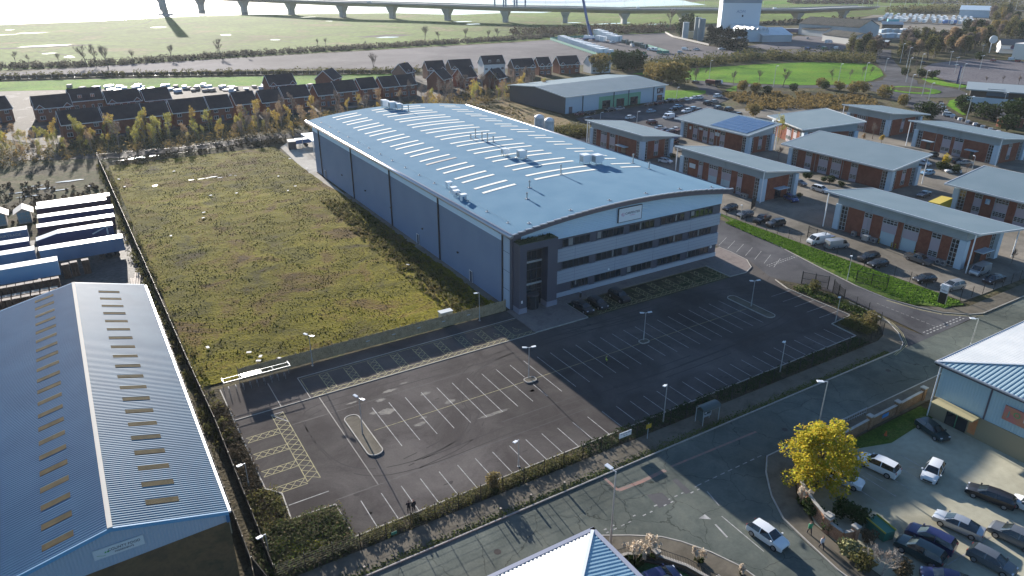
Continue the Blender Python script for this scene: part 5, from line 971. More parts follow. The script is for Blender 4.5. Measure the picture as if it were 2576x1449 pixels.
L_gry = leafmat('leafless_scrub', [(.08, .075, .06), (.12, .11, .085), (.1, .09, .065)], trans=.3); L_und = leafmat('undergrowth_leaves', [(.11, .08, .04), (.2, .15, .06), (.26, .18, .06), (.12, .11, .05)], trans=.35); L_straw = leafmat('dry_grass_blades', [(.14, .115, .05), (.19, .155, .075), (.1, .1, .03)], trans=.4); L_mead = leafmat('meadow_tufts', [(.06, .06, .008), (.1, .09, .008), (.145, .11, .014), (.11, .075, .022), (.06, .04, .024)])
L_mdar = leafmat('thistle_clumps', [(.05, .045, .035), (.075, .06, .05)]); L_plume = leafmat('cream_plumes', [(.5, .42, .32), (.6, .52, .42)], trans=.2); L_vg = leafmat('verge_blades', [(.07, .15, .015), (.11, .21, .025), (.14, .22, .04)], trans=.2)
def mk_tree(kind):
    t = thing(kind, 'x', 'tree'); tr = MB(); cr = MB(); tips = []
    if kind == 'birch_tree':
        h = 7.5; branch(tr, (0, 0, 0), (0, 0, 1), h*.8, .11, 3, tips, .38, 3, 4, .9, .018)
        for p in tips: lump(cr, p, .55, .55, .7, 17, .4)
        for _ in range(120): a = rnd.uniform(0, 6.28); z = rnd.uniform(.2, 1); rr_ = 1.5*(1-z)**.6*(.5+.5*min(z*4, 1)); leaf(cr, (rr_*math.cos(a)*rnd.random()**.5, rr_*math.sin(a)*rnd.random()**.5, h*z), .35)
        m1, m2 = M_birchb, L_gold
    elif kind == 'bare_tree':
        branch(tr, (0, 0, 0), (0, 0, 1), 4.2, .22, 4, tips, .5, 3, 3, .5, .035)
        for p in tips: lump(cr, p, .9, .9, .9, 2, .16)
        m1, m2 = M_twig, L_bare
    elif kind == 'woodland_tree':
        branch(tr, (0, 0, 0), (0, 0, 1), 4, .25, 2, tips, .5, 3, 3, .5, .04)
        for k in range(11): a = rnd.uniform(0, 6.28); z = rnd.uniform(2.2, 7.6); rr_ = rnd.uniform(0, 2.6)*(1-(z-2)/9); lump(cr, (rr_*math.cos(a), rr_*math.sin(a), z), 1.5, 1.5, 1.5, 90, .6)
        m1, m2 = M_bark, L_olv
    elif kind == 'conifer':
        tr.tube([(0, 0, 0), (0, 0, 13)], [.3, .06], 6)
        for k in range(34): z = rnd.uniform(.5, 13.6); a = rnd.uniform(0, 6.28); w = 2.9*(1-z/14.6)**.55; lump(cr, (w*.75*math.cos(a), w*.75*math.sin(a), z), w*.45+.35, w*.45+.35, 1.3, 75, .6)
        lump(cr, (0, 0, 14), .4, .4, 1.2, 40, .4); m1, m2 = M_bark, L_con
    elif kind == 'bush':
        for k in range(4): branch(tr, (0, 0, 0), (rnd.uniform(-.6, .6), rnd.uniform(-.6, .6), 1), 1.2, .05, 1, tips, .6)
        for k in range(7): a = rnd.uniform(0, 6.28); d_ = rnd.uniform(0, .9); lump(cr, (d_*math.cos(a), d_*math.sin(a), rnd.uniform(.6, 1.5)), .75, .75, .65, 110, .28)
        m1, m2 = M_twig, L_olv
    obj('trunk', tr, m1, t, world=False); obj('crown', cr, m2, t, world=False); return t, m2
protoT = {k: [mk_tree(k) for _ in range(n)] for k, n in (('birch_tree', 4), ('bare_tree', 3), ('woodland_tree', 3), ('conifer', 2), ('bush', 3))}
used = set()
def plant(kind, loc, s, label, cat='tree', group=None, lm=None, sz=None, i=None, name=None):
    k = rnd.randrange(len(protoT[kind])) if i is None else i; p, m2 = protoT[kind][k]
    if (kind, k) not in used: used.add((kind, k)); t = p
    else: t = dup(p)
    t.location = (loc[0], loc[1], loc[2] if len(loc) > 2 else 0); t.rotation_euler = (0, 0, rnd.uniform(0, 6.28)); t.scale = (s, s, sz or s); t['label'] = label; t['category'] = cat
    if group: t['group'] = group
    elif 'group' in t: del t['group']
    if name: t.name = name
    for ch in t.children:
        if ch.name.startswith('crown'):
            sl_ = ch.material_slots[0]; sl_.link = 'OBJECT'; sl_.material = lm or m2
    return t
# birches between the track and the houses
gb = {'g': ('birches with golden leaves in the strip before the houses', 'slender birch with golden leaves in the strip before the houses', L_gold), 'y': ('birches with yellow green leaves in the strip before the houses', 'slender birch with yellow green leaves in the strip before the houses', L_ygr),
      'r': ('birches with rusty leaves in the strip before the houses', 'slender birch with thin rusty leaves in the strip before the houses', L_rust), 'b': ('bare twiggy birches in the strip before the houses', 'bare twiggy birch in the strip before the houses', L_bare)}
fx = [q(*a, 5.0).x+5 for a, b in front]
def birches(n, fn, mix, s0, s1):
    for _ in range(n):
        x, y = fn(); k = rnd.choice(mix); g_, l_, m_ = gb[k]; s = rnd.uniform(s0, s1)*.74; i_ = min(range(13), key=lambda j: abs(fx[j]-x)); l_ = '%s %s before the %s front row house' % ('tall' if s > .6 else 'small' if s < .4 else 'slim', l_.split(' in the')[0].replace('slender ', ''), num[i_]); g_ = 'birches in the strip before the houses'; plant('birch_tree', (x, y), s*.95, l_, group=g_, lm=m_, sz=s)
birches(92, lambda: (rnd.uniform(-48, 56), rnd.uniform(256, 280)), 'ggyyyyrrb', .5, 1.0)
birches(45, lambda: (rnd.uniform(-48, 60), rnd.uniform(259, 276)), 'yyyrrg', .35, .6)
birches(70, lambda: (lambda x: (x, rnd.uniform(254, 288)+max(0, (x-90)*.12)))(rnd.uniform(52, 185)), 'ggyrrbbb', .5, 1.05)
birches(22, lambda: (rnd.uniform(130, 200), rnd.uniform(285, 315)), 'rbbb', .7, 1.0)
birches(8, lambda: (rnd.uniform(60, 120), rnd.uniform(243, 254)), 'yyg', .45, .7)
# lone bare trees along the marsh edge and elsewhere
def at_tree(kind, r, c, x, y, xt, yt, label, full, lm=None, cat='tree', **k):
    b = q(r, c, x, y); h = hgt(b, r, c, xt, yt); return plant(kind, b, h/full, label, lm=lm, cat=cat, **k)
bl = 'bare tree standing at the marsh edge beyond the gravel track'
for x, y, yt in [(880, 665, 440), (975, 655, 430), (1090, 690, 425), (160, 640, 500), (300, 640, 540), (600, 640, 520), (1340, 620, 490), (1720, 600, 430), (2220, 580, 380), (2480, 580, 480)]: at_tree('bare_tree', 1, 1, x, y, x, yt, bl, 9.2, group='bare trees at the marsh edge')
for x, y, yt in [(620, 470, 380), (700, 465, 375), (1100, 470, 405), (1700, 420, 240), (1835, 420, 300), (2110, 400, 270), (2430, 400, 270), (2340, 400, 290)]: at_tree('bare_tree', 1, 2, x, y, x, yt, bl, 9.2, group='bare trees at the marsh edge')
at_tree('bare_tree', 1, 2, 1185, 718, 1185, 515, 'large bare dome shaped tree at the near edge of the gravel yard', 9.2)
at_tree('bare_tree', 1, 3, 1590, 300, 1590, 60, 'tall bare tree rising in front of the viaduct left of the mill tower', 9.2)
for i, (x, y, yt) in enumerate([(1990, 450, 245), (2085, 480, 258), (2160, 495, 262), (2250, 505, 260), (2300, 480, 270), (2040, 460, 275)]): c_ = at_tree('conifer', 1, 3, x, y, x, yt, 'dark dense conifer in the clump before the mill tower', 14.8, group='conifers before the mill tower'); c_.scale.x *= 1.9; c_.scale.y *= 1.9
for c, x, y, yt in [(4, 150, 870, 675), (4, 645, 810, 690), (4, 820, 795, 690), (4, 945, 770, 650), (4, 1025, 760, 660), (3, 1690, 730, 650), (3, 1845, 850, 660), (3, 2225, 850, 700), (3, 2485, 830, 690), (3, 1940, 760, 690), (4, 1240, 975, 840), (4, 2190, 835, 760), (4, 2360, 830, 755), (4, 2520, 850, 750), (4, 1920, 1040, 950), (4, 1480, 700, 600)]:
    at_tree('bare_tree', 1, c, x, y, x, yt, 'small bare street tree on the lawns around the retail roundabout', 9.2, group='bare street trees by the roundabout')
at_tree('woodland_tree', 2, 4, 1765, 250, 1765, 75, 'bright yellow rounded tree in a planter between the brick units', 9.4, lm=leafmat('yellow_leaves', [(.4, .3, .03), (.5, .38, .05)], trans=.3))
at_tree('woodland_tree', 1, 4, 1140, 1448, 1140, 1345, 'small orange tree beside the corner pillar of a brick unit', 9.4, lm=L_gold); at_tree('woodland_tree', 1, 4, 960, 1400, 960, 1330, 'low orange leaved tree left of the silvery bare tree', 9.4, lm=L_rust)
at_tree('bare_tree', 1, 4, 1050, 1400, 1050, 1220, 'silvery bare tree between the turned unit and the far brick unit', 9.2); at_tree('birch_tree', 1, 4, 95, 1448, 100, 1265, 'narrow yellow green tree beside the solar roofed unit', 7.4, lm=L_ygr)
at_tree('bare_tree', 2, 4, 1990, 290, 1990, 175, 'small rusty leaved tree in the unit car park', 9.2, lm=L_rust); at_tree('bare_tree', 2, 4, 100, 170, 95, 10, 'thin bare tree at the corner of the wide central unit', 9.2); at_tree('bare_tree', 2, 4, 2450, 1200, 2450, 1040, 'bare shrubby tree by the grassy bank right of the nearest unit', 9.2)
# bushes
def bushes(lst, label, group, lm, cat='bush', r=1, h=2.0):
    for c, x, y, s in lst: plant('bush', q(r, c, x, y), s, label, cat, group, lm, name='bush')
L_yb = leafmat('yellow_brown_bush', [(.2, .15, .05), (.26, .2, .07), (.13, .11, .04)], trans=.2)
bushes([(3, 880, 735, 5), (3, 1600, 850, 5.5), (3, 1500, 830, 4.5), (3, 1680, 850, 4.5), (3, 2330, 920, 2.6), (3, 2450, 930, 2.4), (4, 520, 880, 2.2), (4, 720, 910, 2.2), (4, 850, 940, 2.6), (4, 1150, 990, 2.8), (4, 960, 930, 2.6), (3, 2430, 1170, 2.5), (4, 1370, 1070, 2.5), (3, 1420, 800, 4)], 'rounded yellow brown bush on rough ground by the retail lawns', 'yellow brown bushes by the retail lawns', L_yb)
bushes([(3, 1060, 700, 5.5), (3, 1120, 720, 5), (3, 1180, 710, 4.5), (3, 1240, 700, 5), (4, 0, 950, 2), (4, 250, 920, 1.8), (4, 580, 900, 1.8), (3, 1690, 370, 7), (3, 1790, 330, 8), (3, 1750, 360, 6), (4, 1550, 780, 2.2), (4, 1650, 790, 2.2), (4, 1930, 1090, 2.6), (4, 2000, 1160, 2.6), (4, 2150, 1200, 3), (4, 2220, 1220, 3), (4, 2420, 1160, 3), (4, 2520, 1240, 4.5), (4, 2400, 1320, 3.2), (4, 1640, 1200, 3), (4, 1560, 1190, 3), (4, 2120, 610, 2.5), (4, 1380, 760, 2)], 'dense dark green bush near the retail roads', 'dark green bushes near the retail roads', L_dkg)
bushes([(4, 370, 345, .9), (4, 420, 350, .9), (4, 620, 395, 1.1), (4, 740, 435, .8), (4, 560, 380, .8), (4, 1730, 260, 1.2), (4, 1800, 280, 1.2), (4, 1900, 300, 1.3), (4, 320, 540, .6), (3, 1620, 150, .9)], 'low clipped shrub beside the brick units', 'shrubs beside the brick units', L_dkg, r=2)
# masses nobody could count
def mass(name, label, pts, w, n, h, s, m_, cat='scrub', zb=0, lumps=6):
    mb = MB(); P = [Vector((p[0], p[1])) for p in pts]; seg = [(b-a).length for a, b in zip(P, P[1:])]; T = sum(seg)
    for _ in range(n):
        t = rnd.uniform(0, T); i = 0
        while t > seg[i] and i < len(seg)-1: t -= seg[i]; i += 1
        a, b = P[i], P[i+1]; d = (b-a).normalized(); c = a.lerp(b, t/seg[i])+Vector((-d.y, d.x))*rnd.uniform(-.5, .5)*w
        hh = h*rnd.uniform(.45, 1.15); lump(mb, (c.x, c.y, zb+hh*.45), hh*.55, hh*.55, hh*.6, lumps*6, s)
    o = obj(name, mb, m_); tag(o, label, cat, None, 'stuff'); return o
mass('marsh_edge_scrub', 'dark scrub belt between the salt marsh and the gravel track', [q(1, 1, -200, 690), q(1, 1, 1100, 645), q(1, 2, 0, 545), q(1, 2, 1400, 465), q(1, 2, 2570, 395), q(1, 3, 400, 370)], 17, 1300, 2.8, .9, L_gry, lumps=4)
mass('viaduct_scrub', 'brown scrub below the viaduct piers', [q(1, 3, 0, 350), q(1, 3, 700, 330), q(1, 3, 1100, 320), q(1, 3, 1650, 300)], 45, 330, 6, 1.3, L_brn)
mass('gravel_edge_hedge', 'hedge along the near edge of the gravel yard behind the houses', [q(1, 1, -200, 800), q(1, 1, 1000, 765), q(1, 2, 300, 740), q(1, 2, 1500, 730), q(1, 2, 2300, 700)], 8, 260, 3.0, .8, L_olv)
mass('railway_hedge', 'thick hedge between the gravel yard and the mown lawns', [q(1, 3, 1000, 690), q(1, 3, 1500, 680), q(1, 3, 2100, 620), q(1, 4, 0, 585), q(1, 4, 500, 600), q(1, 4, 1050, 620)], 22, 420, 5, 1.0, L_olv)
mass('green_hedge_tops', 'green leaved patches in the hedge beyond the lawns', [q(1, 3, 1400, 670), q(1, 3, 2300, 590), q(1, 4, 900, 560)], 26, 120, 5.5, .9, L_dkg)
mass('embankment_wood', 'wooded motorway embankment at the top right', [q(1, 4, 1200, 120), q(1, 4, 1500, 130), q(1, 4, 1900, 110), q(1, 4, 2600, 90)], 40, 220, 9, 2.2, L_olv)
mass('marsh_thicket', 'dark thicket on the marsh bank at the top right', [q(1, 4, 230, 30), q(1, 4, 1000, 35)], 50, 130, 7, 2.2, L_brn)
mass('distant_trees', 'distant trees beyond the motorway', [q(1, 4, 1050, 22), q(1, 4, 1700, 28), q(1, 4, 2600, 30)], 40, 120, 9, 2.5, L_olv)
mass('under_viaduct_scrub', 'scrub between the viaduct and the depot', [q(1, 4, 0, 250), q(1, 4, 350, 215), q(1, 4, 860, 190)], 30, 110, 3, 1.2, L_brn)
mass('birch_undergrowth', 'brown undergrowth beneath the birches', [(-60, 264), (20, 264), (90, 268), (150, 282), (200, 305)], 26, 900, 2.4, .5, L_und, lumps=5)
mass('track_scrub', 'dark brambles between the muddy track and the meadow', [(10, 238), (30, 243), (52, 246), (64, 243)], 8, 150, 1.4, .4, L_brn)
mass('fence_brambles', 'brambles and ivy along the palisade fence', [(6.6, 240), (6.9, 160), (7.4, 120), (8.2, 96), (8.4, 80)], 2.6, 340, 1.2, .3, L_olv)
mass('left_scrub', 'scrub on the waste ground left of the palisade fence', [(-30, 232), (-5, 215), (4, 200), (-25, 200)], 16, 160, 1.0, .5, L_brn)
mass('factory_side_brambles', 'dark brambles along the shaded side of the factory', [(53, 97), (53.5, 125), (54, 150), (53, 168)], 5.5, 420, .9, .3, L_olv)
mass('straw_verge', 'straw coloured weeds along the shade line of the factory', [(50, 98), (50.3, 125), (51, 150), (52, 172)], 3.5, 260, .7, .25, L_straw)
mass('straw_field_tufts', 'dry grass behind the factory', [(118, 205), (130, 240), (140, 270)], 44, 520, .8, .5, L_straw, lumps=3)
mass('rough_ground', 'brown rough vegetation between the brick units and the roundabout', [q(1, 3, 2250, 1020), q(1, 4, 300, 1010), q(1, 4, 1100, 1050)], 42, 1000, 1.4, .6, L_und, lumps=4)
mass('silo_bushes', 'olive bushes beside the silos behind the factory', [q(1, 3, 450, 1370), q(1, 3, 780, 1340)], 12, 130, 3.2, .6, L_olv)
def carpet(name, label, x0, x1, y0, y1, n, h, s, m_, cat='ground cover'):
    mb = MB()
    for _ in range(n): x, y = rnd.uniform(x0, x1), rnd.uniform(y0, y1); hh = h*rnd.uniform(.5, 1.3); lump(mb, (x, y, hh*.4+.05), hh*.8, hh*.8, hh*.6, 22, s)
    o = obj(name, mb, m_); tag(o, label, cat, None, 'stuff'); return o
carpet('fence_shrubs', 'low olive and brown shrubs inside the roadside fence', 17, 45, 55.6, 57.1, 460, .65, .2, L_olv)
carpet('shaded_shrubs', 'low shrubs inside the roadside fence, leaves coloured dark for the factory shadow', 45, 100, 55.6, 57.8, 560, .5, .22, L_dkg)  # leaves darker than along the sunlit stretch, shade put into their colour
carpet('corner_shrubs', 'mixed shrubs filling the left corner planting bed', 7.5, 16.2, 55.6, 62.8, 620, .95, .24, leafmat('corner_mix', [(.035, .06, .015), (.075, .085, .04), (.12, .1, .06), (.05, .1, .02), (.13, .12, .05)], trans=.35))
carpet('side_shrubs', 'brown shrubs in the narrow bed left of the car park', 8.6, 10.3, 63, 90, 330, .75, .22, L_brn); carpet('left_bed_shrubs', 'twiggy shrubs at the corner of the narrow bed', 8.4, 11.2, 62, 69, 160, .8, .22, L_olv)
carpet('gate_shrubs', 'green shrubs in the bed beside the entrance gates', 102, 106, 57.5, 62.5, 170, .8, .25, L_olv); carpet('gate_shrubs', 'low green shrubs between the car park and the access road', 107, 110, 62, 76, 190, .6, .25, leafmat('gate_green', [(.05, .08, .02), (.1, .13, .03), (.12, .11, .05)]))
carpet('bright_shrubs', 'yellow flowering patches in the left corner planting bed', 9.3, 11.2, 57, 60.5, 26, .7, .2, leafmat('yellow_shrub', [(.3, .3, .03), (.2, .24, .03)])); carpet('bright_shrubs', 'bright yellow shrub in the left corner bed near the fence', 12.3, 13.6, 57.2, 58.6, 12, .8, .2, leafmat('yellow_shrub2', [(.4, .34, .03), (.25, .26, .03)]))
# meadow tufts, leaning in the low sun
mb = MB(); md = MB(); ms = MB()
for _ in range(42000):
    y = rnd.uniform(96.5, 236); x = rnd.uniform(8.6, edge(y)-.3); v_ = noise.noise(Vector((x*.12, y*.12, 1))); w_ = noise.noise(Vector((x*.3, y*.3, 9)))
    t_ = md if v_+w_*.5 < -.33 else ms if v_-w_*.4 > .22 else mb; hh = rnd.uniform(.05, .16)*(1.0 if t_ is md else 1)
    if noise.noise(Vector((x*.22, y*.22, 5))) < rnd.uniform(-.45, .1): continue
    z = mh(x, y); a = rnd.uniform(0, 3.14); d = Vector((math.cos(a), math.sin(a), 0))*hh*.8; c = Vector((x, y, z-.03)); t_.quad(c-d, c+d, c+d*.7+Vector((rnd.uniform(-.1, .1), rnd.uniform(-.15, .05), hh)), c-d*.6+Vector((0, 0, hh*.8)))
for b_, n_, l_, m_ in ((mb, 'meadow_grass', 'green and yellow rough grass of the empty plot', L_mead), (md, 'meadow_thistles', 'dark clumps of dead weeds in the empty plot', L_mdar), (ms, 'dry_meadow_grass', 'straw coloured grass in the empty plot', L_straw)):
    tag(obj(n_, b_, m_), l_, 'grass', None, 'stuff')
mb = MB()
for _ in range(9000):
    t = rnd.random(); y = 56.5+t*52; xl = 119+(y-57)*.105 if y > 60 else 122.5; xr = 127.9; x = rnd.uniform(xl, xr)
    if xr-xl < .5: continue
    hh = rnd.uniform(.08, .2); a = rnd.uniform(0, 3.14); d = Vector((math.cos(a), math.sin(a), 0))*hh*1.2; c = Vector((x, y, .1)); mb.quad(c-d, c+d, c+d*.6+Vector((0, 0, hh)), c-d*.6+Vector((0, 0, hh)))
tag(obj('verge_grass', mb, L_vg), 'thick bright grass of the verge along the yard fence', 'grass', None, 'stuff')
mb = MB()
for _ in range(5000): x = rnd.uniform(12, 100); y = 52+abs(rnd.gauss(0, .45)); leaf(mb, (x, y, .13), .22, 1)
tag(obj('pavement_moss', mb, leafmat('moss', [(.06, .09, .02), (.1, .11, .03)])), 'moss and grass along the kerb of the long pavement', 'moss', None, 'stuff')
# woodland by the retail park
wl = [('olive', L_olv), ('rusty', L_rust), ('grey brown bare', L_bare), ('dull green', L_dkg), ('yellowing', L_yb)]
def wood(n, fn, where, s0, s1, wts=(5, 1, 3, 3, 2)):
    for _ in range(n):
        p = fn(); k = rnd.choices(range(5), wts)[0]; l_, m_ = wl[k]; s = rnd.uniform(s0, s1); plant('woodland_tree', p, s, '%s leaved tree in the wood %s' % (l_, where), group='%s trees in the wood %s' % (l_, where), lm=m_, sz=s*rnd.uniform(.85, 1.2))
def inpoly(P):
    xs_ = [p.x for p in P]; ys_ = [p.y for p in P]
    while True:
        x, y = rnd.uniform(min(xs_), max(xs_)), rnd.uniform(min(ys_), max(ys_)); c = False
        for i in range(len(P)):
            a, b = P[i], P[i-1]
            if (a.y > y) != (b.y > y) and x < (b.x-a.x)*(y-a.y)/(b.y-a.y)+a.x: c = not c
        if c: return (x, y)
PA = [q(1, 4, 1290, 600), q(1, 4, 1320, 480), q(1, 4, 1600, 440), q(1, 4, 2200, 440), q(1, 4, 2300, 480), q(1, 4, 2200, 540), q(1, 4, 1700, 590), q(1, 4, 1450, 640)]
wood(80, lambda: inpoly(PA), 'right of the underpass', 1.0, 1.55)
PB = [q(1, 4, 1950, 400), q(1, 4, 2150, 330), q(1, 4, 2700, 300), q(1, 4, 2700, 420), q(1, 4, 2350, 430)]
wood(40, lambda: inpoly(PB), 'behind the white pub', 1.0, 1.7, (4, 1, 3, 3, 3))
PC = [q(1, 4, 800, 590), q(1, 4, 830, 500), q(1, 4, 1080, 500), q(1, 4, 1100, 600)]
wood(18, lambda: inpoly(PC), 'left of the underpass', 1.1, 1.5, (3, 1, 3, 4, 0))
PD = [q(1, 4, 2230, 260), q(1, 4, 2250, 150), q(1, 4, 2450, 170), q(1, 4, 2600, 220), q(1, 4, 2450, 290)]
wood(16, lambda: inpoly(PD), 'beside the lorry yard', 1.2, 1.8)
# big turning maple and its neighbours, lower right
def big_tree(base, R0, h, nl, per, s, m_, label, name):
    t = thing(name, label, 'tree', (base.x, base.y, 0)); tr, cr, tips = MB(), MB(), []
    branch(tr, (0, 0, 0), (0, 0, 1), h*.42, .28, 2, tips, .6, 4, 4, .6, .05)
    for k in range(nl):
        a = rnd.uniform(0, 6.28); z = rnd.uniform(.16, .98); w = R0*math.sin(math.pi*min(.98, z*.86+.12))**.55*rnd.uniform(.35, 1.0); r_ = rnd.uniform(.6, 1.15)
        lump(cr, (w*math.cos(a), w*math.sin(a), h*z), r_, r_, r_*.9, per, s, .6)
    obj('trunk', tr, M_bark, t, world=False); obj('crown', cr, m_, t, world=False); return t
big_tree(Vector((64.0, 37.6, 0)), 4.0, 8.2, 96, 120, .3, L_mapl, 'large rounded tree turning yellow and green beside the brick wall of the shop car park', 'maple_tree')
b = q(4, 4, 1140, 1460); t = thing('silver_birch', 'leafless birch with white branches at the bottom edge of the shop car park', 'tree', (b.x, b.y, 0)); tr, tips = MB(), []
branch(tr, (0, 0, 0), (0, 0, 1), 2.0, .13, 4, tips, .75, 4, 3, .35, .012); obj('trunk', tr, M_birchb, t, world=False); cr = MB(); [leaf(cr, p, .12) for p in tips]; obj('twigs', cr, L_bare, t, world=False)
L_var = leafmat('variegated_shrub', [(.1, .12, .04), (.25, .24, .12), (.06, .08, .03)])
for x, y, s, l, m_ in [(780, 1260, 1.0, 'variegated round shrub at the end of the red brick wall', L_var), (930, 1390, 1.0, 'rusty green shrub left of the leafless birch', L_olv), (620, 1000, .8, 'narrow dark shrub between the pavement and the brick wall', L_dkg), (900, 930, 1.15, 'dark clipped hedge end by the brick wall pillar', L_dkg), (760, 850, 1.0, 'dark shrub in the shade of the big maple', L_dkg), (450, 850, .9, 'dark shrub under the maple by the pavement', L_dkg), (1000, 1100, .7, 'leggy brown shrub right of the brick pillar', L_brn), (1300, 1430, 1.0, 'dark bramble beside the leafless birch', L_brn)]:
    plant('bush', q(4, 4, x, y), s, l, 'bush', lm=m_, name='shrub')
plant('bush', q(4, 2, 2380, 590), .75, 'pale spiky shrub poking through the roadside fence', 'bush', lm=L_straw, sz=1.2, name='shrub'); plant('bush', q(3, 4, 460, 40), 1.0, 'olive shrub left of the black entrance gates', 'bush', lm=L_olv, name='shrub'); plant('bush', q(3, 4, 1030, 380), 1.1, 'loose pale shrub in the sunlit corner of the gate bed', 'bush', lm=L_straw, name='shrub')
def pampas(loc, n, label, s=1.0):
    t = thing('pampas_grass', label, 'plant', (loc.x, loc.y, 0)); f, bl = MB(), MB()
    for k in range(n*14): a = rnd.uniform(0, 6.28); r_ = rnd.uniform(.3, 1.1)*s; h = rnd.uniform(.5, 1.1)*s; f.quad((0, 0, .1), (.05, .02, .1), (r_*math.cos(a), r_*math.sin(a), h*.8), (r_*.8*math.cos(a+.06), r_*.8*math.sin(a+.06), h))
    obj('leaves', f, L_dkg, t, world=False)
    for k in range(n):
        a = rnd.uniform(0, 6.28); r_ = rnd.uniform(.1, 1.2)*s; h = rnd.uniform(1.5, 2.3)*s; x, y = r_*math.cos(a), r_*math.sin(a); bl.tube([(x*.3, y*.3, .1), (x, y, h)], .012, 3, False); lump(bl, (x*1.05, y*1.05, h+.2), .15, .15, .42, 44, .22)
    obj('plumes', bl, L_plume, t, world=False)
pampas(q(4, 3, 1230, 1330), 14, 'big pampas grass with cream plumes behind the white shop roof corner', 1.0); pampas(q(4, 3, 1370, 1260), 16, 'pampas grass with crowded cream plumes near the railed wall corner', .95); pampas(q(4, 3, 1870, 1310), 10, 'small pampas grass with upright pale plumes by the wall pier', .55); pampas(q(4, 4, 340, 740), 8, 'pampas grass half under the yellow maple', .8)
pampas(q(4, 3, 2300, 1440), 5, 'short pampas tuft at the bottom edge by the kerb', .35)
# litter and sheets in the meadow
mb = MB()
for c, r_, x, y in [(1, 2, 1750, 275), (1, 2, 2380, 495), (1, 2, 2120, 518), (1, 2, 2050, 690), (1, 2, 2045, 745), (1, 2, 1195, 355), (1, 2, 1255, 430), (1, 2, 900, 425), (1, 2, 1720, 925), (2, 2, 395, 425), (2, 2, 322, 470), (2, 2, 340, 150), (2, 2, 510, 245), (2, 2, 1530, 1215), (2, 2, 225, 325), (2, 3, 45, 690), (2, 3, 25, 735), (2, 3, 240, 710), (2, 3, 195, 735), (1, 3, 2090, 600), (1, 3, 2505, 650)]:
    p = q(r_, c, x, y, .3); a = rnd.uniform(0, 3); d = Vector((math.cos(a), math.sin(a), 0))*.35; n_ = Vector((-d.y, d.x, 0))*.6; m0 = MB(); z = Vector((0, 0, .12)); m0.prism([(v.x, v.y) for v in (p-d-n_, p+d-n_, p+d+n_, p-d+n_)], .28, .36)
    single('litter', m0, M_render, 'pale scrap of sheet litter lying in the rough grass', 'litter', (p.x, p.y, 0), 'scraps of litter in the meadow')
# ---------- cars ----------
M_tyre = mat('tyre_rubber', (.015, .015, .016), .85); M_rim = mat('wheel_rim', (.35, .35, .37), .35, .8); M_hl = mat('headlight_lens', (.6, .62, .65), .15); M_tl = mat('tail_light', (.3, .015, .01), .3); M_plate = mat('number_plate', (.5, .5, .42), .6); M_cgl = mat('car_glass', (.015, .02, .022), .05, spec=.8)
M_trim = mat('black_trim', (.02, .02, .022), .6)
def paint(n, c, metal=0.0): return mat('paint_'+n, c, .32, metal, coat=.5)
PT = {'white': paint('white', (.6, .62, .63)), 'silver': paint('silver', (.36, .38, .4), .5), 'grey': paint('grey', (.13, .14, .15), .4), 'black': paint('black', (.014, .014, .016)), 'navy': paint('navy', (.02, .025, .09), .3), 'teal': paint('teal', (.02, .045, .05), .3), 'maroon': paint('maroon', (.1, .02, .02)),
      'blue': paint('blue', (.03, .07, .22), .2), 'red': paint('red', (.3, .03, .025)), 'brown': paint('brown', (.1, .06, .045)), 'yellow': paint('yellow', (.45, .34, .03)), 'green': paint('green', (.04, .16, .1)), 'lightblue': paint('light_blue', (.22, .36, .48), .2), 'dark': paint('dark_grey', (.035, .037, .042), .3)}
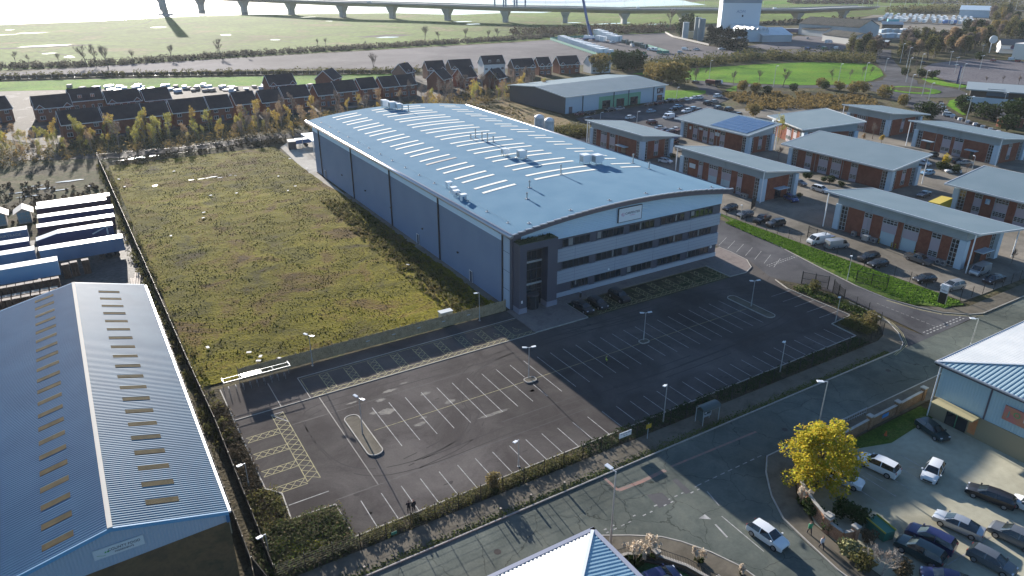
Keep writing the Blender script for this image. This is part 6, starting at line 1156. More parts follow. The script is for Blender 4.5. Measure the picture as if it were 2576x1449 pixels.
# stations rear to front: x, sill-belt height, top height, half width, top half width, zone after (b body, r rear glass, c cabin, w windscreen)
KIND = {'hatch': (4.2, [(-2.1, .72, .76, .8, .7, 'b'), (-2.04, .98, 1.02, .87, .68, 'r'), (-1.6, .98, 1.44, .89, .58, 'c'), (-.5, .97, 1.5, .9, .6, 'c'), (.35, .95, 1.44, .9, .58, 'w'), (1.1, .93, .98, .89, .72, 'b'), (1.85, .8, .86, .85, .66, 'b'), (2.1, .6, .64, .76, .6, 'b')]),
        'saloon': (4.7, [(-2.35, .7, .74, .8, .7, 'b'), (-2.28, .98, 1.02, .87, .7, 'b'), (-1.75, .99, 1.04, .89, .7, 'r'), (-.85, .97, 1.42, .9, .56, 'c'), (-.1, .96, 1.46, .91, .58, 'c'), (.5, .94, 1.4, .91, .56, 'w'), (1.3, .91, .95, .9, .72, 'b'), (2.1, .78, .82, .86, .68, 'b'), (2.35, .58, .62, .76, .6, 'b')]),
        'estate': (4.75, [(-2.37, .72, .76, .8, .7, 'b'), (-2.3, 1.0, 1.04, .88, .68, 'r'), (-1.95, 1.0, 1.42, .9, .56, 'c'), (-.6, .98, 1.48, .91, .6, 'c'), (.45, .95, 1.42, .91, .58, 'w'), (1.25, .92, .97, .9, .72, 'b'), (2.1, .8, .84, .86, .68, 'b'), (2.37, .6, .64, .76, .6, 'b')]),
        'suv': (4.55, [(-2.27, .8, .84, .84, .76, 'b'), (-2.2, 1.1, 1.14, .92, .74, 'r'), (-1.85, 1.12, 1.62, .94, .64, 'c'), (-.5, 1.1, 1.68, .95, .66, 'c'), (.45, 1.06, 1.62, .95, .64, 'w'), (1.2, 1.04, 1.1, .94, .76, 'b'), (2.0, .92, .98, .9, .72, 'b'), (2.27, .7, .74, .82, .66, 'b')]),
        'van': (5.1, [(-2.55, .8, .84, .92, .84, 'b'), (-2.53, 1.15, 1.9, .95, .84, 'b'), (-2.3, 1.15, 1.96, .96, .85, 'b'), (.7, 1.15, 1.96, .96, .85, 'c'), (1.35, 1.12, 1.88, .95, .8, 'w'), (1.95, 1.08, 1.16, .93, .8, 'b'), (2.4, .95, 1.0, .9, .74, 'b'), (2.55, .7, .74, .84, .66, 'b')]),
        'pickup': (5.3, [(-2.65, .85, .88, .9, .84, 'b'), (-2.62, 1.1, 1.12, .92, .86, 'b'), (-.75, 1.1, 1.14, .93, .86, 'r'), (-.6, 1.1, 1.72, .94, .66, 'c'), (.2, 1.08, 1.76, .95, .68, 'c'), (.7, 1.06, 1.7, .95, .66, 'w'), (1.4, 1.05, 1.12, .94, .8, 'b'), (2.4, .98, 1.02, .92, .76, 'b'), (2.65, .75, .8, .86, .7, 'b')])}
def mk_car(kind):
    L, st = KIND[kind]; C_ = thing('parked_car', 'x', 'car'); body, gl, trim = MB(), MB(), MB()
    st = [list(s) for s in st]
    def ring(s): x, be, to, w, tw, _ = s; return [(x, -w*.93, .26), (x, -w, .55), (x, -w*.97, be), (x, -tw, to-.015), (x, -tw*.5, to+.015), (x, tw*.5, to+.015), (x, tw, to-.015), (x, w*.97, be), (x, w, .55), (x, w*.93, .26)]
    R_ = [ring(s) for s in st]
    for i in range(len(st)-1):
        z = st[i][5]
        for j in range(9):
            t = body
            if z in 'cwr' and j in (2, 6): t = gl
            if z in 'wr' and j in (3, 4, 5): t = gl
            t.quad(R_[i][j], R_[i][j+1], R_[i+1][j+1], R_[i+1][j])
    body.quad(*R_[0][::-1]); body.quad(*R_[-1])
    bo = obj('body', body, PT['white'], C_, world=False); bm = bmesh.new(); bm.from_mesh(bo.data); bmesh.ops.remove_doubles(bm, verts=bm.verts, dist=.002); bmesh.ops.recalc_face_normals(bm, faces=bm.faces); bm.to_mesh(bo.data); bm.free()
    bo.data.polygons.foreach_set('use_smooth', [True]*len(bo.data.polygons)); bo.data.set_sharp_from_angle(angle=R(32))
    obj('windows', gl, M_cgl, C_, world=False)
    w = st[3][3]
    pl = MB()
    for i in range(len(st)-1):   # pillars
        if st[i][5] == 'c' and st[i+1][5] in 'c':
            for s_ in (-1, 1): a = R_[i+1]; k = 2 if s_ < 0 else 7; k2 = 3 if s_ < 0 else 6; pl.bar(Vector(a[k])+Vector((0, s_*.012, 0)), Vector(a[k2])+Vector((0, s_*.012, .0)), .09, .03)
    i = [k for k, s in enumerate(st) if s[5] == 'w'][0]
    for s_ in (-1, 1): k = 3 if s_ < 0 else 6; pl.bar(Vector(R_[i][k])+Vector((0, 0, .01)), Vector(R_[i+1][k])+Vector((0, 0, .01)), .06, .03)
    if pl.v: obj('pillars', pl, PT['white'], C_, world=False)
    for s_ in (-1, 1):
        for x in (-L*.31, L*.31):
            r = .36 if kind in ('suv', 'pickup') else .33; y0 = s_*(w-.2); y1 = s_*(w+.02); mb = MB(); mb.tube([(x, y0, r), (x, y1, r)], r, 14); wh = obj('wheel', mb, M_tyre, C_, world=False)
            mb = MB(); mb.tube([(x, y1, r), (x, y1+s_*.01, r)], r*.66, 10); mb.tube([(x, y1+s_*.01, r), (x, y1+s_*.02, r)], r*.15, 6); obj('rim', mb, M_rim, wh, world=False)
        mb = MB(); mb.box(L/2-.3, L/2-.06, *sorted((s_*(w*.52), s_*(w*.84))), .62, .78); obj('headlight', mb, M_hl, C_, world=False)
        zt = st[1][1]; mb = MB(); mb.box(-L/2-.01, -L/2+.22, *sorted((s_*(w*.62), s_*(w*.9))), zt-.22, zt-.04); obj('tail_light', mb, M_tl, C_, world=False)
        mb = MB(); xm = st[i+1][0]-.15; mb.box(xm-.06, xm+.1, *sorted((s_*(w-.02), s_*(w+.16))), st[i+1][1]+.02, st[i+1][1]+.16); obj('wing_mirror', mb, PT['white'], C_, world=False)
    mb = MB(); mb.box(L/2-.02, L/2+.015, -.5, .5, .3, .5); obj('grille', mb, M_trim, C_, world=False); mb = MB(); mb.box(-L/2-.02, -L/2+.01, -.26, .26, .45, .56); obj('number_plate', mb, M_plate, C_, world=False)
    if kind in ('pickup',): mb = MB(); mb.box(-2.5, -.85, -.72, .72, 1.13, 1.2); obj('bed_cover', mb, M_trim, C_, world=False)
    return C_
protoC = {}
def car(kind, col, p, h, label, name=None, far=False):
    """p = ground point, h = heading in degrees from +X"""
    if kind not in protoC: protoC[kind] = c = mk_car(kind)
    else: c = dup(protoC[kind])
    c.name = name or ('parked_van' if kind == 'van' else 'parked_pickup' if kind == 'pickup' else 'parked_car'); c.location = (p[0], p[1], .01); c.rotation_euler = (0, 0, R(h)); c['label'] = label; c['category'] = 'van' if kind == 'van' else 'pickup' if kind == 'pickup' else 'car'
    recolour(c, PT['white'], PT[col]); return c
def car2(kind, col, rear, front, label, **k):
    a, b = q(*rear, .55), q(*front, .55); return car(kind, col, (a+b)/2, math.degrees(math.atan2(b.y-a.y, b.x-a.x)), label, **k)
car2('hatch', 'white', (4, 3, 2400, 930), (4, 4, 170, 1160), 'white hatchback driving out of the side road past the red brick wall', name='moving_car')
car2('suv', 'white', (4, 4, 1215, 390), (4, 4, 1000, 290), 'white suv with dark windows nosed in beside the yellow maple')
car2('hatch', 'white', (4, 4, 1705, 310), (4, 4, 1600, 490), 'white hatchback facing the camera in the middle of the shop car park')
car2('estate', 'black', (4, 4, 2430, 720), (4, 4, 2040, 570), 'black estate car with long shadow at the right of the shop car park')
car2('saloon', 'silver', (4, 4, 2130, 1030), (4, 4, 1700, 840), 'pale silver saloon parked behind the navy suv')
car2('suv', 'navy', (4, 4, 1840, 1180), (4, 4, 1430, 980), 'navy blue suv parked next to a dark teal one')
car2('suv', 'teal', (4, 4, 1730, 1310), (4, 4, 1330, 1100), 'dark teal suv parked nearest the leafless birch')
car2('suv', 'grey', (4, 4, 2660, 1150), (4, 4, 2290, 970), 'grey suv cut by the right edge of the picture')
car2('hatch', 'grey', (4, 4, 2080, 1210), (4, 4, 2420, 1390), 'grey hatchback with its tail light towards the teal suv')
car2('hatch', 'teal', (3, 4, 1510, 1330), (4, 4, 1800, 90), 'dark car in the shade below the brick pillar wall')
car2('saloon', 'navy', (4, 4, 1960, 1530), (4, 4, 1650, 1450), 'navy car at the bottom edge below the teal suv')
car2('hatch', 'white', (4, 4, 640, 420), (4, 4, 890, 520), 'white car almost hidden under the yellow maple')
car2('hatch', 'white', (4, 4, 2750, 810), (4, 4, 2565, 720), 'white car nose just inside the right edge of the picture')
car2('hatch', 'navy', (4, 3, 1400, 1500), (4, 3, 1560, 1445), 'dark blue car roof at the bottom edge behind the pampas grass')
car2('saloon', 'black', (3, 3, 650, 150), (3, 3, 780, 235), 'black saloon nearest the office entrance')
car2('hatch', 'dark', (3, 3, 800, 115), (3, 3, 935, 200), 'dark hatchback, middle of three cars before the offices')
car2('suv', 'black', (3, 3, 1010, 45), (3, 3, 1150, 130), 'black suv on the hatched bay, right of three cars before the offices')
for a in [('hatch', 'black', (2, 3, 2265, 625), (2, 3, 2125, 665), 'black car in the unit yard nearest the factory corner'), ('hatch', 'grey', (2, 3, 2420, 695), (2, 3, 2270, 725), 'grey car second from the factory corner in the unit yard'), ('pickup', 'black', (2, 3, 2590, 730), (2, 3, 2440, 790), 'black flatbed pickup along the yard fence'), ('suv', 'dark', (2, 4, 150, 790), (2, 4, 5, 815), 'dark suv with roof bars beside the yard fence'),
          ('van', 'white', (2, 4, 590, 960), (2, 4, 420, 990), 'white van with a black roof box by the yard fence'), ('van', 'silver', (2, 4, 605, 1030), (2, 4, 780, 1010), 'silver van beside the white van with the roof box'), ('suv', 'black', (2, 4, 1095, 1130), (2, 4, 930, 1160), 'black suv by the fence opposite the roller doors'), ('hatch', 'dark', (2, 4, 1190, 1190), (2, 4, 1020, 1220), 'dark car beside the black suv opposite the roller doors'),
          ('hatch', 'black', (2, 4, 1670, 1350), (2, 4, 1480, 1370), 'black car parked near the black and white totem sign'), ('suv', 'silver', (2, 4, 1950, 1415), (2, 4, 1770, 1450), 'silver suv partly behind the black and white totem sign'), ('pickup', 'grey', (2, 4, 1390, 1120), (2, 4, 1640, 1205), 'grey pickup parked along the front of the nearest unit'), ('van', 'silver', (2, 4, 2220, 1240), (2, 4, 2040, 1320), 'silver van at the near end of the nearest unit'),
          ('saloon', 'dark', (2, 4, 2360, 1340), (2, 4, 2190, 1385), 'dark saloon in the shade by the bank beyond the nearest unit'), ('suv', 'white', (2, 4, 455, 440), (2, 4, 600, 480), 'white suv parked in the lane before the wide central unit'), ('saloon', 'grey', (2, 4, 250, 370), (2, 4, 370, 410), 'grey saloon behind the white suv in the lane'), ('hatch', 'blue', (2, 4, 170, 520), (2, 4, 300, 580), 'blue hatchback at the near end of the second unit'),
          ('saloon', 'grey', (2, 4, 1640, 485), (2, 4, 1500, 530), 'grey saloon by the yellow hatched bay between the units'), ('hatch', 'lightblue', (2, 4, 1660, 285), (2, 4, 1545, 300), 'light blue hatchback left of the yellow tree planter'), ('hatch', 'white', (2, 4, 1920, 275), (2, 4, 1800, 270), 'white hatchback right of the yellow tree planter'), ('hatch', 'white', (2, 4, 1535, 185), (2, 4, 1600, 200), 'white car half behind the roof corner of the central unit'),
          ('suv', 'black', (2, 4, 1850, 180), (2, 4, 1930, 165), 'black suv before the long upper right unit'), ('saloon', 'silver', (2, 4, 2040, 190), (2, 4, 1905, 185), 'silver car before the canopied door of the upper right unit'), ('hatch', 'teal', (2, 4, 1690, 110), (2, 4, 1610, 120), 'teal car at the left end of the upper right unit'), ('hatch', 'white', (2, 3, 1500, 165), (2, 3, 1590, 180), 'white hatchback beyond the factory roof edge'), ('hatch', 'white', (2, 3, 1650, 45), (2, 3, 1755, 75), 'white car behind the left roof corner of the second unit')]: car2(*a)
RWC = [(680, 1145, 'hatch', 'maroon', 'dark red car at the left end before the retail warehouse'), (790, 1135, 'hatch', 'black', 'black car second from left before the retail warehouse'), (980, 1108, 'suv', 'dark', 'dark suv before the green panel'), (1080, 1092, 'saloon', 'silver', 'silver car before the green panel'), (1380, 1052, 'hatch', 'brown', 'brown car right of the green panel'), (1475, 1036, 'suv', 'maroon', 'dark red suv below the brown shop sign'), (1575, 1018, 'suv', 'black', 'black suv at the corner of the retail warehouse'), (1640, 1014, 'hatch', 'dark', 'dark hatchback right of the warehouse corner'), (1695, 1010, 'hatch', 'brown', 'brown hatchback beside three white cars'),
       (1755, 998, 'saloon', 'white', 'leftmost of three white cars by the lawn edge'), (1830, 986, 'saloon', 'white', 'middle of three white cars by the lawn edge'), (1888, 982, 'hatch', 'white', 'rightmost of three white cars by the lawn edge'), (1190, 1180, 'hatch', 'white', 'white car alone in the open parking before the warehouse'), (1400, 1118, 'hatch', 'lightblue', 'pale blue car alone in the second row of the retail car park'), (1410, 1230, 'suv', 'maroon', 'maroon suv near the lamp in the retail car park'), (1670, 1070, 'hatch', 'lightblue', 'pale blue car next to a black one in the retail car park'), (1630, 1097, 'hatch', 'black', 'black car next to a pale blue one in the retail car park'),
       (1580, 1145, 'hatch', 'silver', 'silver car beyond the white van'), (1575, 1178, 'van', 'white', 'white van left of the solar roofed unit'), (1755, 1118, 'suv', 'white', 'white suv above the solar roofed unit'), (1810, 1100, 'suv', 'lightblue', 'pale blue suv above the solar roofed unit'), (1885, 1105, 'hatch', 'black', 'black car above the solar roofed unit'), (1970, 1037, 'suv', 'black', 'large black suv by the retail car park entrance'), (2040, 1022, 'hatch', 'silver', 'silver car by the retail car park entrance'), (2080, 1088, 'suv', 'grey', 'grey suv at the right end of the retail car park'), (2185, 1100, 'suv', 'dark', 'dark suv at the far right of the retail car park'), (2270, 1155, 'hatch', 'black', 'black car by the yellow bush'),
       (2070, 966, 'suv', 'white', 'white suv driving in past the lawn corner'), (1850, 826, 'hatch', 'brown', 'brown car on the road by the mown lawn'), (2072, 836, 'van', 'white', 'white van behind the red tipper lorry'), (770, 1197, 'hatch', 'black', 'black car above the small far unit roof'), (1490, 1285, 'saloon', 'silver', 'silver car in the line behind the small far unit'), (1545, 1310, 'saloon', 'maroon', 'maroon car in the line behind the small far unit'), (1600, 1320, 'saloon', 'navy', 'navy car in the line behind the small far unit'), (1650, 1300, 'saloon', 'white', 'white car in the line behind the small far unit'), (1625, 1385, 'suv', 'blue', 'blue car left of the solar unit pillar'), (1615, 1430, 'suv', 'maroon', 'maroon car left of the solar unit pillar')]
for x, y, k, c, l in RWC:
    p = q(1, 3, x, y, .6); car(k, c, p, rnd.choice((4, 184)) if y not in (1108, 1092, 1145, 1135, 1052) else 186, l)
for r, c, x, y, k, co, h, l in [(1, 3, 1385, 497, 'van', 'white', 200, 'white van by the green fenced compound'), (1, 3, 1430, 500, 'van', 'white', 200, 'white van next to the digger in the gravel yard'), (1, 3, 1690, 522, 'hatch', 'white', 10, 'small white car alone on the open gravel'), (1, 3, 1740, 494, 'van', 'white', 0, 'white van alone on the open gravel'), (1, 3, 1855, 497, 'pickup', 'white', 0, 'white pickup alone on the open gravel'), (1, 3, 1210, 462, 'van', 'silver', 250, 'silver van by the green containers'), (1, 3, 1015, 425, 'pickup', 'white', 180, 'white pickup by the last white container'), (1, 3, 2110, 492, 'pickup', 'white', 160, 'white flatbed below the conifers'),
                                (1, 4, 400, 495, 'van', 'blue', 0, 'blue van in the depot lane behind the hedge'), (1, 4, 570, 488, 'van', 'green', 0, 'green and white van in the depot lane'), (1, 4, 690, 488, 'van', 'white', 0, 'white van in the depot lane right of the green one'), (1, 4, 400, 385, 'hatch', 'white', 30, 'white car in the depot yard'), (1, 4, 2450, 598, 'van', 'white', 0, 'white van by the white pub'), (1, 4, 2515, 612, 'hatch', 'red', 0, 'red car at the right edge by the pub'), (1, 4, 2270, 605, 'hatch', 'red', 0, 'red car behind the shrub island of the far car park'), (1, 4, 1820, 1155, 'suv', 'white', -60, 'white and black car on the curved road by the barriers'), (1, 4, 1560, 632, 'hatch', 'black', 0, 'black car at the corner of the empty far car park')]:
    car(k, co, q(r, c, x, y, .6), h, l)
for i in range(34):
    x = 1650+i*27+rnd.uniform(-8, 8); p = q(1, 4, x, rnd.choice((12, 22, 30)), .6); c = car(rnd.choice(('hatch', 'suv', 'saloon')), rnd.choice(('white', 'silver', 'grey', 'blue', 'black', 'white')), p, rnd.choice((0, 90)), 'tiny distant car in the car park at the top right edge'); c['group'] = 'distant cars at the top right edge'
# motorhome, tipper, crane
def vehicle(label, cat, p, h, name, parts, wheels, wr=.5):
    t = thing(name, label, cat, (p.x, p.y, 0), R(h))
    for n_, b, m_ in parts:
        mb = MB(); [mb.box(*k) for k in b]; obj(n_, mb, m_, t, world=False)
    for x in wheels:
        for s_ in (-1, 1): mb = MB(); mb.tube([(x, s_*.85, wr), (x, s_*1.2, wr)], wr, 12); w_ = obj('wheel', mb, M_tyre, t, world=False); mb = MB(); mb.tube([(x, s_*1.2, wr), (x, s_*1.22, wr)], wr*.5, 8); obj('rim', mb, M_rim, w_, world=False)
    return t
vehicle('white motorhome in the depot yard', 'motorhome', q(1, 4, 610, 440), 0, 'motorhome', [('body', [(-3.4, 2, -1.1, 1.1, .6, 2.9), (2, 3.4, -1, 1, .6, 1.8)], PT['white']), ('windows', [(-2, -1, -1.12, 1.12, 1.6, 2.2), (2.5, 3.0, -1.02, 1.02, 1.2, 1.75)], M_cgl)], (-2, 2.4), .38)
vehicle('red brown tipper lorry on the estate road by the mown lawn', 'lorry', q(1, 3, 2018, 860), -75, 'tipper_lorry', [('chassis', [(-3.5, 3.6, -.5, .5, .6, .9)], M_trim), ('tipper_body', [(-3.6, 1.6, -1.2, 1.2, 1.0, 2.6)], mat('rust_red', (.16, .05, .035), .7)), ('cab', [(1.8, 3.7, -1.2, 1.2, .7, 2.9)], M_trim), ('windscreen', [(3.7, 3.73, -1, 1, 1.8, 2.6)], M_cgl)], (-2.6, -1.4, 2.7), .5)
vehicle('small white digger with raised arm in the gravel yard', 'digger', q(1, 3, 1445, 520), 20, 'digger', [('cab', [(-.8, .8, -.9, .9, .8, 2.6)], PT['white']), ('tracks', [(-1.4, 1.4, -1.2, -.8, .05, .8), (-1.4, 1.4, .8, 1.2, .05, .8)], M_tyre), ('arm', [(.8, 3, -.15, .15, 1.8, 2.1), (2.8, 3.1, -.15, .15, 1.8, 3.2)], M_trim)], ())
vehicle('brown rusty excavator at the right end of the gravel yard', 'digger', q(1, 3, 2450, 575), 40, 'excavator', [('cab', [(-1.5, 1.2, -1.3, 1.3, .9, 2.9)], mat('rust_brown', (.16, .09, .05), .8)), ('tracks', [(-2, 2, -1.5, -1, .05, .9), (-2, 2, 1, 1.5, .05, .9)], M_tyre), ('arm', [(1.2, 3.6, -.2, .2, 2, 2.4), (3.4, 3.7, -.2, .2, 2.2, 5)], mat('rust_arm', (.2, .1, .07), .8))], ())
cb = q(1, 3, 790, 405); Cr = thing('mobile_crane', 'tall blue mobile crane with its boom running out of the top of the picture', 'crane', (cb.x, cb.y, 0)); M_cr = mat('crane_blue', (.03, .07, .2), .5)
mb = MB(); mb.box(-7, 7, -1.5, 1.5, .8, 1.8); mb.box(5, 8.5, -1.4, 1.4, .9, 3); obj('carrier', mb, M_cr, Cr, world=False); mb = MB(); mb.box(-4, 2.5, -1.6, 1.6, 1.8, 3.6); mb.box(-5.5, -3.5, -1.8, 1.8, 1.9, 4); obj('turntable', mb, M_wht, Cr, world=False)
for x in (-5.5, -3.8, 3.2, 5, 6.8): mb = MB(); mb.tube([(x, -1.6, .75), (x, 1.6, .75)], .75, 12); obj('wheel', mb, M_tyre, Cr, world=False)
rt = _r.xy.normalized(); bx_ = lambda d_, h: (-rt.x*d_, -rt.y*d_, h)
mb = MB(); mb.bar(bx_(-1, 2.5), bx_(3.2, 14), 1.9, 1.9); Bm = obj('boom', mb, M_cr, Cr, world=False); mb = MB(); mb.bar(bx_(3.2, 14), bx_(7.2, 30), 1.4, 1.4); mb.bar(bx_(7.2, 30), bx_(13.7, 56), 1.0, 1.0); obj('boom_section', mb, mat('crane_blue_pale', (.05, .1, .26), .5), Bm, world=False); mb = MB(); mb.bar(bx_(1.5, 3), bx_(3.4, 11), .5); obj('boom_ram', mb, M_gal, Cr, world=False)
# containers
M_cw = mat('white_container', (.6, .63, .64), .5); M_cg = mat('green_container', (.05, .075, .065), .6)
def container(name, label, group, x, y, rz, L, w, h, m_, detail=True):
    t = thing(name, label, 'container', (x, y, 0), R(rz), group); mb = MB(); mb.box(-L/2, L/2, -w/2, w/2, .12, h); obj('body', mb, m_, t, world=False)
    mb = MB(); [mb.box(*k) for k in ((-L/2-.03, -L/2+.15, -w/2-.03, w/2+.03, 0, .12), (L/2-.15, L/2+.03, -w/2-.03, w/2+.03, 0, .12))]; obj('base_frame', mb, M_gal, t, world=False)
    if detail: mb = MB(); mb.box(-L*.12, L*.0-.05, -w/2-.04, -w/2-.003, .3, h-.4); mb.box(.05, L*.12, -w/2-.04, -w/2-.003, .3, h-.4); obj('doors', mb, M_palew, t, world=False)
    return t
A_, B_ = q(1, 3, 895, 552), q(1, 3, 500, 412)
for k in range(11):
    p = A_.lerp(B_, k/10); container('white_container', 'white plant container in the long row inside the green fence', 'white containers in the long row', p.x+2.5, p.y+3, 4, 5.6, 4.4, 3.6, M_cw)
    if k < 9: container('switchgear_cabinet', 'small white cabinet behind the long row of white containers', 'small cabinets behind the container row', p.x+9.5, p.y-1+3, 16, 3.2, 3, 2.7, M_cw, False)
A_, B_ = q(1, 3, 1070, 420), q(1, 3, 890, 350)
for k in range(5): p = A_.lerp(B_, k/4); container('white_container', 'white container in the short row right of the crane', 'white containers right of the crane', p.x, p.y+3, 14, 8, 6, 4.2, M_cw)
for i, (x, y) in enumerate([(870, 405), (915, 415)]): p = q(1, 3, x, y); container('white_container', ['tall white unit nearest the crane', 'low white unit right of the crane cabin'][i], 'small white units by the crane', p.x, p.y, 14, 4, 4, 3.6, M_cw)
for i, (x, y) in enumerate([(1135, 435), (1185, 450), (1245, 462), (1285, 468), (1325, 485)]): p = q(1, 3, x, y); container('green_container', 'dark green container, %s in the row' % num[i], 'dark green containers', p.x, p.y, 14, 5.5, 2.6, 2.7, M_cg)
# compound fence
M_mesh = mat('green_debris_netting', (.06, .2, .16), .9); 
def panelfence(name, label, pts, h, m_, group=None, post=None):
    t = thing(name, label, 'fence', (pts[0][0], pts[0][1], 0), 0, group); mb = MB(); ps = MB()
    for a, b in zip(pts, pts[1:]):
        a, b = Vector((a[0], a[1], 0)), Vector((b[0], b[1], 0)); n = max(1, int((b-a).length/3.5))
        for k in range(n): p0, p1 = a.lerp(b, k/n), a.lerp(b, (k+.94)/n); mb.bar(p0+Vector((0, 0, h*.55)), p1+Vector((0, 0, h*.55)), .04, h*.85); ps.bar(p0, p0+Vector((0, 0, h)), .08); ps.bar(p0-Vector((.3, .3, -.1)), p0+Vector((.3, .3, .1)), .25, .2)
    obj('netting', mb, m_, t); obj('posts', ps, M_gal, t); return t
panelfence('compound_fence', 'green netted fence round the white containers', [q(1, 3, 385, 405), q(1, 3, 850, 560), q(1, 3, 1000, 570)], 2, M_mesh); panelfence('compound_fence', 'green netted fence panel in front of the compound gap', [q(1, 3, 1115, 560), q(1, 3, 1355, 548)], 2, M_mesh); panelfence('compound_fence', 'green netted fence at the right end of the compound', [q(1, 3, 1350, 470), q(1, 3, 1580, 540), q(1, 3, 1450, 545)], 2, M_mesh); panelfence('compound_fence', 'green netted fence behind the crane', [q(1, 3, 385, 400), q(1, 3, 840, 375)], 2, M_mesh)
panelfence('concrete_panel_fence', 'pale concrete panel fence along the right side of the gravel yard', [q(1, 3, 1540, 335), q(1, 3, 1620, 378), q(1, 3, 1980, 462)], 1.6, M_kerb); panelfence('site_fence', 'dark timber fence between the houses and the grass bank', [q(1, 1, -100, 805), q(1, 1, 1200, 765), q(1, 2, 400, 745), q(1, 2, 1500, 735)], 1.8, mat('dark_timber', (.06, .05, .04), .9))
# ---------- lorry trailers ----------
def trailer(x1, y, L, label, side, roofc, group, h=3.9, slope=False, rz=0, name='lorry_trailer', detail=True, axles=3):
    t = thing(name, label, 'trailer', (x1, y, 0), R(rz), group); mb = MB()
    if slope: mb.prism([(-L, -1.25), (-L+4, -1.25), (0, -1.25), (0, 1.25), (-L+4, 1.25), (-L, 1.25)], 1.2, [h-1.0, h-.05, h-.05, h-.05, h-.05, h-1.0])
    else: mb.box(-L, 0, -1.25, 1.25, 1.2, h-.05)
    obj('curtain_side', mb, side, t, world=False); mb = MB()
    if slope: mb.prism([(-L-.03, -1.28), (-L+4, -1.28), (.03, -1.28), (.03, 1.28), (-L+4, 1.28), (-L-.03, 1.28)], [h-1.02, h-.06, h-.06, h-.06, h-.06, h-1.02], [h-.94, h+.02, h+.02, h+.02, h+.02, h-.94])
    else: mb.box(-L-.03, .03, -1.28, 1.28, h-.06, h+.02)
    obj('roof', mb, roofc, t, world=False)
    if detail:
        mb = MB(); mb.box(-L+.3, -.1, -.5, .5, .95, 1.18); obj('chassis', mb, M_trim, t, world=False)
        for k in range(axles):
            for s_ in (-1, 1): x = -1.6-k*1.35; mb = MB(); mb.tube([(x, s_*.85, .5), (x, s_*1.22, .5)], .5, 12); w_ = obj('wheel', mb, M_tyre, t, world=False)
    return t
M_tr = mat('trailer_roof', (.62, .62, .6), .35, col2=(.5, .5, .5), sc=.3); M_tn = mat('trailer_navy', (.015, .025, .09), .5); M_tm = mat('trailer_plum', (.04, .015, .035), .5); M_tb = mat('trailer_blue_grey', (.07, .12, .2), .5, col2=(.09, .15, .24), sc=.3); M_tlb = mat('trailer_light_blue', (.16, .3, .45), .5)
G1 = 'trailers parked side by side behind the blue warehouse'
for x, y, L, m_, l, s in [(5.4, 190.5, 14.8, M_tm, 'plum trailer at the far end of the row beside the palisade fence', 0), (4.4, 187.2, 14.0, M_tm, 'plum lettered trailer second from the far end by the palisade fence', 0), (5.2, 179.8, 14.6, M_tn, 'navy trailer third from the far end by the palisade fence', 0), (4.8, 172.6, 14.4, M_tm, 'plum trailer fourth from the far end by the palisade fence', 0), (4.0, 166.5, 14.0, M_tn, 'navy trailer with sloping front and silver stripe', 1), (5.0, 156.9, 14.4, M_tb, 'nearest blue grey trailer with three visible axles', 0)]:
    p = trailer(x, y+1.25, L, l, m_, M_tr, G1, slope=bool(s))
    if s: mb = MB(); mb.bar((-4, -1.27, 2.6), (-1.6, -1.27, 3.6), .02, .25); mb.bar((-1.6, -1.27, 3.6), (-.5, -1.27, 3.6), .02, .2); mb.bar((-1.2, -1.27, 2), (-1.2, -1.27, 3.4), .3, .02); obj('stripe', mb, M_palew, p, world=False)
    if l.startswith('plum lettered'): text_mesh('PP FREIGHTWAYS', .8, mat('faint_letter', (.02, .01, .02), .6), p, facing((-6.5, -1.26, 2.9), 180))
for x, y, m_, l in [(-11.4, 172.6, M_tb, 'lettered grey blue trailer, farthest of the left hand row'), (-11.1, 164.4, M_tn, 'navy trailer, second of the left hand row'), (-10.2, 158.0, M_tb, 'blue grey trailer, third of the left hand row')]:
    p = trailer(x, y+1.25, 13.6, l, m_, M_tr, 'left hand row of trailers cut by the picture edge')
    if l.startswith('lettered'): text_mesh('100% FAIRTRADE', .8, mat('cream_letter', (.4, .38, .3), .6), p, facing((-4.2, -1.26, 3.0), 180))
trailer(-6.6, 150.4, 13.6, 'light blue box trailer with pale roof beside the brown pallet stacks', M_tlb, M_tr, 'left hand row of trailers cut by the picture edge', h=4.0)
tr_ = trailer(0, 0, 7.5, 'yellow curtain lorry trailer half hidden behind the nearest unit roof', mat('yellow_curtain', (.5, .36, .03), .6), mat('yellow_roof', (.5, .38, .05), .6), 'x', h=3.4); p = q(2, 4, 1790, 590, 2); tr_.location = (p.x, p.y, 0); tr_.rotation_euler = (0, 0, R(8)); del tr_['group']
# pallets, crates, huts in the left yard
M_pal = mat('brown_pallet_wood', (.085, .05, .035), .9, col2=(.15, .09, .06), sc=1.2); M_palt = mat('pale_pallet_top', (.42, .36, .3), .85, col2=(.3, .25, .2), sc=2)  # top boards much paler than the stacked pallets below
def pallets(x, y, label, group, n=18, w=1.2, d=1.1, white=False, h0=.15, m_=None):
    t = thing('pallet_stack', label, 'pallet stack', (x, y, 0), R(rnd.uniform(-4, 4)), group); mb = MB()
    for k in range(n): o_ = rnd.uniform(-.03, .03); mb.box(-w/2+o_, w/2+o_, -d/2, d/2, k*h0+.03, k*h0+.07); [mb.box(u+o_, u+.12+o_, -d/2+.02, d/2-.02, k*h0+.07, (k+1)*h0+.03) for u in (-w/2, -.06, w/2-.12)]
    obj('stacked_pallets', mb, m_ or M_pal, t, world=False); mb = MB()
    for k in range(5): mb.box(-w/2, w/2, -d/2+k*d/5+.01, -d/2+(k+.8)*d/5, n*h0+.075, n*h0+.1)
    obj('top_boards', mb, M_palt, t, world=False); return t
proto_p = pallets(-7.4, 143.6, 'brown pallet stack with pale top in the long front row', 'brown pallet stacks in the long front row')
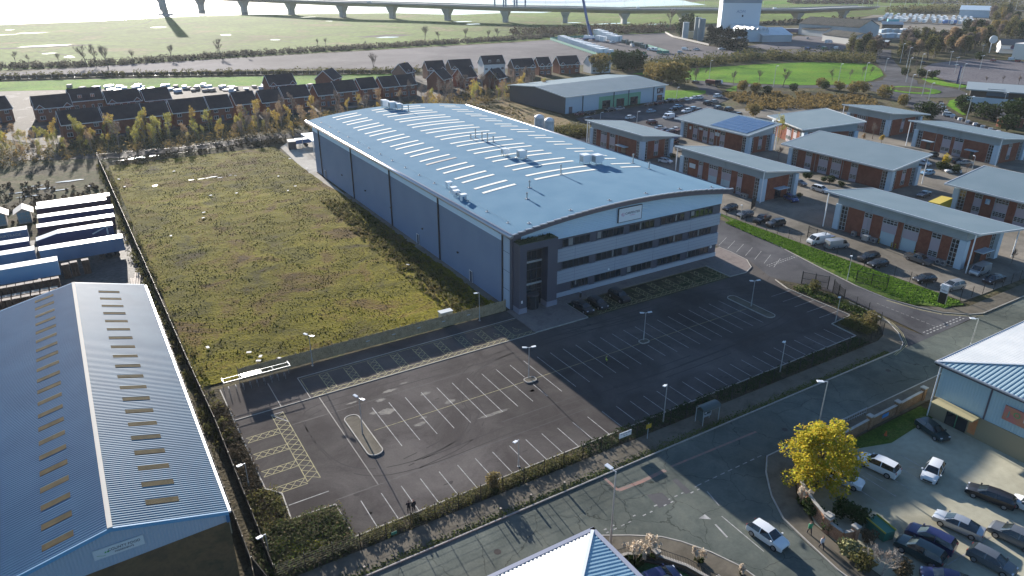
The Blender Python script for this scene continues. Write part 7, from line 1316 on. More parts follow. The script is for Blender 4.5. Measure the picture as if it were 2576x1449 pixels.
for k in range(1, 12): dup(proto_p, (-7.4-k*1.32, 143.6-k*.02, 0), R(rnd.uniform(-3, 3)))
for i, (x, y, l) in enumerate([(-5.6, 150.2, 'left of two tall stacks right of the light blue trailer'), (-4.2, 150.6, 'right of two tall stacks right of the light blue trailer'), (-2.3, 150.8, 'lone tall pallet stack before the nearest trailer wheels')]): s = dup(proto_p, (x, y, 0), .02, 'brown pallets, '+l, 'tall brown pallet stacks by the trailer')
for k in range(9):
    for j in range(2): 
        if rnd.random() < .9: s = dup(proto_p, (-7.8-k*1.4, 139.2+j*1.5, 0), 0, 'low brown pallet stack between the long row and the warehouse', 'low brown pallet stacks by the warehouse'); s.scale = (1, 1, .75)
M_wrap = mat('white_wrapped_goods', (.55, .55, .54), .4)
for k in range(8):
    t = thing('wrapped_pallet', 'white wrapped pallet load behind the warehouse ridge end', 'pallet load', (-5.6+k*1.25, 128.8+k*.1, 0), 0, 'white wrapped pallet loads'); mb = MB(); mb.box(-.55, .55, -.6, .6, .15, rnd.uniform(1.1, 1.9)); obj('load', mb, M_wrap, t, world=False); mb = MB(); mb.box(-.6, .6, -.62, .62, .0, .15); obj('pallet', mb, M_pal, t, world=False)
for k, (x, y, L, a) in enumerate([(4.6, 139, 7, 88), (5.4, 142, 6, 82), (3.9, 131, 4, 5), (5.3, 134, 3, 12), (3.2, 127.5, 3.5, 4)]):
    t = thing('timber_stack', 'pale timber bundle, %s near the palisade fence behind the warehouse' % ['long upright pair on the left', 'slanted pair on the right', 'short crosswise one', 'slightly turned short one', 'lowest crosswise one'][k], 'timber', (x, y, 0), R(a)); mb = MB()
    for j in range(3): mb.box(-L/2, L/2, -.5+j*.36, -.2+j*.36, .05, .35+.1*j)
    obj('planks', mb, M_palt, t, world=False)
for i, (c, x, y, l) in enumerate([(1, 262, 800, 'right of two small glazed timber huts by the trailers'), (1, 10, 830, 'left of two small glazed timber huts by the trailers')]):
    p = q(2, c, x, y); t = thing('timber_hut', l, 'hut', (p.x, p.y, 0), 0, None); mb = MB(); mb.box(-1.3, 1.3, 0, 4, 0, 2.6); mb.quad((-1.3, 0, 2.6), (1.3, 0, 2.6), (0, 0, 3.5)); obj('wall', mb, M_palt, t, world=False)
    mb = MB(); [mb.prism([(sx*2.1, -.5), (0, -.5), (0, 4.3), (sx*2.1, 4.3)] if sx > 0 else [(0, -.5), (sx*2.1, -.5), (sx*2.1, 4.3), (0, 4.3)], 0, 0) for sx in ()]
    for s_ in (-1, 1): mb.quad((0, -.5, 3.65), (0, 4.3, 3.65), (s_*2.0, 4.3, 2.4), (s_*2.0, -.5, 2.4))
    obj('roof', mb, mat('pale_felt', (.45, .42, .38), .7), t, world=False); mb = MB()
    for a in range(3):
        for b in range(3): mb.box(-1.15+a*.78, -1.15+a*.78+.7, -.05, -.01, .35+b*.78, .35+b*.78+.7)
    obj('window', mb, mat('hut_glass', (.2, .27, .28), .3), t, world=False)
# far lorry yard: packed white trailers
proto_t = trailer(0, 0, 13, 'x', M_cw, M_whw, 'white trailers packed in the far lorry yard', h=4.1, axles=1, detail=False)
proto_t['label'] = 'white trailer packed in the rows of the far lorry yard'; first = True
u0, u1 = q(1, 4, 1080, 215), q(1, 4, 2080, 262); v0 = q(1, 4, 1150, 155); dv = (v0-u0)
for j in range(4):
    for k in range(15):
        p = u0.lerp(u1, k/15)+dv*(j/4.0)
        if first: t = proto_t; first = False
        else: t = dup(proto_t)
        t.location = (p.x+rnd.uniform(-3, 3)+12, p.y, 0); t.rotation_euler = (0, 0, R(25+rnd.uniform(-4, 4)))
p = q(1, 4, 1845, 250); t = trailer(p.x+8, p.y, 14, 'blue lettered trailer in front of the white trailers of the far yard', mat('courier_blue', (.05, .17, .42), .5), M_whw, 'x', h=4.6, rz=-28); del t['group']; text_mesh('EVRI', 3.0, M_wht, t, facing((-7, -1.27, 2.7), 180))
p = q(1, 4, 1275, 235); t = trailer(p.x+6, p.y, 12, 'turquoise and white trailer at the left of the far lorry yard', mat('turquoise', (.05, .36, .42), .5), M_whw, 'x', h=4.2, rz=-28); del t['group']
p = q(1, 4, 250, 345); t = trailer(p.x+12, p.y, 22, 'dark blue long trailer standing left of the depot sheds', M_tn, M_tr, 'x', h=4.2, rz=-32); del t['group']
for k in range(10):
    for j in range(2): p = q(1, 4, 1150+k*26, 330+j*48); container('stacked_goods', 'white and blue stacked goods in the storage yard by the depot', 'stacked goods in the storage yard', p.x, p.y, -20, 5, 4, 2.6+rnd.random(), rnd.choice((M_cw, M_palew, M_ubl)), False)
# ---------- viaduct ----------
V = [((1, 2, 300, 150), 16.9, 12.2), ((1, 2, 825, 178), 16.9, 12.1), ((1, 2, 1335, 190), 16.6, 11.8), ((1, 2, 1890, 210), 16.4, 11.4), ((1, 2, 2490, 230), 16.0, 11.0), ((1, 3, 530, 235), 15.6, 10.4), ((1, 3, 1150, 245), 14.9, 9.8), ((1, 3, 1755, 225), 13.6, 8.4), ((1, 3, 2370, 220), 12.9, 7.7), ((1, 4, 350, 215), 12.6, 7.6), ((1, 4, 820, 185), 12.2, 7.6)]
pts = [(q(*a), t, b) for a, t, b in V]; d0 = (pts[0][0]-pts[1][0]); far_ = [(pts[0][0]+d0*k, 16.9+.3*k, 12.0+.3*k) for k in (3, 2, 1)]; dl = pts[-1][0]-pts[-2][0]; path = far_+pts+[(pts[-1][0]+dl*.6, 11.6, 7.4)]
path = [(p-Vector((0, 0, 0)), t, b) for p, t, b in path]
Br = thing('viaduct', 'long concrete viaduct on flared piers crossing the marsh and the river', 'bridge', tuple(path[3][0]))
mb, pr, dk = MB(), MB(), MB()
off = 24
def nrm(i): d = (path[min(i+1, len(path)-1)][0]-path[max(i-1, 0)][0]).normalized(); n = Vector((-d.y, d.x, 0)); return n if n.dot(path[i][0]) > 0 else -n
NN = [nrm(i) for i in range(len(path))]
for i in range(len(path)-1):
    (p0, t0, b0), (p1, t1, b1) = path[i], path[i+1]; n0, n1 = NN[i], NN[i+1]
    A = lambda p, n, o, z: (p.x+n.x*o, p.y+n.y*o, z)
    prof = [(5, b0, b1), (-2, (b0+t0)/2+.4, (b1+t1)/2+.4), (-3.5, (b0+t0)/2+.9, (b1+t1)/2+.9), (-3.5, t0-.9, t1-.9), (-3.4, t0-.9, t1-.9), (off, t0-.9, t1-.9), (off, (b0+t0)/2+.9, (b1+t1)/2+.9), (off-6, b0, b1), (5, b0, b1)]
    for (o0, za, zb), (o1, zc, zd) in zip(prof, prof[1:]): mb.quad(A(p0, n0, o0, za), A(p1, n1, o0, zb), A(p1, n1, o1, zd), A(p0, n0, o1, zc))
    for o in (-3.5, off-.4): pr.quad(A(p0, n0, o, t0-1.2), A(p1, n1, o, t1-1.2), A(p1, n1, o, t1), A(p0, n0, o, t0)); pr.quad(A(p0, n0, o+.4, t0), A(p0, n0, o, t0), A(p1, n1, o, t1), A(p1, n1, o+.4, t1)); pr.quad(A(p1, n1, o+.4, t1-1.2), A(p0, n0, o+.4, t0-1.2), A(p0, n0, o+.4, t0), A(p1, n1, o+.4, t1))
M_cnc = mat('viaduct_concrete', (.26, .26, .25), .85, col2=(.32, .32, .3), sc=.05); obj('deck', mb, M_cnc, Br); obj('parapet', pr, M_cnc, Br)
for i, (p, t, b) in enumerate(path):
    if i in (len(path)-1,): continue
    n = NN[i]; d = Vector((n.y, -n.x, 0)); mb = MB(); c = p+n*9
    def rg(z, a, w): return [c-d*w-n*a+Vector((0, 0, z)), c+d*w-n*a+Vector((0, 0, z)), c+d*w+n*a+Vector((0, 0, z)), c-d*w+n*a+Vector((0, 0, z))]
    lv = [rg(-.1, 3.2, 2.4), rg((b)*.45, 3.2, 2.4), rg(b-1.2, 5.0, 4.3), rg(b+.3, 5.2, 4.6)]
    for r0, r1 in zip(lv, lv[1:]):
        for k in range(4): mb.quad(r0[k], r0[(k+1) % 4], r1[(k+1) % 4], r1[k])
    obj('pier', mb, M_cnc, Br)
mb = MB()
for i in range(2, len(path)-1):
    (p0, t0, _), (p1, t1, _) = path[i], path[i+1]
    for k in range(12): w = p0.lerp(p1, k/12)+NN[i].lerp(NN[i+1], k/12)*(-3.2); z = t0+(t1-t0)*k/12; mb.bar((w.x, w.y, z), (w.x, w.y, z+2), .12)
obj('barrier_posts', mb, M_gal, Br)
mb = MB()
for o_ in (-3.2, 23.8):
    for zz_ in (1.0, 1.9):
        for i in range(2, len(path)-1): a = path[i][0]+NN[i]*o_; b = path[i+1][0]+NN[i+1]*o_; mb.bar((a.x, a.y, path[i][1]+zz_), (b.x, b.y, path[i+1][1]+zz_), .08)
obj('barrier_rail', mb, M_gal, Br)
for k in range(26):      # lighting columns on the deck
    i = 3+k//3; 
    if i >= len(path)-1: break
    f = (k % 3)/3; p = path[i][0].lerp(path[i+1][0], f)+NN[i].lerp(NN[i+1], f)*10; z = path[i][1]+(path[i+1][1]-path[i][1])*f-.9; mb = MB(); mb.tube([(p.x, p.y, z), (p.x, p.y, z+12)], [.14, .08], 5); single('bridge_lamp', mb, M_gal, 'thin lighting column on the viaduct deck', 'street lamp', (p.x, p.y, z), 'lighting columns on the viaduct')
for f, i, l in [(.6, 4, 'white van crossing the viaduct left of the crane'), (.2, 9, 'white van crossing the viaduct right of the mill tower'), (.5, 11, 'white van near the right end of the viaduct')]:
    p = path[i][0].lerp(path[i+1][0], f)+NN[i]*4; c = car('van', 'white', p, math.degrees(math.atan2(*(path[i+1][0]-path[i][0]).yx)), l, name='moving_van'); c.location.z = path[i][1]-.88
p = q(1, 1, 1668, 152); Py = thing('bridge_pylon', 'huge bridge pylon leg standing at the river edge, cut by the top of the picture', 'bridge tower', (p.x, p.y, 0)); mb = MB(); mb.tube([(p.x, p.y, -.2), (p.x-.5, p.y, 12), (p.x-2, p.y, 35), (p.x-4, p.y, 78)], [3.6, 3.2, 4.2, 4.4], 20); obj('shaft', mb, M_cnc, Py, smooth=True); mb = MB(); mb.tube([(p.x, p.y, -.2), (p.x, p.y, 1.5)], 8, 20); obj('base', mb, M_cnc, Py)
g0 = q(1, 2, 2490, 0, 16); 
for k, x in enumerate([2210, 2270, 2400, 2430, 2520, 2560]):      # gantry masts above the deck
    a = path[7][0].lerp(path[8][0], -.15+k*.09)+NN[7]*(2+k % 2*14); mb = MB(); mb.box(a.x-.6, a.x+.6, a.y-.6, a.y+.6, 15, 24); single('gantry_leg', mb, mat('gantry_blue', (.1, .16, .24), .6) if k == 0 else bpy.data.materials['gantry_blue'], 'dark steel gantry leg on the viaduct left of the crane', 'gantry', (a.x, a.y, 15), 'gantry legs on the viaduct')
# ---------- lamps ----------
M_lamp = mat('lamp_steel', (.4, .42, .43), .45, .5); M_lhead = mat('lamp_head_white', (.62, .64, .66), .4)
def lamp(b, h, label, heads=1, az=0, group=None, r=.06, arm=.35, hs=1.0, cat='street lamp', name='street_lamp'):
    t = thing(name, label, cat, (b.x, b.y, 0), 0, group); mb = MB(); mb.tube([(0, 0, 0), (0, 0, h*.25), (0, 0, h*.26), (0, 0, h)], [r*1.5, r*1.5, r, r*.75], 7); mb.box(-.14, .14, -.14, .14, 0, .06); obj('pole', mb, M_lamp, t, world=False)
    for k in range(heads):
        a = R(az+180*k); d = Vector((math.cos(a), math.sin(a), 0)); mb = MB(); mb.bar(Vector((0, 0, h-.03))+d*.03, Vector((0, 0, h+.05))+d*arm, .05); mb.bar(Vector((0, 0, h+.03))+d*arm, Vector((0, 0, h+.1))+d*(arm+.62*hs), .34*hs, .1); obj('lamp_head', mb, M_lhead, t, world=False)
    return t
def lampq(base, top, label, **k): b = q(*base); return lamp(b, hgt(b, *top), label, **k)
lampq((3, 3, 168, 905), (3, 3, 172, 600), 'double headed car park lamp on the sunlit small island', heads=2, az=-20); lampq((3, 3, 1323, 530), (3, 3, 1350, 252), 'double headed lamp on the small island in the shade', heads=2, az=-20); lampq((3, 3, 2405, 190), (2, 3, 2445, 1378), 'double headed lamp on the long island at the far end', heads=2, az=-20)
lampq((4, 2, 1070, 30), (3, 2, 1035, 1110), 'double headed lamp on the long kerbed island at left', heads=2, az=-70); lampq((3, 2, 570, 785), (3, 2, 535, 480), 'double headed lamp behind the cycle shelter by the timber fence', heads=2, az=-60); lampq((3, 2, 2250, 333), (3, 2, 2248, 50), 'single lamp at the fence near the factory corner', az=180)
for b, t, l in [((3, 3, 1520, 1365), (3, 3, 1560, 968), 'single lamp at the shaded fence left of the bus shelter'), ((3, 4, 120, 850), (3, 4, 165, 530), 'single lamp at the shaded fence right of the bus shelter'), ((3, 4, 675, 355), (3, 4, 722, 85), 'single lamp in the shrub bed by the entrance gates'), ((2, 4, 795, 1372), (2, 4, 840, 1120), 'lamp on the bright verge opposite the gates'), ((2, 3, 2300, 760), (2, 3, 2315, 612), 'lamp on the verge near the factory corner'), ((4, 3, 66, 350), (4, 3, 60, 80), 'lamp at the sunlit fence above the road'), ((4, 1, 2500, 560), (4, 1, 2569, 290), 'lamp in the narrow bed at the left of the car park'), ((4, 2, 130, 1240), (4, 2, 122, 1020), 'short lamp in the corner shrubs')]: lampq(b, t, l, az=200)
lampq((4, 3, 985, 1165), (4, 3, 1035, 400), 'tall street lamp behind the white shop roof', az=100, r=.09, arm=.5, hs=1.3); lampq((4, 4, 478, 75), (3, 4, 600, 945), 'tall street lamp behind the yellow maple', az=150, r=.09, arm=.5, hs=1.3); lampq((3, 4, 2020, 640), (3, 4, 2115, 310), 'tall street lamp behind the play centre roof', az=150, r=.09, arm=.5, hs=1.3)
tl = 'tall white lighting column by the retail roundabout roads'; tg = 'tall lighting columns by the roundabout'
for bx0, by0, tx, ty in [(1328, 635, 1368, 440), (1388, 695, 1438, 480), (1512, 775, 1563, 545), (1388, 825, 1435, 585), (1403, 1028, 1465, 755), (1550, 965, 1605, 710), (1588, 1125, 1655, 840), (1922, 900, 1985, 645), (955, 880, 1003, 635), (700, 860, 738, 645), (55, 865, 85, 665), (1175, 715, 1205, 590), (1985, 1240, 2055, 975)]: lampq((1, 4, bx0, by0), (1, 4, tx, ty), tl, group=tg, r=.13, arm=.5, hs=1.8)
for bx0, by0, tx, ty in [(2340, 1155, 2395, 935), (1822, 655, 1850, 520), (1892, 665, 1910, 578), (2130, 700, 2165, 560), (2140, 585, 2165, 455), (1875, 740, 1890, 650)]: lampq((1, 4, bx0, by0), (1, 4, tx, ty), 'white lamp in the car parks beside the retail roads', group='white lamps in the retail car parks', heads=2, r=.11, hs=1.8, arm=.5)
for c, bx0, by0, tx, ty, l in [(3, 1440, 735, 1452, 625, 'tall lamp at the left end of the mown lawn'), (3, 1980, 820, 2005, 610, 'tall lamp where the road enters the mown lawn'), (3, 1255, 1245, 1262, 1125, 'lamp in the middle of the retail car park'), (3, 890, 1195, 893, 1135, 'short lamp in the retail car park left of centre'), (3, 1655, 985, 1660, 880, 'lamp on the lawn right of the retail warehouse')]: lampq((1, c, bx0, by0), (1, c, tx, ty), l, r=.09, hs=1.4)
for a, t, l in [((2, 3, 1700, 262), (2, 3, 1715, 50), 'slim white mast left of the second unit'), ((2, 4, 2050, 270), (2, 4, 2075, 125), 'lamp before the door of the upper right unit'), ((1, 3, 770, 1445), (1, 3, 775, 1240), 'slim mast at the corner of the small far unit')]: lampq(a, t, l, r=.08, az=60)
for x in range(12): p = q(1, 4, 950+x*140, 100 if x % 2 else 60); lamp(p, 13, 'motorway lighting column at the top right', group='motorway lighting columns', r=.2, arm=1.2, hs=2.5)
# ---------- fences ----------
M_blk = mat('black_powder_coat', (.012, .013, .013), .5)
def meshfence(name, label, pts, h, sp, m_=M_blk, vw=.3, dense=True, pw=.07):
    t = thing(name, label, 'fence', (pts[0][0], pts[0][1], 0)); mb = MB()
    for a, b in zip(pts, pts[1:]):
        a, b = Vector((a[0], a[1], 0)), Vector((b[0], b[1], 0)); L = (b-a).length; n = max(1, round(L/sp)); d = (b-a)/n
        for k in range(n): p = a+d*k; pm_ = MB(); pm_.bar(p, p+Vector((0, 0, h+.25)), pw); obj('post', pm_, m_, t)
        for k in range(8): z = .15+(h-.15)*k/7; mb.bar(a+Vector((0, 0, z)), b+Vector((0, 0, z)), .012)
        nv = int(L/vw)
        for k in range(nv): p = a.lerp(b, k/nv); mb.bar(p+Vector((0, 0, .1)), p+Vector((0, 0, h)), .01)
    obj('mesh_panel', mb, m_, t); return t
meshfence('roadside_fence', 'black mesh fence on tall posts along the road side of the car park', [(8, 55.5), (100, 55.4), (104.5, 56.2), (107.5, 58.6), (109.2, 62), (109.8, 67)], 2.1, 2.75)
meshfence('yard_fence', 'black mesh fence along the top of the bright grass verge', [(128.5, 57), (128.4, 82), (128.6, 118)], 1.9, 3); meshfence('bank_fence', 'black mesh fence turning along the end of the unit yard', [(128.5, 57), (138, 56.2), (150, 56)], 1.9, 3)
def gate(pts, label, group=None):
    t = thing('entrance_gate', label, 'gate', (pts[0][0], pts[0][1], 0)); a, b = Vector((*pts[0], 0)), Vector((*pts[1], 0)); fr, ba = MB(), MB()
    for z in (.15, 1.2, 2.4): fr.bar(a+Vector((0, 0, z)), b+Vector((0, 0, z)), .07)
    for p in (a, b, (a+b)/2): fr.bar(p, p+Vector((0, 0, 2.6)), .12)
    n = int((b-a).length/.14)
    for k in range(n): p = a.lerp(b, k/n); ba.bar(p+Vector((0, 0, .2)), p+Vector((0, 0, 2.35)), .025)
    obj('frame', fr, M_blk, t); obj('bars', ba, M_blk, t)
gate([(109.9, 67.2), (112.2, 71.0)], 'black steel gate leaf nearer the shrub bed, swung open'); gate([(112.6, 72.4), (110.4, 76.4)], 'black steel gate leaf on the factory side of the entrance'); gate([(119.6, 71.5), (121.6, 66.6)], 'black steel gate leaf standing on the bright verge side'); gate([(132.5, 88), (132.8, 92.5)], 'dark gate standing open inside the unit yard by the yellow bin'); gate([(137, 112), (140, 113.5)], 'dark gate at the near end of the second unit')
def palisade(name, label, pts, h=2.3, sp=.19):
    t = thing(name, label, 'fence', (pts[0][0], pts[0][1], 0)); mb, rl = MB(), MB()
    for a, b in zip(pts, pts[1:]):
        a, b = Vector((*a, 0)), Vector((*b, 0)); n = int((b-a).length/sp); m = int((b-a).length/2.75)
        for k in range(n): p = a.lerp(b, k/n); mb.bar(p+Vector((0, 0, .05)), p+Vector((0, 0, h)), .07, .03)
        for z in (.4, 1.9): rl.bar(a+Vector((.05, 0, z)), b+Vector((.05, 0, z)), .05)
        for k in range(m): p = a.lerp(b, k/m); ps = MB(); ps.bar(p, p+Vector((0, 0, h+.1)), .1); obj('post', ps, M_blk, t)
    obj('pales', mb, M_blk, t); obj('rails', rl, M_blk, t)
palisade('palisade_fence', 'long black palisade fence between the lorry yard and the empty plot', [(6.1, 246), (7.4, 136), (7.8, 101), (8.1, 84), (7.9, 56)]); palisade('inner_palisade_fence', 'second black palisade fence hard against the warehouse side', [(6.35, 118), (6.3, 58)]); 
palisade('site_palisade_fence', 'dark palisade fence along the muddy track beyond the plot', [(6.1, 247), (30, 243.5), (60, 249), (100, 247)], sp=.3)
palisade('front_palisade_fence', 'black palisade fence in the lower left corner by the grey concrete strip', [(6.4, 57.6), (8.0, 50)], sp=.16)
Tf = thing('timber_fence', 'tall weathered board fence between the car park and the empty plot', 'fence', (13.3, 95.1, 0)); M_tim = mat('weathered_boards', (.24, .19, .12), .95, spec=.1, col2=(.32, .26, .17), sc=1.5, fine=8); mb = MB(); x = 13.3
while x < 57.3: h = rnd.uniform(2.0, 2.12); mb.box(x, x+.145, 95.08+rnd.uniform(0, .02), 95.12, .04, h); x += .16
obj('boards', mb, M_tim, Tf); mb = MB(); mb.box(13.3, 57.3, 95.13, 95.2, .5, .6); mb.box(13.3, 57.3, 95.13, 95.2, 1.6, 1.7); obj('rails', mb, M_tim, Tf)
for k in range(17): mb = MB(); mb.box(13.3+k*2.75, 13.42+k*2.75, 95.2, 95.3, 0, 2.2); obj('post', mb, M_tim, Tf)
for x in (32.6, 36.9, 41.2, 45.6, 50.2): mb = MB(); mb.box(x-.3, x+.3, 95.03, 95.07, 1.05, 1.2); single('bay_sign', mb, M_palew, 'small pale plate screwed to the timber fence above the bays', 'sign', (x, 95.05, 1.1), 'small plates on the timber fence')
mb = MB(); mb.box(45.6, 47.7, 95.9, 96.9, .1, 2.15); s = single('fence_cabinet', mb, mat('cabinet_grey', (.3, .33, .28), .6), 'grey green utility cabinet behind the timber fence', 'cabinet', (46.6, 96.4, 0)); mb = MB(); mb.box(45.5, 47.8, 95.8, 97, 2.15, 2.22); obj('lid', mb, M_palew, s)
# ---------- shelters, signs, bins ----------
B_ = thing('bus_shelter', 'glass bus shelter with curved roof on the shaded pavement', 'bus shelter', (61.4, 52.9, .1)); mb = MB()
for x, y in ((0, 0), (2.8, 0), (0, 1.3), (2.8, 1.3), (1.4, 1.3)): mb.tube([(x, y, 0), (x, y, 2.05)], .045, 6)
mb.box(-.1, 2.9, -.05, .0, 2.02, 2.12); mb.box(-.1, 2.9, 1.28, 1.33, 2.02, 2.12); mb.box(0, 2.8, 1.28, 1.32, .3, .36); obj('frame', mb, M_palew, B_, world=False); mb = MB()
for k in range(10): a0, a1 = math.pi*k/10, math.pi*(k+1)/10; mb.quad((-.15, .65-.75*math.cos(a0), 2.1+.5*math.sin(a0)), (-.15, .65-.75*math.cos(a1), 2.1+.5*math.sin(a1)), (2.95, .65-.75*math.cos(a1), 2.1+.5*math.sin(a1)), (2.95, .65-.75*math.cos(a0), 2.1+.5*math.sin(a0)))
obj('curved_roof', mb, mat('smoked_roof', (.05, .07, .07), .4), B_, world=False); mb = MB()
for x in (.06, 1.46): mb.box(x, x+1.28, 1.29, 1.31, .4, 2.0)
mb.box(-.01, .01, .1, 1.2, .4, 2); obj('glass_panel', mb, mat('shelter_glass', (.06, .08, .08), .1), B_, world=False); mb = MB(); mb.box(.5, 2.3, .85, 1.15, .45, .5); mb.box(.6, .65, .95, 1, 0, .45); mb.box(2.15, 2.2, .95, 1, 0, .45); obj('bench', mb, M_palew, B_, world=False); mb = MB(); mb.box(1.7, 1.9, 1.22, 1.27, .6, 2.0); obj('timetable', mb, M_wht, B_, world=False)
Cy = thing('cycle_shelter', 'long open cycle shelter with one bright roof sheet left by the timber fence', 'shelter', (10.9, 92.0, 0)); mb = MB()
for x in (0, 2.2, 4.5, 6.7, 9): mb.tube([(x, 1.6, 0), (x, 1.6, 1.9), (x, .1, 2.15)], .04, 5)
mb.box(-.05, 9.05, .0, .06, 2.12, 2.18); mb.box(-.05, 9.05, 1.6, 1.64, 1.86, 1.91); mb.box(-.05, .03, 0, 1.6, 2.0, 2.1); mb.box(8.97, 9.05, 0, 1.6, 2.0, 2.1); obj('frame', mb, M_gal, Cy, world=False); mb = MB(); mb.prism([(2.5, .02), (5.1, .02), (5.1, 1.6), (2.5, 1.6)], [2.2, 2.2, 1.93, 1.93], [2.23, 2.23, 1.96, 1.96]); obj('roof_sheet', mb, mat('shiny_sheet', (.7, .72, .72), .18, .3), Cy, world=False)
for k in range(9):
    x = .6+k*.95; mb = MB(); mb.tube([(x, .4, 0), (x, .4, .65), (x, .55, .8), (x, 1.15, .8), (x, 1.3, .65), (x, 1.3, 0)], .03, 5); obj('hoop', mb, M_gal, Cy, world=False)
t = thing('totem_sign', 'black and white totem sign with round emblem on the grass verge', 'sign', (124.1, 57.9, .1)); mb = MB(); mb.box(-.12, .12, -.62, .62, 0, 2.1); obj('lower_panel', mb, M_blk, t, world=False); mb = MB(); mb.box(-.13, .13, -.64, .64, 2.1, 3.6); up_ = obj('upper_panel', mb, M_wht, t, world=False); mb = MB(); mb.box(-.1, .1, -.7, -.64, 0, 3.6); mb.box(-.1, .1, .64, .7, 0, 3.6); obj('edge_trim', mb, M_gal, t, world=False)
mb = MB(); pts_ = arc(0, 3.05, .22, .22, 20, 330, 12); [mb.bar((-.14, -a[0], a[1]), (-.14, -b[0], b[1]), .09, .01) for a, b in zip(pts_, pts_[1:])]; obj('emblem', mb, mat('emblem_blue', (.04, .06, .16), .6), up_, world=False); text_mesh('CARPENTER', .2, M_ink, up_, facing((-.145, 0, 2.55), 270)); text_mesh('TECHNOLOGY', .12, M_ink, up_, facing((-.145, 0, 2.4), 270))
t = thing('fence_banner', 'white lettered banner board on the roadside fence', 'sign', (50.5, 55.25, 0)); mb = MB(); mb.box(-.95, .95, -.03, .03, 1.15, 1.9); b_ = obj('board', mb, M_wht, t, world=False); text_mesh('TO LET FOR SALE', .2, M_ink, b_, facing((0, -.04, 1.68), 180)); text_mesh('0151 123', .16, M_ink, b_, facing((0, -.04, 1.4), 180)); mb = MB(); mb.box(.55, .63, 0.04, .12, 0, 2.1); obj('post', mb, M_blk, t, world=False)
t = thing('yellow_sign', 'yellow notice on a pale post at the shade edge of the pavement', 'sign', (53.6, 54.6, .1)); mb = MB(); mb.tube([(0, 0, 0), (0, 0, 2.3)], .05, 6); obj('post', mb, M_palew, t, world=False); mb = MB(); mb.box(-.42, .42, -.1, -.06, 1.6, 2.2); obj('board', mb, mat('yellow_board', (.4, .27, .02), .5), t, world=False)
t = thing('green_sign', 'small green board lying among the fence shrubs', 'sign', (19.9, 55.2, 0)); mb = MB(); mb.box(-.3, .3, -.04, .0, .5, .85); obj('board', mb, mat('green_board', (.03, .18, .13), .5), t, world=False)
t = thing('retail_totem', 'tall navy retail park totem with white name strips', 'sign', tuple(q(1, 4, 1905, 840))); mb = MB(); mb.box(-1.4, 1.4, -.3, .3, 0, 8.5); obj('panel', mb, mat('totem_navy', (.02, .03, .13), .5), t, world=False); mb = MB(); [mb.box(-1.1, 1.1, -.33, -.301, 2.4+k*.75, 2.95+k*.75) for k in range(7)]; obj('name_strips', mb, M_wht, t, world=False); t.rotation_euler.z = R(20)
b = q(1, 4, 2225, 530); h = hgt(b, 1, 4, 2260, 395); t = thing('disc_sign', 'white round disc sign on a tall pole beside the pub', 'sign', (b.x, b.y, 0)); mb = MB(); mb.tube([(0, 0, 0), (0, 0, h-1.5)], .3, 8); obj('pole', mb, M_wht, t, world=False); mb = MB(); mb.tube([(-.5, -.8, h), (-.8, -1.2, h)], 2.6, 20); obj('disc', mb, mat('disc_face', (.36, .42, .46), .5), t, world=False)
for x, y, l in [(134.5, 88.3, 'yellow wheeled bin with blue lid near the fence'), (144.5, 66.5, 'yellow green grit bin at the corner pillar')]:
    t = thing('yellow_bin', l, 'bin', (x, y, 0)); mb = MB(); mb.prism([(-.9, -.6), (.9, -.6), (.9, .6), (-.9, .6)], .1, 1.2); obj('body', mb, mat('bin_yellow', (.5, .42, .03), .6), t, world=False); mb = MB(); mb.box(-.95, .95, -.65, .65, 1.2, 1.3); obj('lid', mb, mat('bin_lid', (.1, .12, .2), .6), t, world=False)
t = thing('caged_crate', 'pale plastic tank crate in front of the nearest unit', 'crate', (141.8, 84.6, 0)); mb = MB(); mb.box(-.6, .6, -.6, .6, .15, 1.2); obj('tank', mb, M_palew, t, world=False); mb = MB(); [mb.box(-.64+k*.3, -.6+k*.3, -.64, .64, .1, 1.25) for k in range(5)]; obj('cage', mb, M_gal, t, world=False)
for i, y in enumerate((81.8, 79.0, 74.0, 78.2)):
    t = thing('striped_bollard', 'black and yellow striped bollard beside the %s' % ['left side of the left roller door', 'right side of the left roller door', 'right side of the right roller door', 'left side of the right roller door'][i], 'bollard', (142.2, y, 0)); mb = MB(); mb.tube([(0, 0, 0), (0, 0, 1.3)], .12, 8); obj('post', mb, M_blk, t, world=False); mb = MB(); [mb.tube([(0, 0, z), (0, 0, z+.2)], .125, 8) for z in (.25, .65, 1.05)]; obj('stripes', mb, PT['yellow'], t, world=False)
for i, p in enumerate([q(4, 3, 525, 585), q(4, 3, 190, 710), q(4, 2, 2455, 850), q(4, 2, 1095, 1440)]):
    t = thing('timber_post', 'short square timber post in the grassy pavement edge, %s' % ['rightmost', 'second from right', 'third from right', 'leftmost by the bottom edge'][i], 'post', (p.x, p.y, .1)); mb = MB(); mb.box(-.11, .11, -.11, .11, 0, .95); obj('shaft', mb, mat('green_timber_post', (.1, .11, .06), .9), t, world=False); mb = MB(); mb.box(-.1, .1, -.1, .1, .95, 1.02); obj('cap', mb, M_palt, t, world=False)
p = q(2, 2, 375, 55); t = container('dark_container', 'dark shipping container with pale roof behind the factory corner', 'x', p.x, p.y+1.2, 80, 4.5, 2.4, 2.6, mat('brown_container', (.06, .05, .05), .7)); del t['group']; mb = MB(); mb.box(-2.25, 2.25, -1.2, 1.2, 2.6, 2.66); obj('roof', mb, M_kerb, t, world=False)
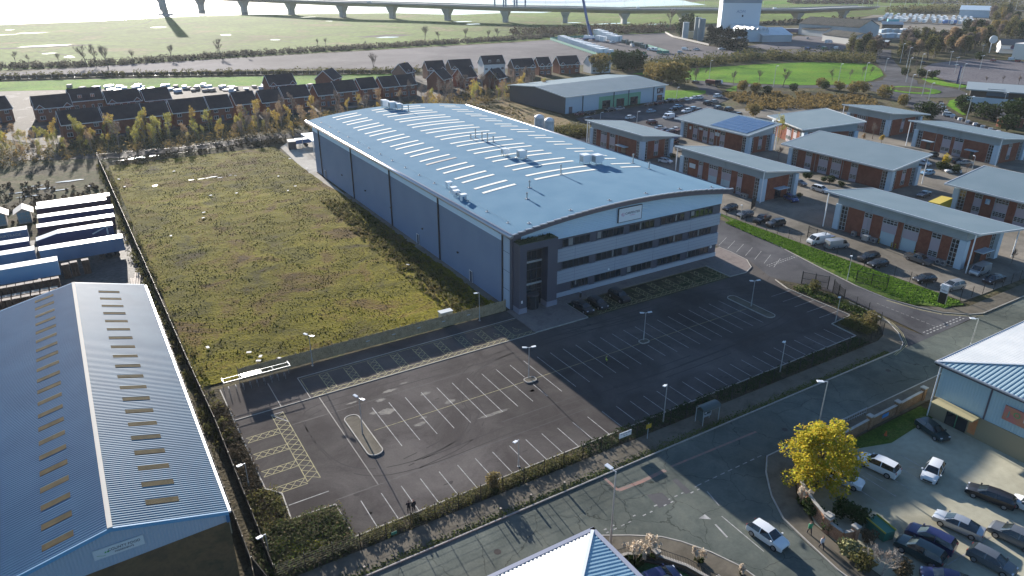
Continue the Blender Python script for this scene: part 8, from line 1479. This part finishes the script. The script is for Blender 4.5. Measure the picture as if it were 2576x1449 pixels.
t = thing('loading_canopy', 'pale loading canopy at the back corner of the factory', 'canopy', (66.5, 220, 0)); mb = MB(); mb.box(-3, 14, 0, 12, 4.3, 4.6); obj('roof', mb, M_wht, t, world=False); mb = MB(); [mb.box(x, x+.2, y, y+.2, 0, 4.5) for x in (-2.9, 3.7, 13.7) for y in (.1, 11.7)]; obj('legs', mb, M_gal, t, world=False)
p = q(1, 2, 560, 1410); t = trailer(67, 234.5, 6, 'blue equipment trailer under the loading canopy', mat('plant_blue', (.04, .1, .25), .5), M_gal, 'x', h=2.4, axles=1); del t['group']
# brick walls by the shops
def wall(name, label, pts, h, m_, piers=True, railing=False, every=1):
    t = thing(name, label, 'wall', (pts[0][0], pts[0][1], 0)); mb = MB(); P = [Vector((p[0], p[1], 0)) for p in pts]
    for a, b in zip(P, P[1:]): mb.bar(a+Vector((0, 0, h/2)), b+Vector((0, 0, h/2)), .26, h)
    obj('brickwork', mb, m_, t)
    mb = MB(); [mb.bar(a+Vector((0, 0, h+.04)), b+Vector((0, 0, h+.04)), .34, .08) for a, b in zip(P, P[1:])]; obj('coping', mb, M_kerb, t)
    if piers:
        for p in P[::every]: mb = MB(); mb.box(p.x-.3, p.x+.3, p.y-.3, p.y+.3, 0, h+.45); pi = obj('pier', mb, m_, t); mb = MB(); mb.box(p.x-.38, p.x+.38, p.y-.38, p.y+.38, h+.45, h+.58); obj('pier_cap', mb, M_kerb, pi)
    if railing:
        mb = MB()
        for a, b in zip(P, P[1:]): n = int((b-a).length/.16); mb.bar(a+Vector((0, 0, h+.9)), b+Vector((0, 0, h+.9)), .04); [mb.bar(a.lerp(b, k/n)+Vector((0, 0, h)), a.lerp(b, k/n)+Vector((0, 0, h+.95)), .02) for k in range(n)]
        obj('railing', mb, M_blk, t)
    return t
M_bsh = gmat('wall_brick_tan', [(.19, .12, .075), (.25, .16, .1)], .8, 8, rough=.85)
W1 = wall('brick_wall', 'tan brick wall with capped piers and blue signs along the shop car park', [(91.5, 41.9), (85.3, 41.7), (79.2, 41.6), (73.2, 41.4), (67.5, 41.1)], 1.5, M_bsh)
for x in (82.2, 76.1): mb = MB(); mb.box(x-.6, x+.6, 41.75, 41.8, .7, 1.2); 
for x in (82.4, 76.2): mb = MB(); mb.box(x-.65, x+.65, 41.42, 41.49, .75, 1.25); obj('blue_sign', mb, mat('blue_wall_sign', (.03, .2, .5), .5), W1)
wall('corner_brick_wall', 'red brick wall in two steps under the yellow maple', [(64.2, 40.4), (61.2, 37.8), (59.7, 35), (58.8, 32.6)], 1.7, gmat('salmon_brick', [(.26, .14, .09), (.32, .19, .12)], .8, 8), every=3)
wall('end_brick_wall', 'short salmon brick wall end with a low capped pillar', [(58.7, 32.5), (58.6, 30.6), (59.9, 30.2)], 1.5, gmat('salmon_brick2', [(.26, .14, .09), (.32, .19, .12)], .8, 8), every=2)
wall('railed_wall', 'low wall with dark railings round the lawn behind the corner shop', [(34.8, 41.3), (38.6, 40.6), (41, 39), (42.6, 36.4), (43.6, 33.2), (44.3, 29)], .5, M_bsh, railing=True, every=2)
t = thing('kerb_railing', 'galvanised guard rail at the road edge by the brick piers', 'railing', (78, 43.9, 0)); mb = MB()
for z in (.35, 1.0): mb.bar((76.5, 43.8, z), (82, 43.8, z), .04)
for k in range(12): mb.bar((76.5+k*.5, 43.8, .05), (76.5+k*.5, 43.8, 1.0), .03)
obj('rails', mb, M_gal, t)
t = thing('waste_skip', 'green and yellow skip edge behind the dark hedge of the shop car park', 'skip', tuple(q(4, 4, 1110, 1020))); mb = MB(); mb.box(-1.2, 1.2, -.7, .7, .1, 1.2); obj('body', mb, mat('skip_green', (.03, .14, .1), .6), t, world=False); mb = MB(); mb.box(-1.25, 1.25, -.75, -.65, 1.2, 1.35); mb.box(-1.25, 1.25, .65, .75, 1.2, 1.35); obj('rim', mb, mat('skip_yellow', (.35, .3, .03), .6), t, world=False); t.rotation_euler.z = R(80)
for x, y, l in [(2045, 20, 'left'), (2065, 35, 'right')][:1]: t = thing('yellow_barrel', 'yellow bollard bin at the foot of the play centre wall', 'bin', tuple(q(4, 4, x, y))); mb = MB(); mb.tube([(0, 0, 0), (0, 0, .9)], .35, 12); obj('body', mb, PT['yellow'], t, world=False)
p = q(4, 4, 1178, 40); t = thing('traffic_cone', 'orange and white traffic cone behind the brick wall', 'traffic cone', tuple(p)); mb = MB(); mb.tube([(0, 0, .04), (0, 0, .7)], [.2, .04], 10); obj('cone', mb, mat('cone_orange', (.5, .1, .02), .6), t, world=False); mb = MB(); mb.box(-.25, .25, -.25, .25, 0, .05); obj('base', mb, M_blk, t, world=False)
pb = MB(); 
for i in range(22): p = q(1, 4, 1735+min(i, 8)*10+max(i-8, 0)*38, 1040+i*13+min(i, 8)*3); t = thing('road_barrier', 'white and black barrier block along the curved road', 'barrier', (p.x, p.y, 0), R(-60 if i < 8 else -25), 'barrier blocks along the curved road'); m0 = MB(); m0.box(-.8, .8, -.25, .25, 0, .9); obj('block', m0, M_wht if i % 2 else M_trim, t, world=False)
t = thing('entrance_bin', 'black cylindrical ash bin by the black saloon', 'bin', tuple(q(3, 3, 688, 100))); mb = MB(); mb.tube([(0, 0, .1), (0, 0, 1.0)], .2, 10); obj('body', mb, M_blk, t, world=False); mb = MB(); mb.tube([(0, 0, 1.0), (0, 0, 1.06)], .23, 10); obj('lid', mb, M_gal, t, world=False)
t = thing('scaffold', 'yellow site scaffold frame before the bright roofed house', 'scaffold', tuple(q(1, 2, 1510, 760))); mb = MB()
for a in ((-3, 0), (3, 0), (0, 2)): mb.bar((a[0], a[1], 0), (0, 1, 7), .3)
obj('frame', mb, PT['yellow'], t, world=False)
for i in range(70):
    x = rnd.uniform(700, 2560) if i < 50 else rnd.uniform(0, 700); c = 1 if i < 50 else 2; p = q(1, c, x, 890+rnd.uniform(-15, 45) if c == 1 else 880+rnd.uniform(-10, 30)); t = thing('building_materials', 'pallet of pale building materials on the muddy site behind the houses', 'building materials', (p.x, p.y, 0), R(rnd.uniform(0, 90)), 'building materials on the site'); m0 = MB(); m0.box(-1.6, 1.6, -1, 1, .2, rnd.uniform(.5, 1.8)); obj('load', m0, rnd.choice((M_wrap, M_palt, M_cw, M_ubl)), t, world=False); m0 = MB(); m0.box(-1.5, 1.5, -.9, .9, 0, .2); obj('pallet', m0, M_pal, t, world=False)
# ---------- people ----------
M_skin = mat('skin', (.42, .26, .19), .6); M_hair = mat('dark_hair', (.04, .03, .025), .8); M_hairp = mat('thinning_hair', (.35, .22, .16), .8)
def person(label, loc, rz, coat, trousers, hairm, pose='stand', h=1.78, vest=None, headr=None):
    k = h/1.78; V_ = []; E_ = []; R_ = []
    def v(p, r, par=None): V_.append((p[0]*k, p[1]*k, p[2]*k)); R_.append(r*k); (E_.append((par, len(V_)-1)) if par is not None else None); return len(V_)-1
    st = .22 if pose == 'walk' else .02
    pel = v((0, 0, .98), .13); ch = v((0, .01, 1.2), .125, pel); c2 = v((0, 0, 1.38), .14, ch); nk = v((0, .005, 1.52), .055, c2); hd = v((0, -.015, 1.62), .085, nk); tp = v((0, -.01, 1.71), .075, hd)
    for s in (-1, 1):
        f = s*st; hp = v((s*.1, 0, .9), .095, pel); kn = v((s*.11, -f*.6, .5), .062, hp); an = v((s*.11, -f+(.05 if f < 0 else 0), .1), .042, kn); v((s*.12, -f-.15, .04), .035, an)
        sh = v((s*.17, 0, 1.42), .065, c2)
        if pose == 'fold': el = v((s*.24, -.08, 1.17), .045, sh); wr = v((s*.06, -.24, 1.2), .034, el); hd_ = (Vector((-s*.5, -.2, .1)))
        elif pose == 'work': el = v((s*.24, -.1, 1.16), .045, sh); wr = v((s*.16, -.3, 1.12), .034, el); hd_ = Vector((0, -1, -.1))
        else: el = v((s*.25, .02+f*.35, 1.13), .045, sh); wr = v((s*.25, -.06+f*.7, .88), .034, el); hd_ = Vector((0, -.15, -1))
        w0 = Vector(V_[wr])/k; hd_.normalize(); pm = v(w0+hd_*.06, .03, wr); side = hd_.cross(Vector((1, 0, .2))).normalized()
        for j, ln in enumerate((.07, .085, .08, .06)): a = v(w0+hd_*.1+side*(j-1.5)*.02, .009, pm); v(w0+hd_*(.1+ln)+side*(j-1.5)*.022+Vector((-s*.015, 0, 0)), .008, a)
        a = v(w0+hd_*.05+side*.04, .01, pm); v(w0+hd_*.08+side*.065, .009, a)
    me = bpy.data.meshes.new('body'); me.from_pydata(V_, E_, []); o = bpy.data.objects.new('tmp', me); COL.objects.link(o); md = o.modifiers.new('s', 'SKIN'); 
    for i, r in enumerate(R_): me.skin_vertices[0].data[i].radius = (r, r*.85 if r > .1 else r)
    me.skin_vertices[0].data[0].use_root = True; sb = o.modifiers.new('b', 'SUBSURF'); sb.levels = 1; bpy.context.view_layer.update()
    m2 = bpy.data.meshes.new_from_object(o.evaluated_get(bpy.context.evaluated_depsgraph_get())); bpy.data.objects.remove(o); m2.name = 'body'
    for p in m2.polygons: p.use_smooth = True
    m2.materials.clear(); m2.materials.append(M_skin)
    t = thing('person', label, 'person', (loc[0], loc[1], .02), R(rz)); b = bpy.data.objects.new('body', m2); COL.objects.link(b); b.parent = t
    def shell(name, z0, z1, m_, infl, armmin=None):
        bm = bmesh.new(); bm.from_mesh(m2); bm.normal_update(); kill = []
        for f in bm.faces:
            c = f.calc_center_median()/k; arm = abs(c.x) > .165 or (pose in ('fold', 'work') and c.y < -.14 and c.z > 1); ok = z0 < c.z < z1
            if name == 'trousers' and (arm and c.z > .78): ok = False
            if name in ('coat', 'vest') and c.z > 1.47: ok = False
            if name == 'coat' and pose == 'fold' and c.y < -.2 and abs(c.x) < .1: ok = False
            if name == 'coat' and pose == 'stand' and arm and c.z < .93: ok = False
            if name == 'coat' and pose == 'walk' and arm and c.z < .95: ok = False
            if name == 'vest' and arm: ok = False
            if not ok: kill.append(f)
        bmesh.ops.delete(bm, geom=kill, context='FACES')
        for w in bm.verts: w.co += w.normal*infl
        mm = bpy.data.meshes.new(name); bm.to_mesh(mm); bm.free(); mm.materials.append(m_)
        for p in mm.polygons: p.use_smooth = True
        oo = bpy.data.objects.new(name, mm); COL.objects.link(oo); oo.parent = t
    shell('coat', .8 if pose != 'walk' else .95, 1.5, coat, .018); shell('trousers', .09, .97, trousers, .01); shell('shoes', -.1, .09, M_blk, .008)
    if vest: shell('vest', .93, 1.46, vest, .03)
    mb = MB(); lump(mb, (0, .02*k, 1.69*k), .085*k, .1*k, .07*k, 160, .05, .2); hm = obj('hair', mb, hairm, t, world=False)
    mb = MB(); [mb.box(s*.03*k-.012, s*.03*k+.012, -.105*k, -.095*k, 1.625*k, 1.64*k) for s in (-1, 1)]; obj('eyes', mb, M_blk, t, world=False); mb = MB(); mb.prism([(-.012, -.125*k), (.012, -.125*k), (.012, -.08*k), (-.012, -.08*k)], 1.585*k, 1.62*k); obj('nose', mb, M_skin, t, world=False)
    mb = MB(); mb.box(-.025, .025, -.1*k, -.092*k, 1.555*k, 1.565*k); obj('mouth', mb, mat('lips', (.25, .1, .08), .6) if 'lips' not in bpy.data.materials else bpy.data.materials['lips'], t, world=False); return t
M_c1 = mat('black_jacket', (.012, .012, .018), .8); M_c2 = mat('charcoal_coat', (.018, .022, .026), .8); M_t1 = mat('dark_trousers', (.02, .02, .028), .8)
person('person in short black jacket with folded arms, left of the pair by the road fence', (22.7, 57.75), 175, M_c1, M_t1, M_hair, 'fold', 1.8); person('person with thinning hair in charcoal coat, right of the pair by the road fence', (23.2, 57.6), 185, M_c2, M_t1, M_hairp, 'stand', 1.83)
person('person in yellow high visibility vest standing in the shaded car park', (60.6, 71.6), 60, mat('dark_sleeves', (.02, .03, .03), .8), M_t1, M_hair, 'work', 1.8, vest=mat('hi_vis_yellow', (.42, .5, .06), .6))
person('person in green jacket walking on the pavement beside the maple', (56.9, 33.2), 155, mat('green_jacket', (.03, .25, .12), .7), M_t1, M_hairp, 'walk', 1.75); person('person in pale shirt and dark trousers walking down the pavement', (56.2, 31.2), -20, mat('pale_shirt', (.5, .48, .5), .7), M_t1, M_hairp, 'walk', 1.72)
p = q(1, 3, 1522, 1012); person('person in black standing at the corner of the retail warehouse', (p.x, p.y), 0, M_c1, M_t1, M_hair, 'stand', 1.8)
# ---------- haze ----------
mb = MB(); mb.box(-5900, 6900, -390, 8900, -1.2, 114); hz_ = obj('haze', mb, []); tag(hz_, 'thin pale haze lying over the whole estuary and town', 'haze', None, 'stuff')
hm = bpy.data.materials.new('haze_air'); hm.use_nodes = True; n = hm.node_tree; n.nodes.remove(n.nodes['Principled BSDF']); v_ = n.nodes.new('ShaderNodeVolumePrincipled'); v_.inputs['Color'].default_value = (.82, .9, 1, 1); v_.inputs['Density'].default_value = .00005; v_.inputs['Anisotropy'].default_value = .3; n.links.new(v_.outputs[0], n.nodes['Material Output'].inputs['Volume']); hz_.data.materials.append(hm)
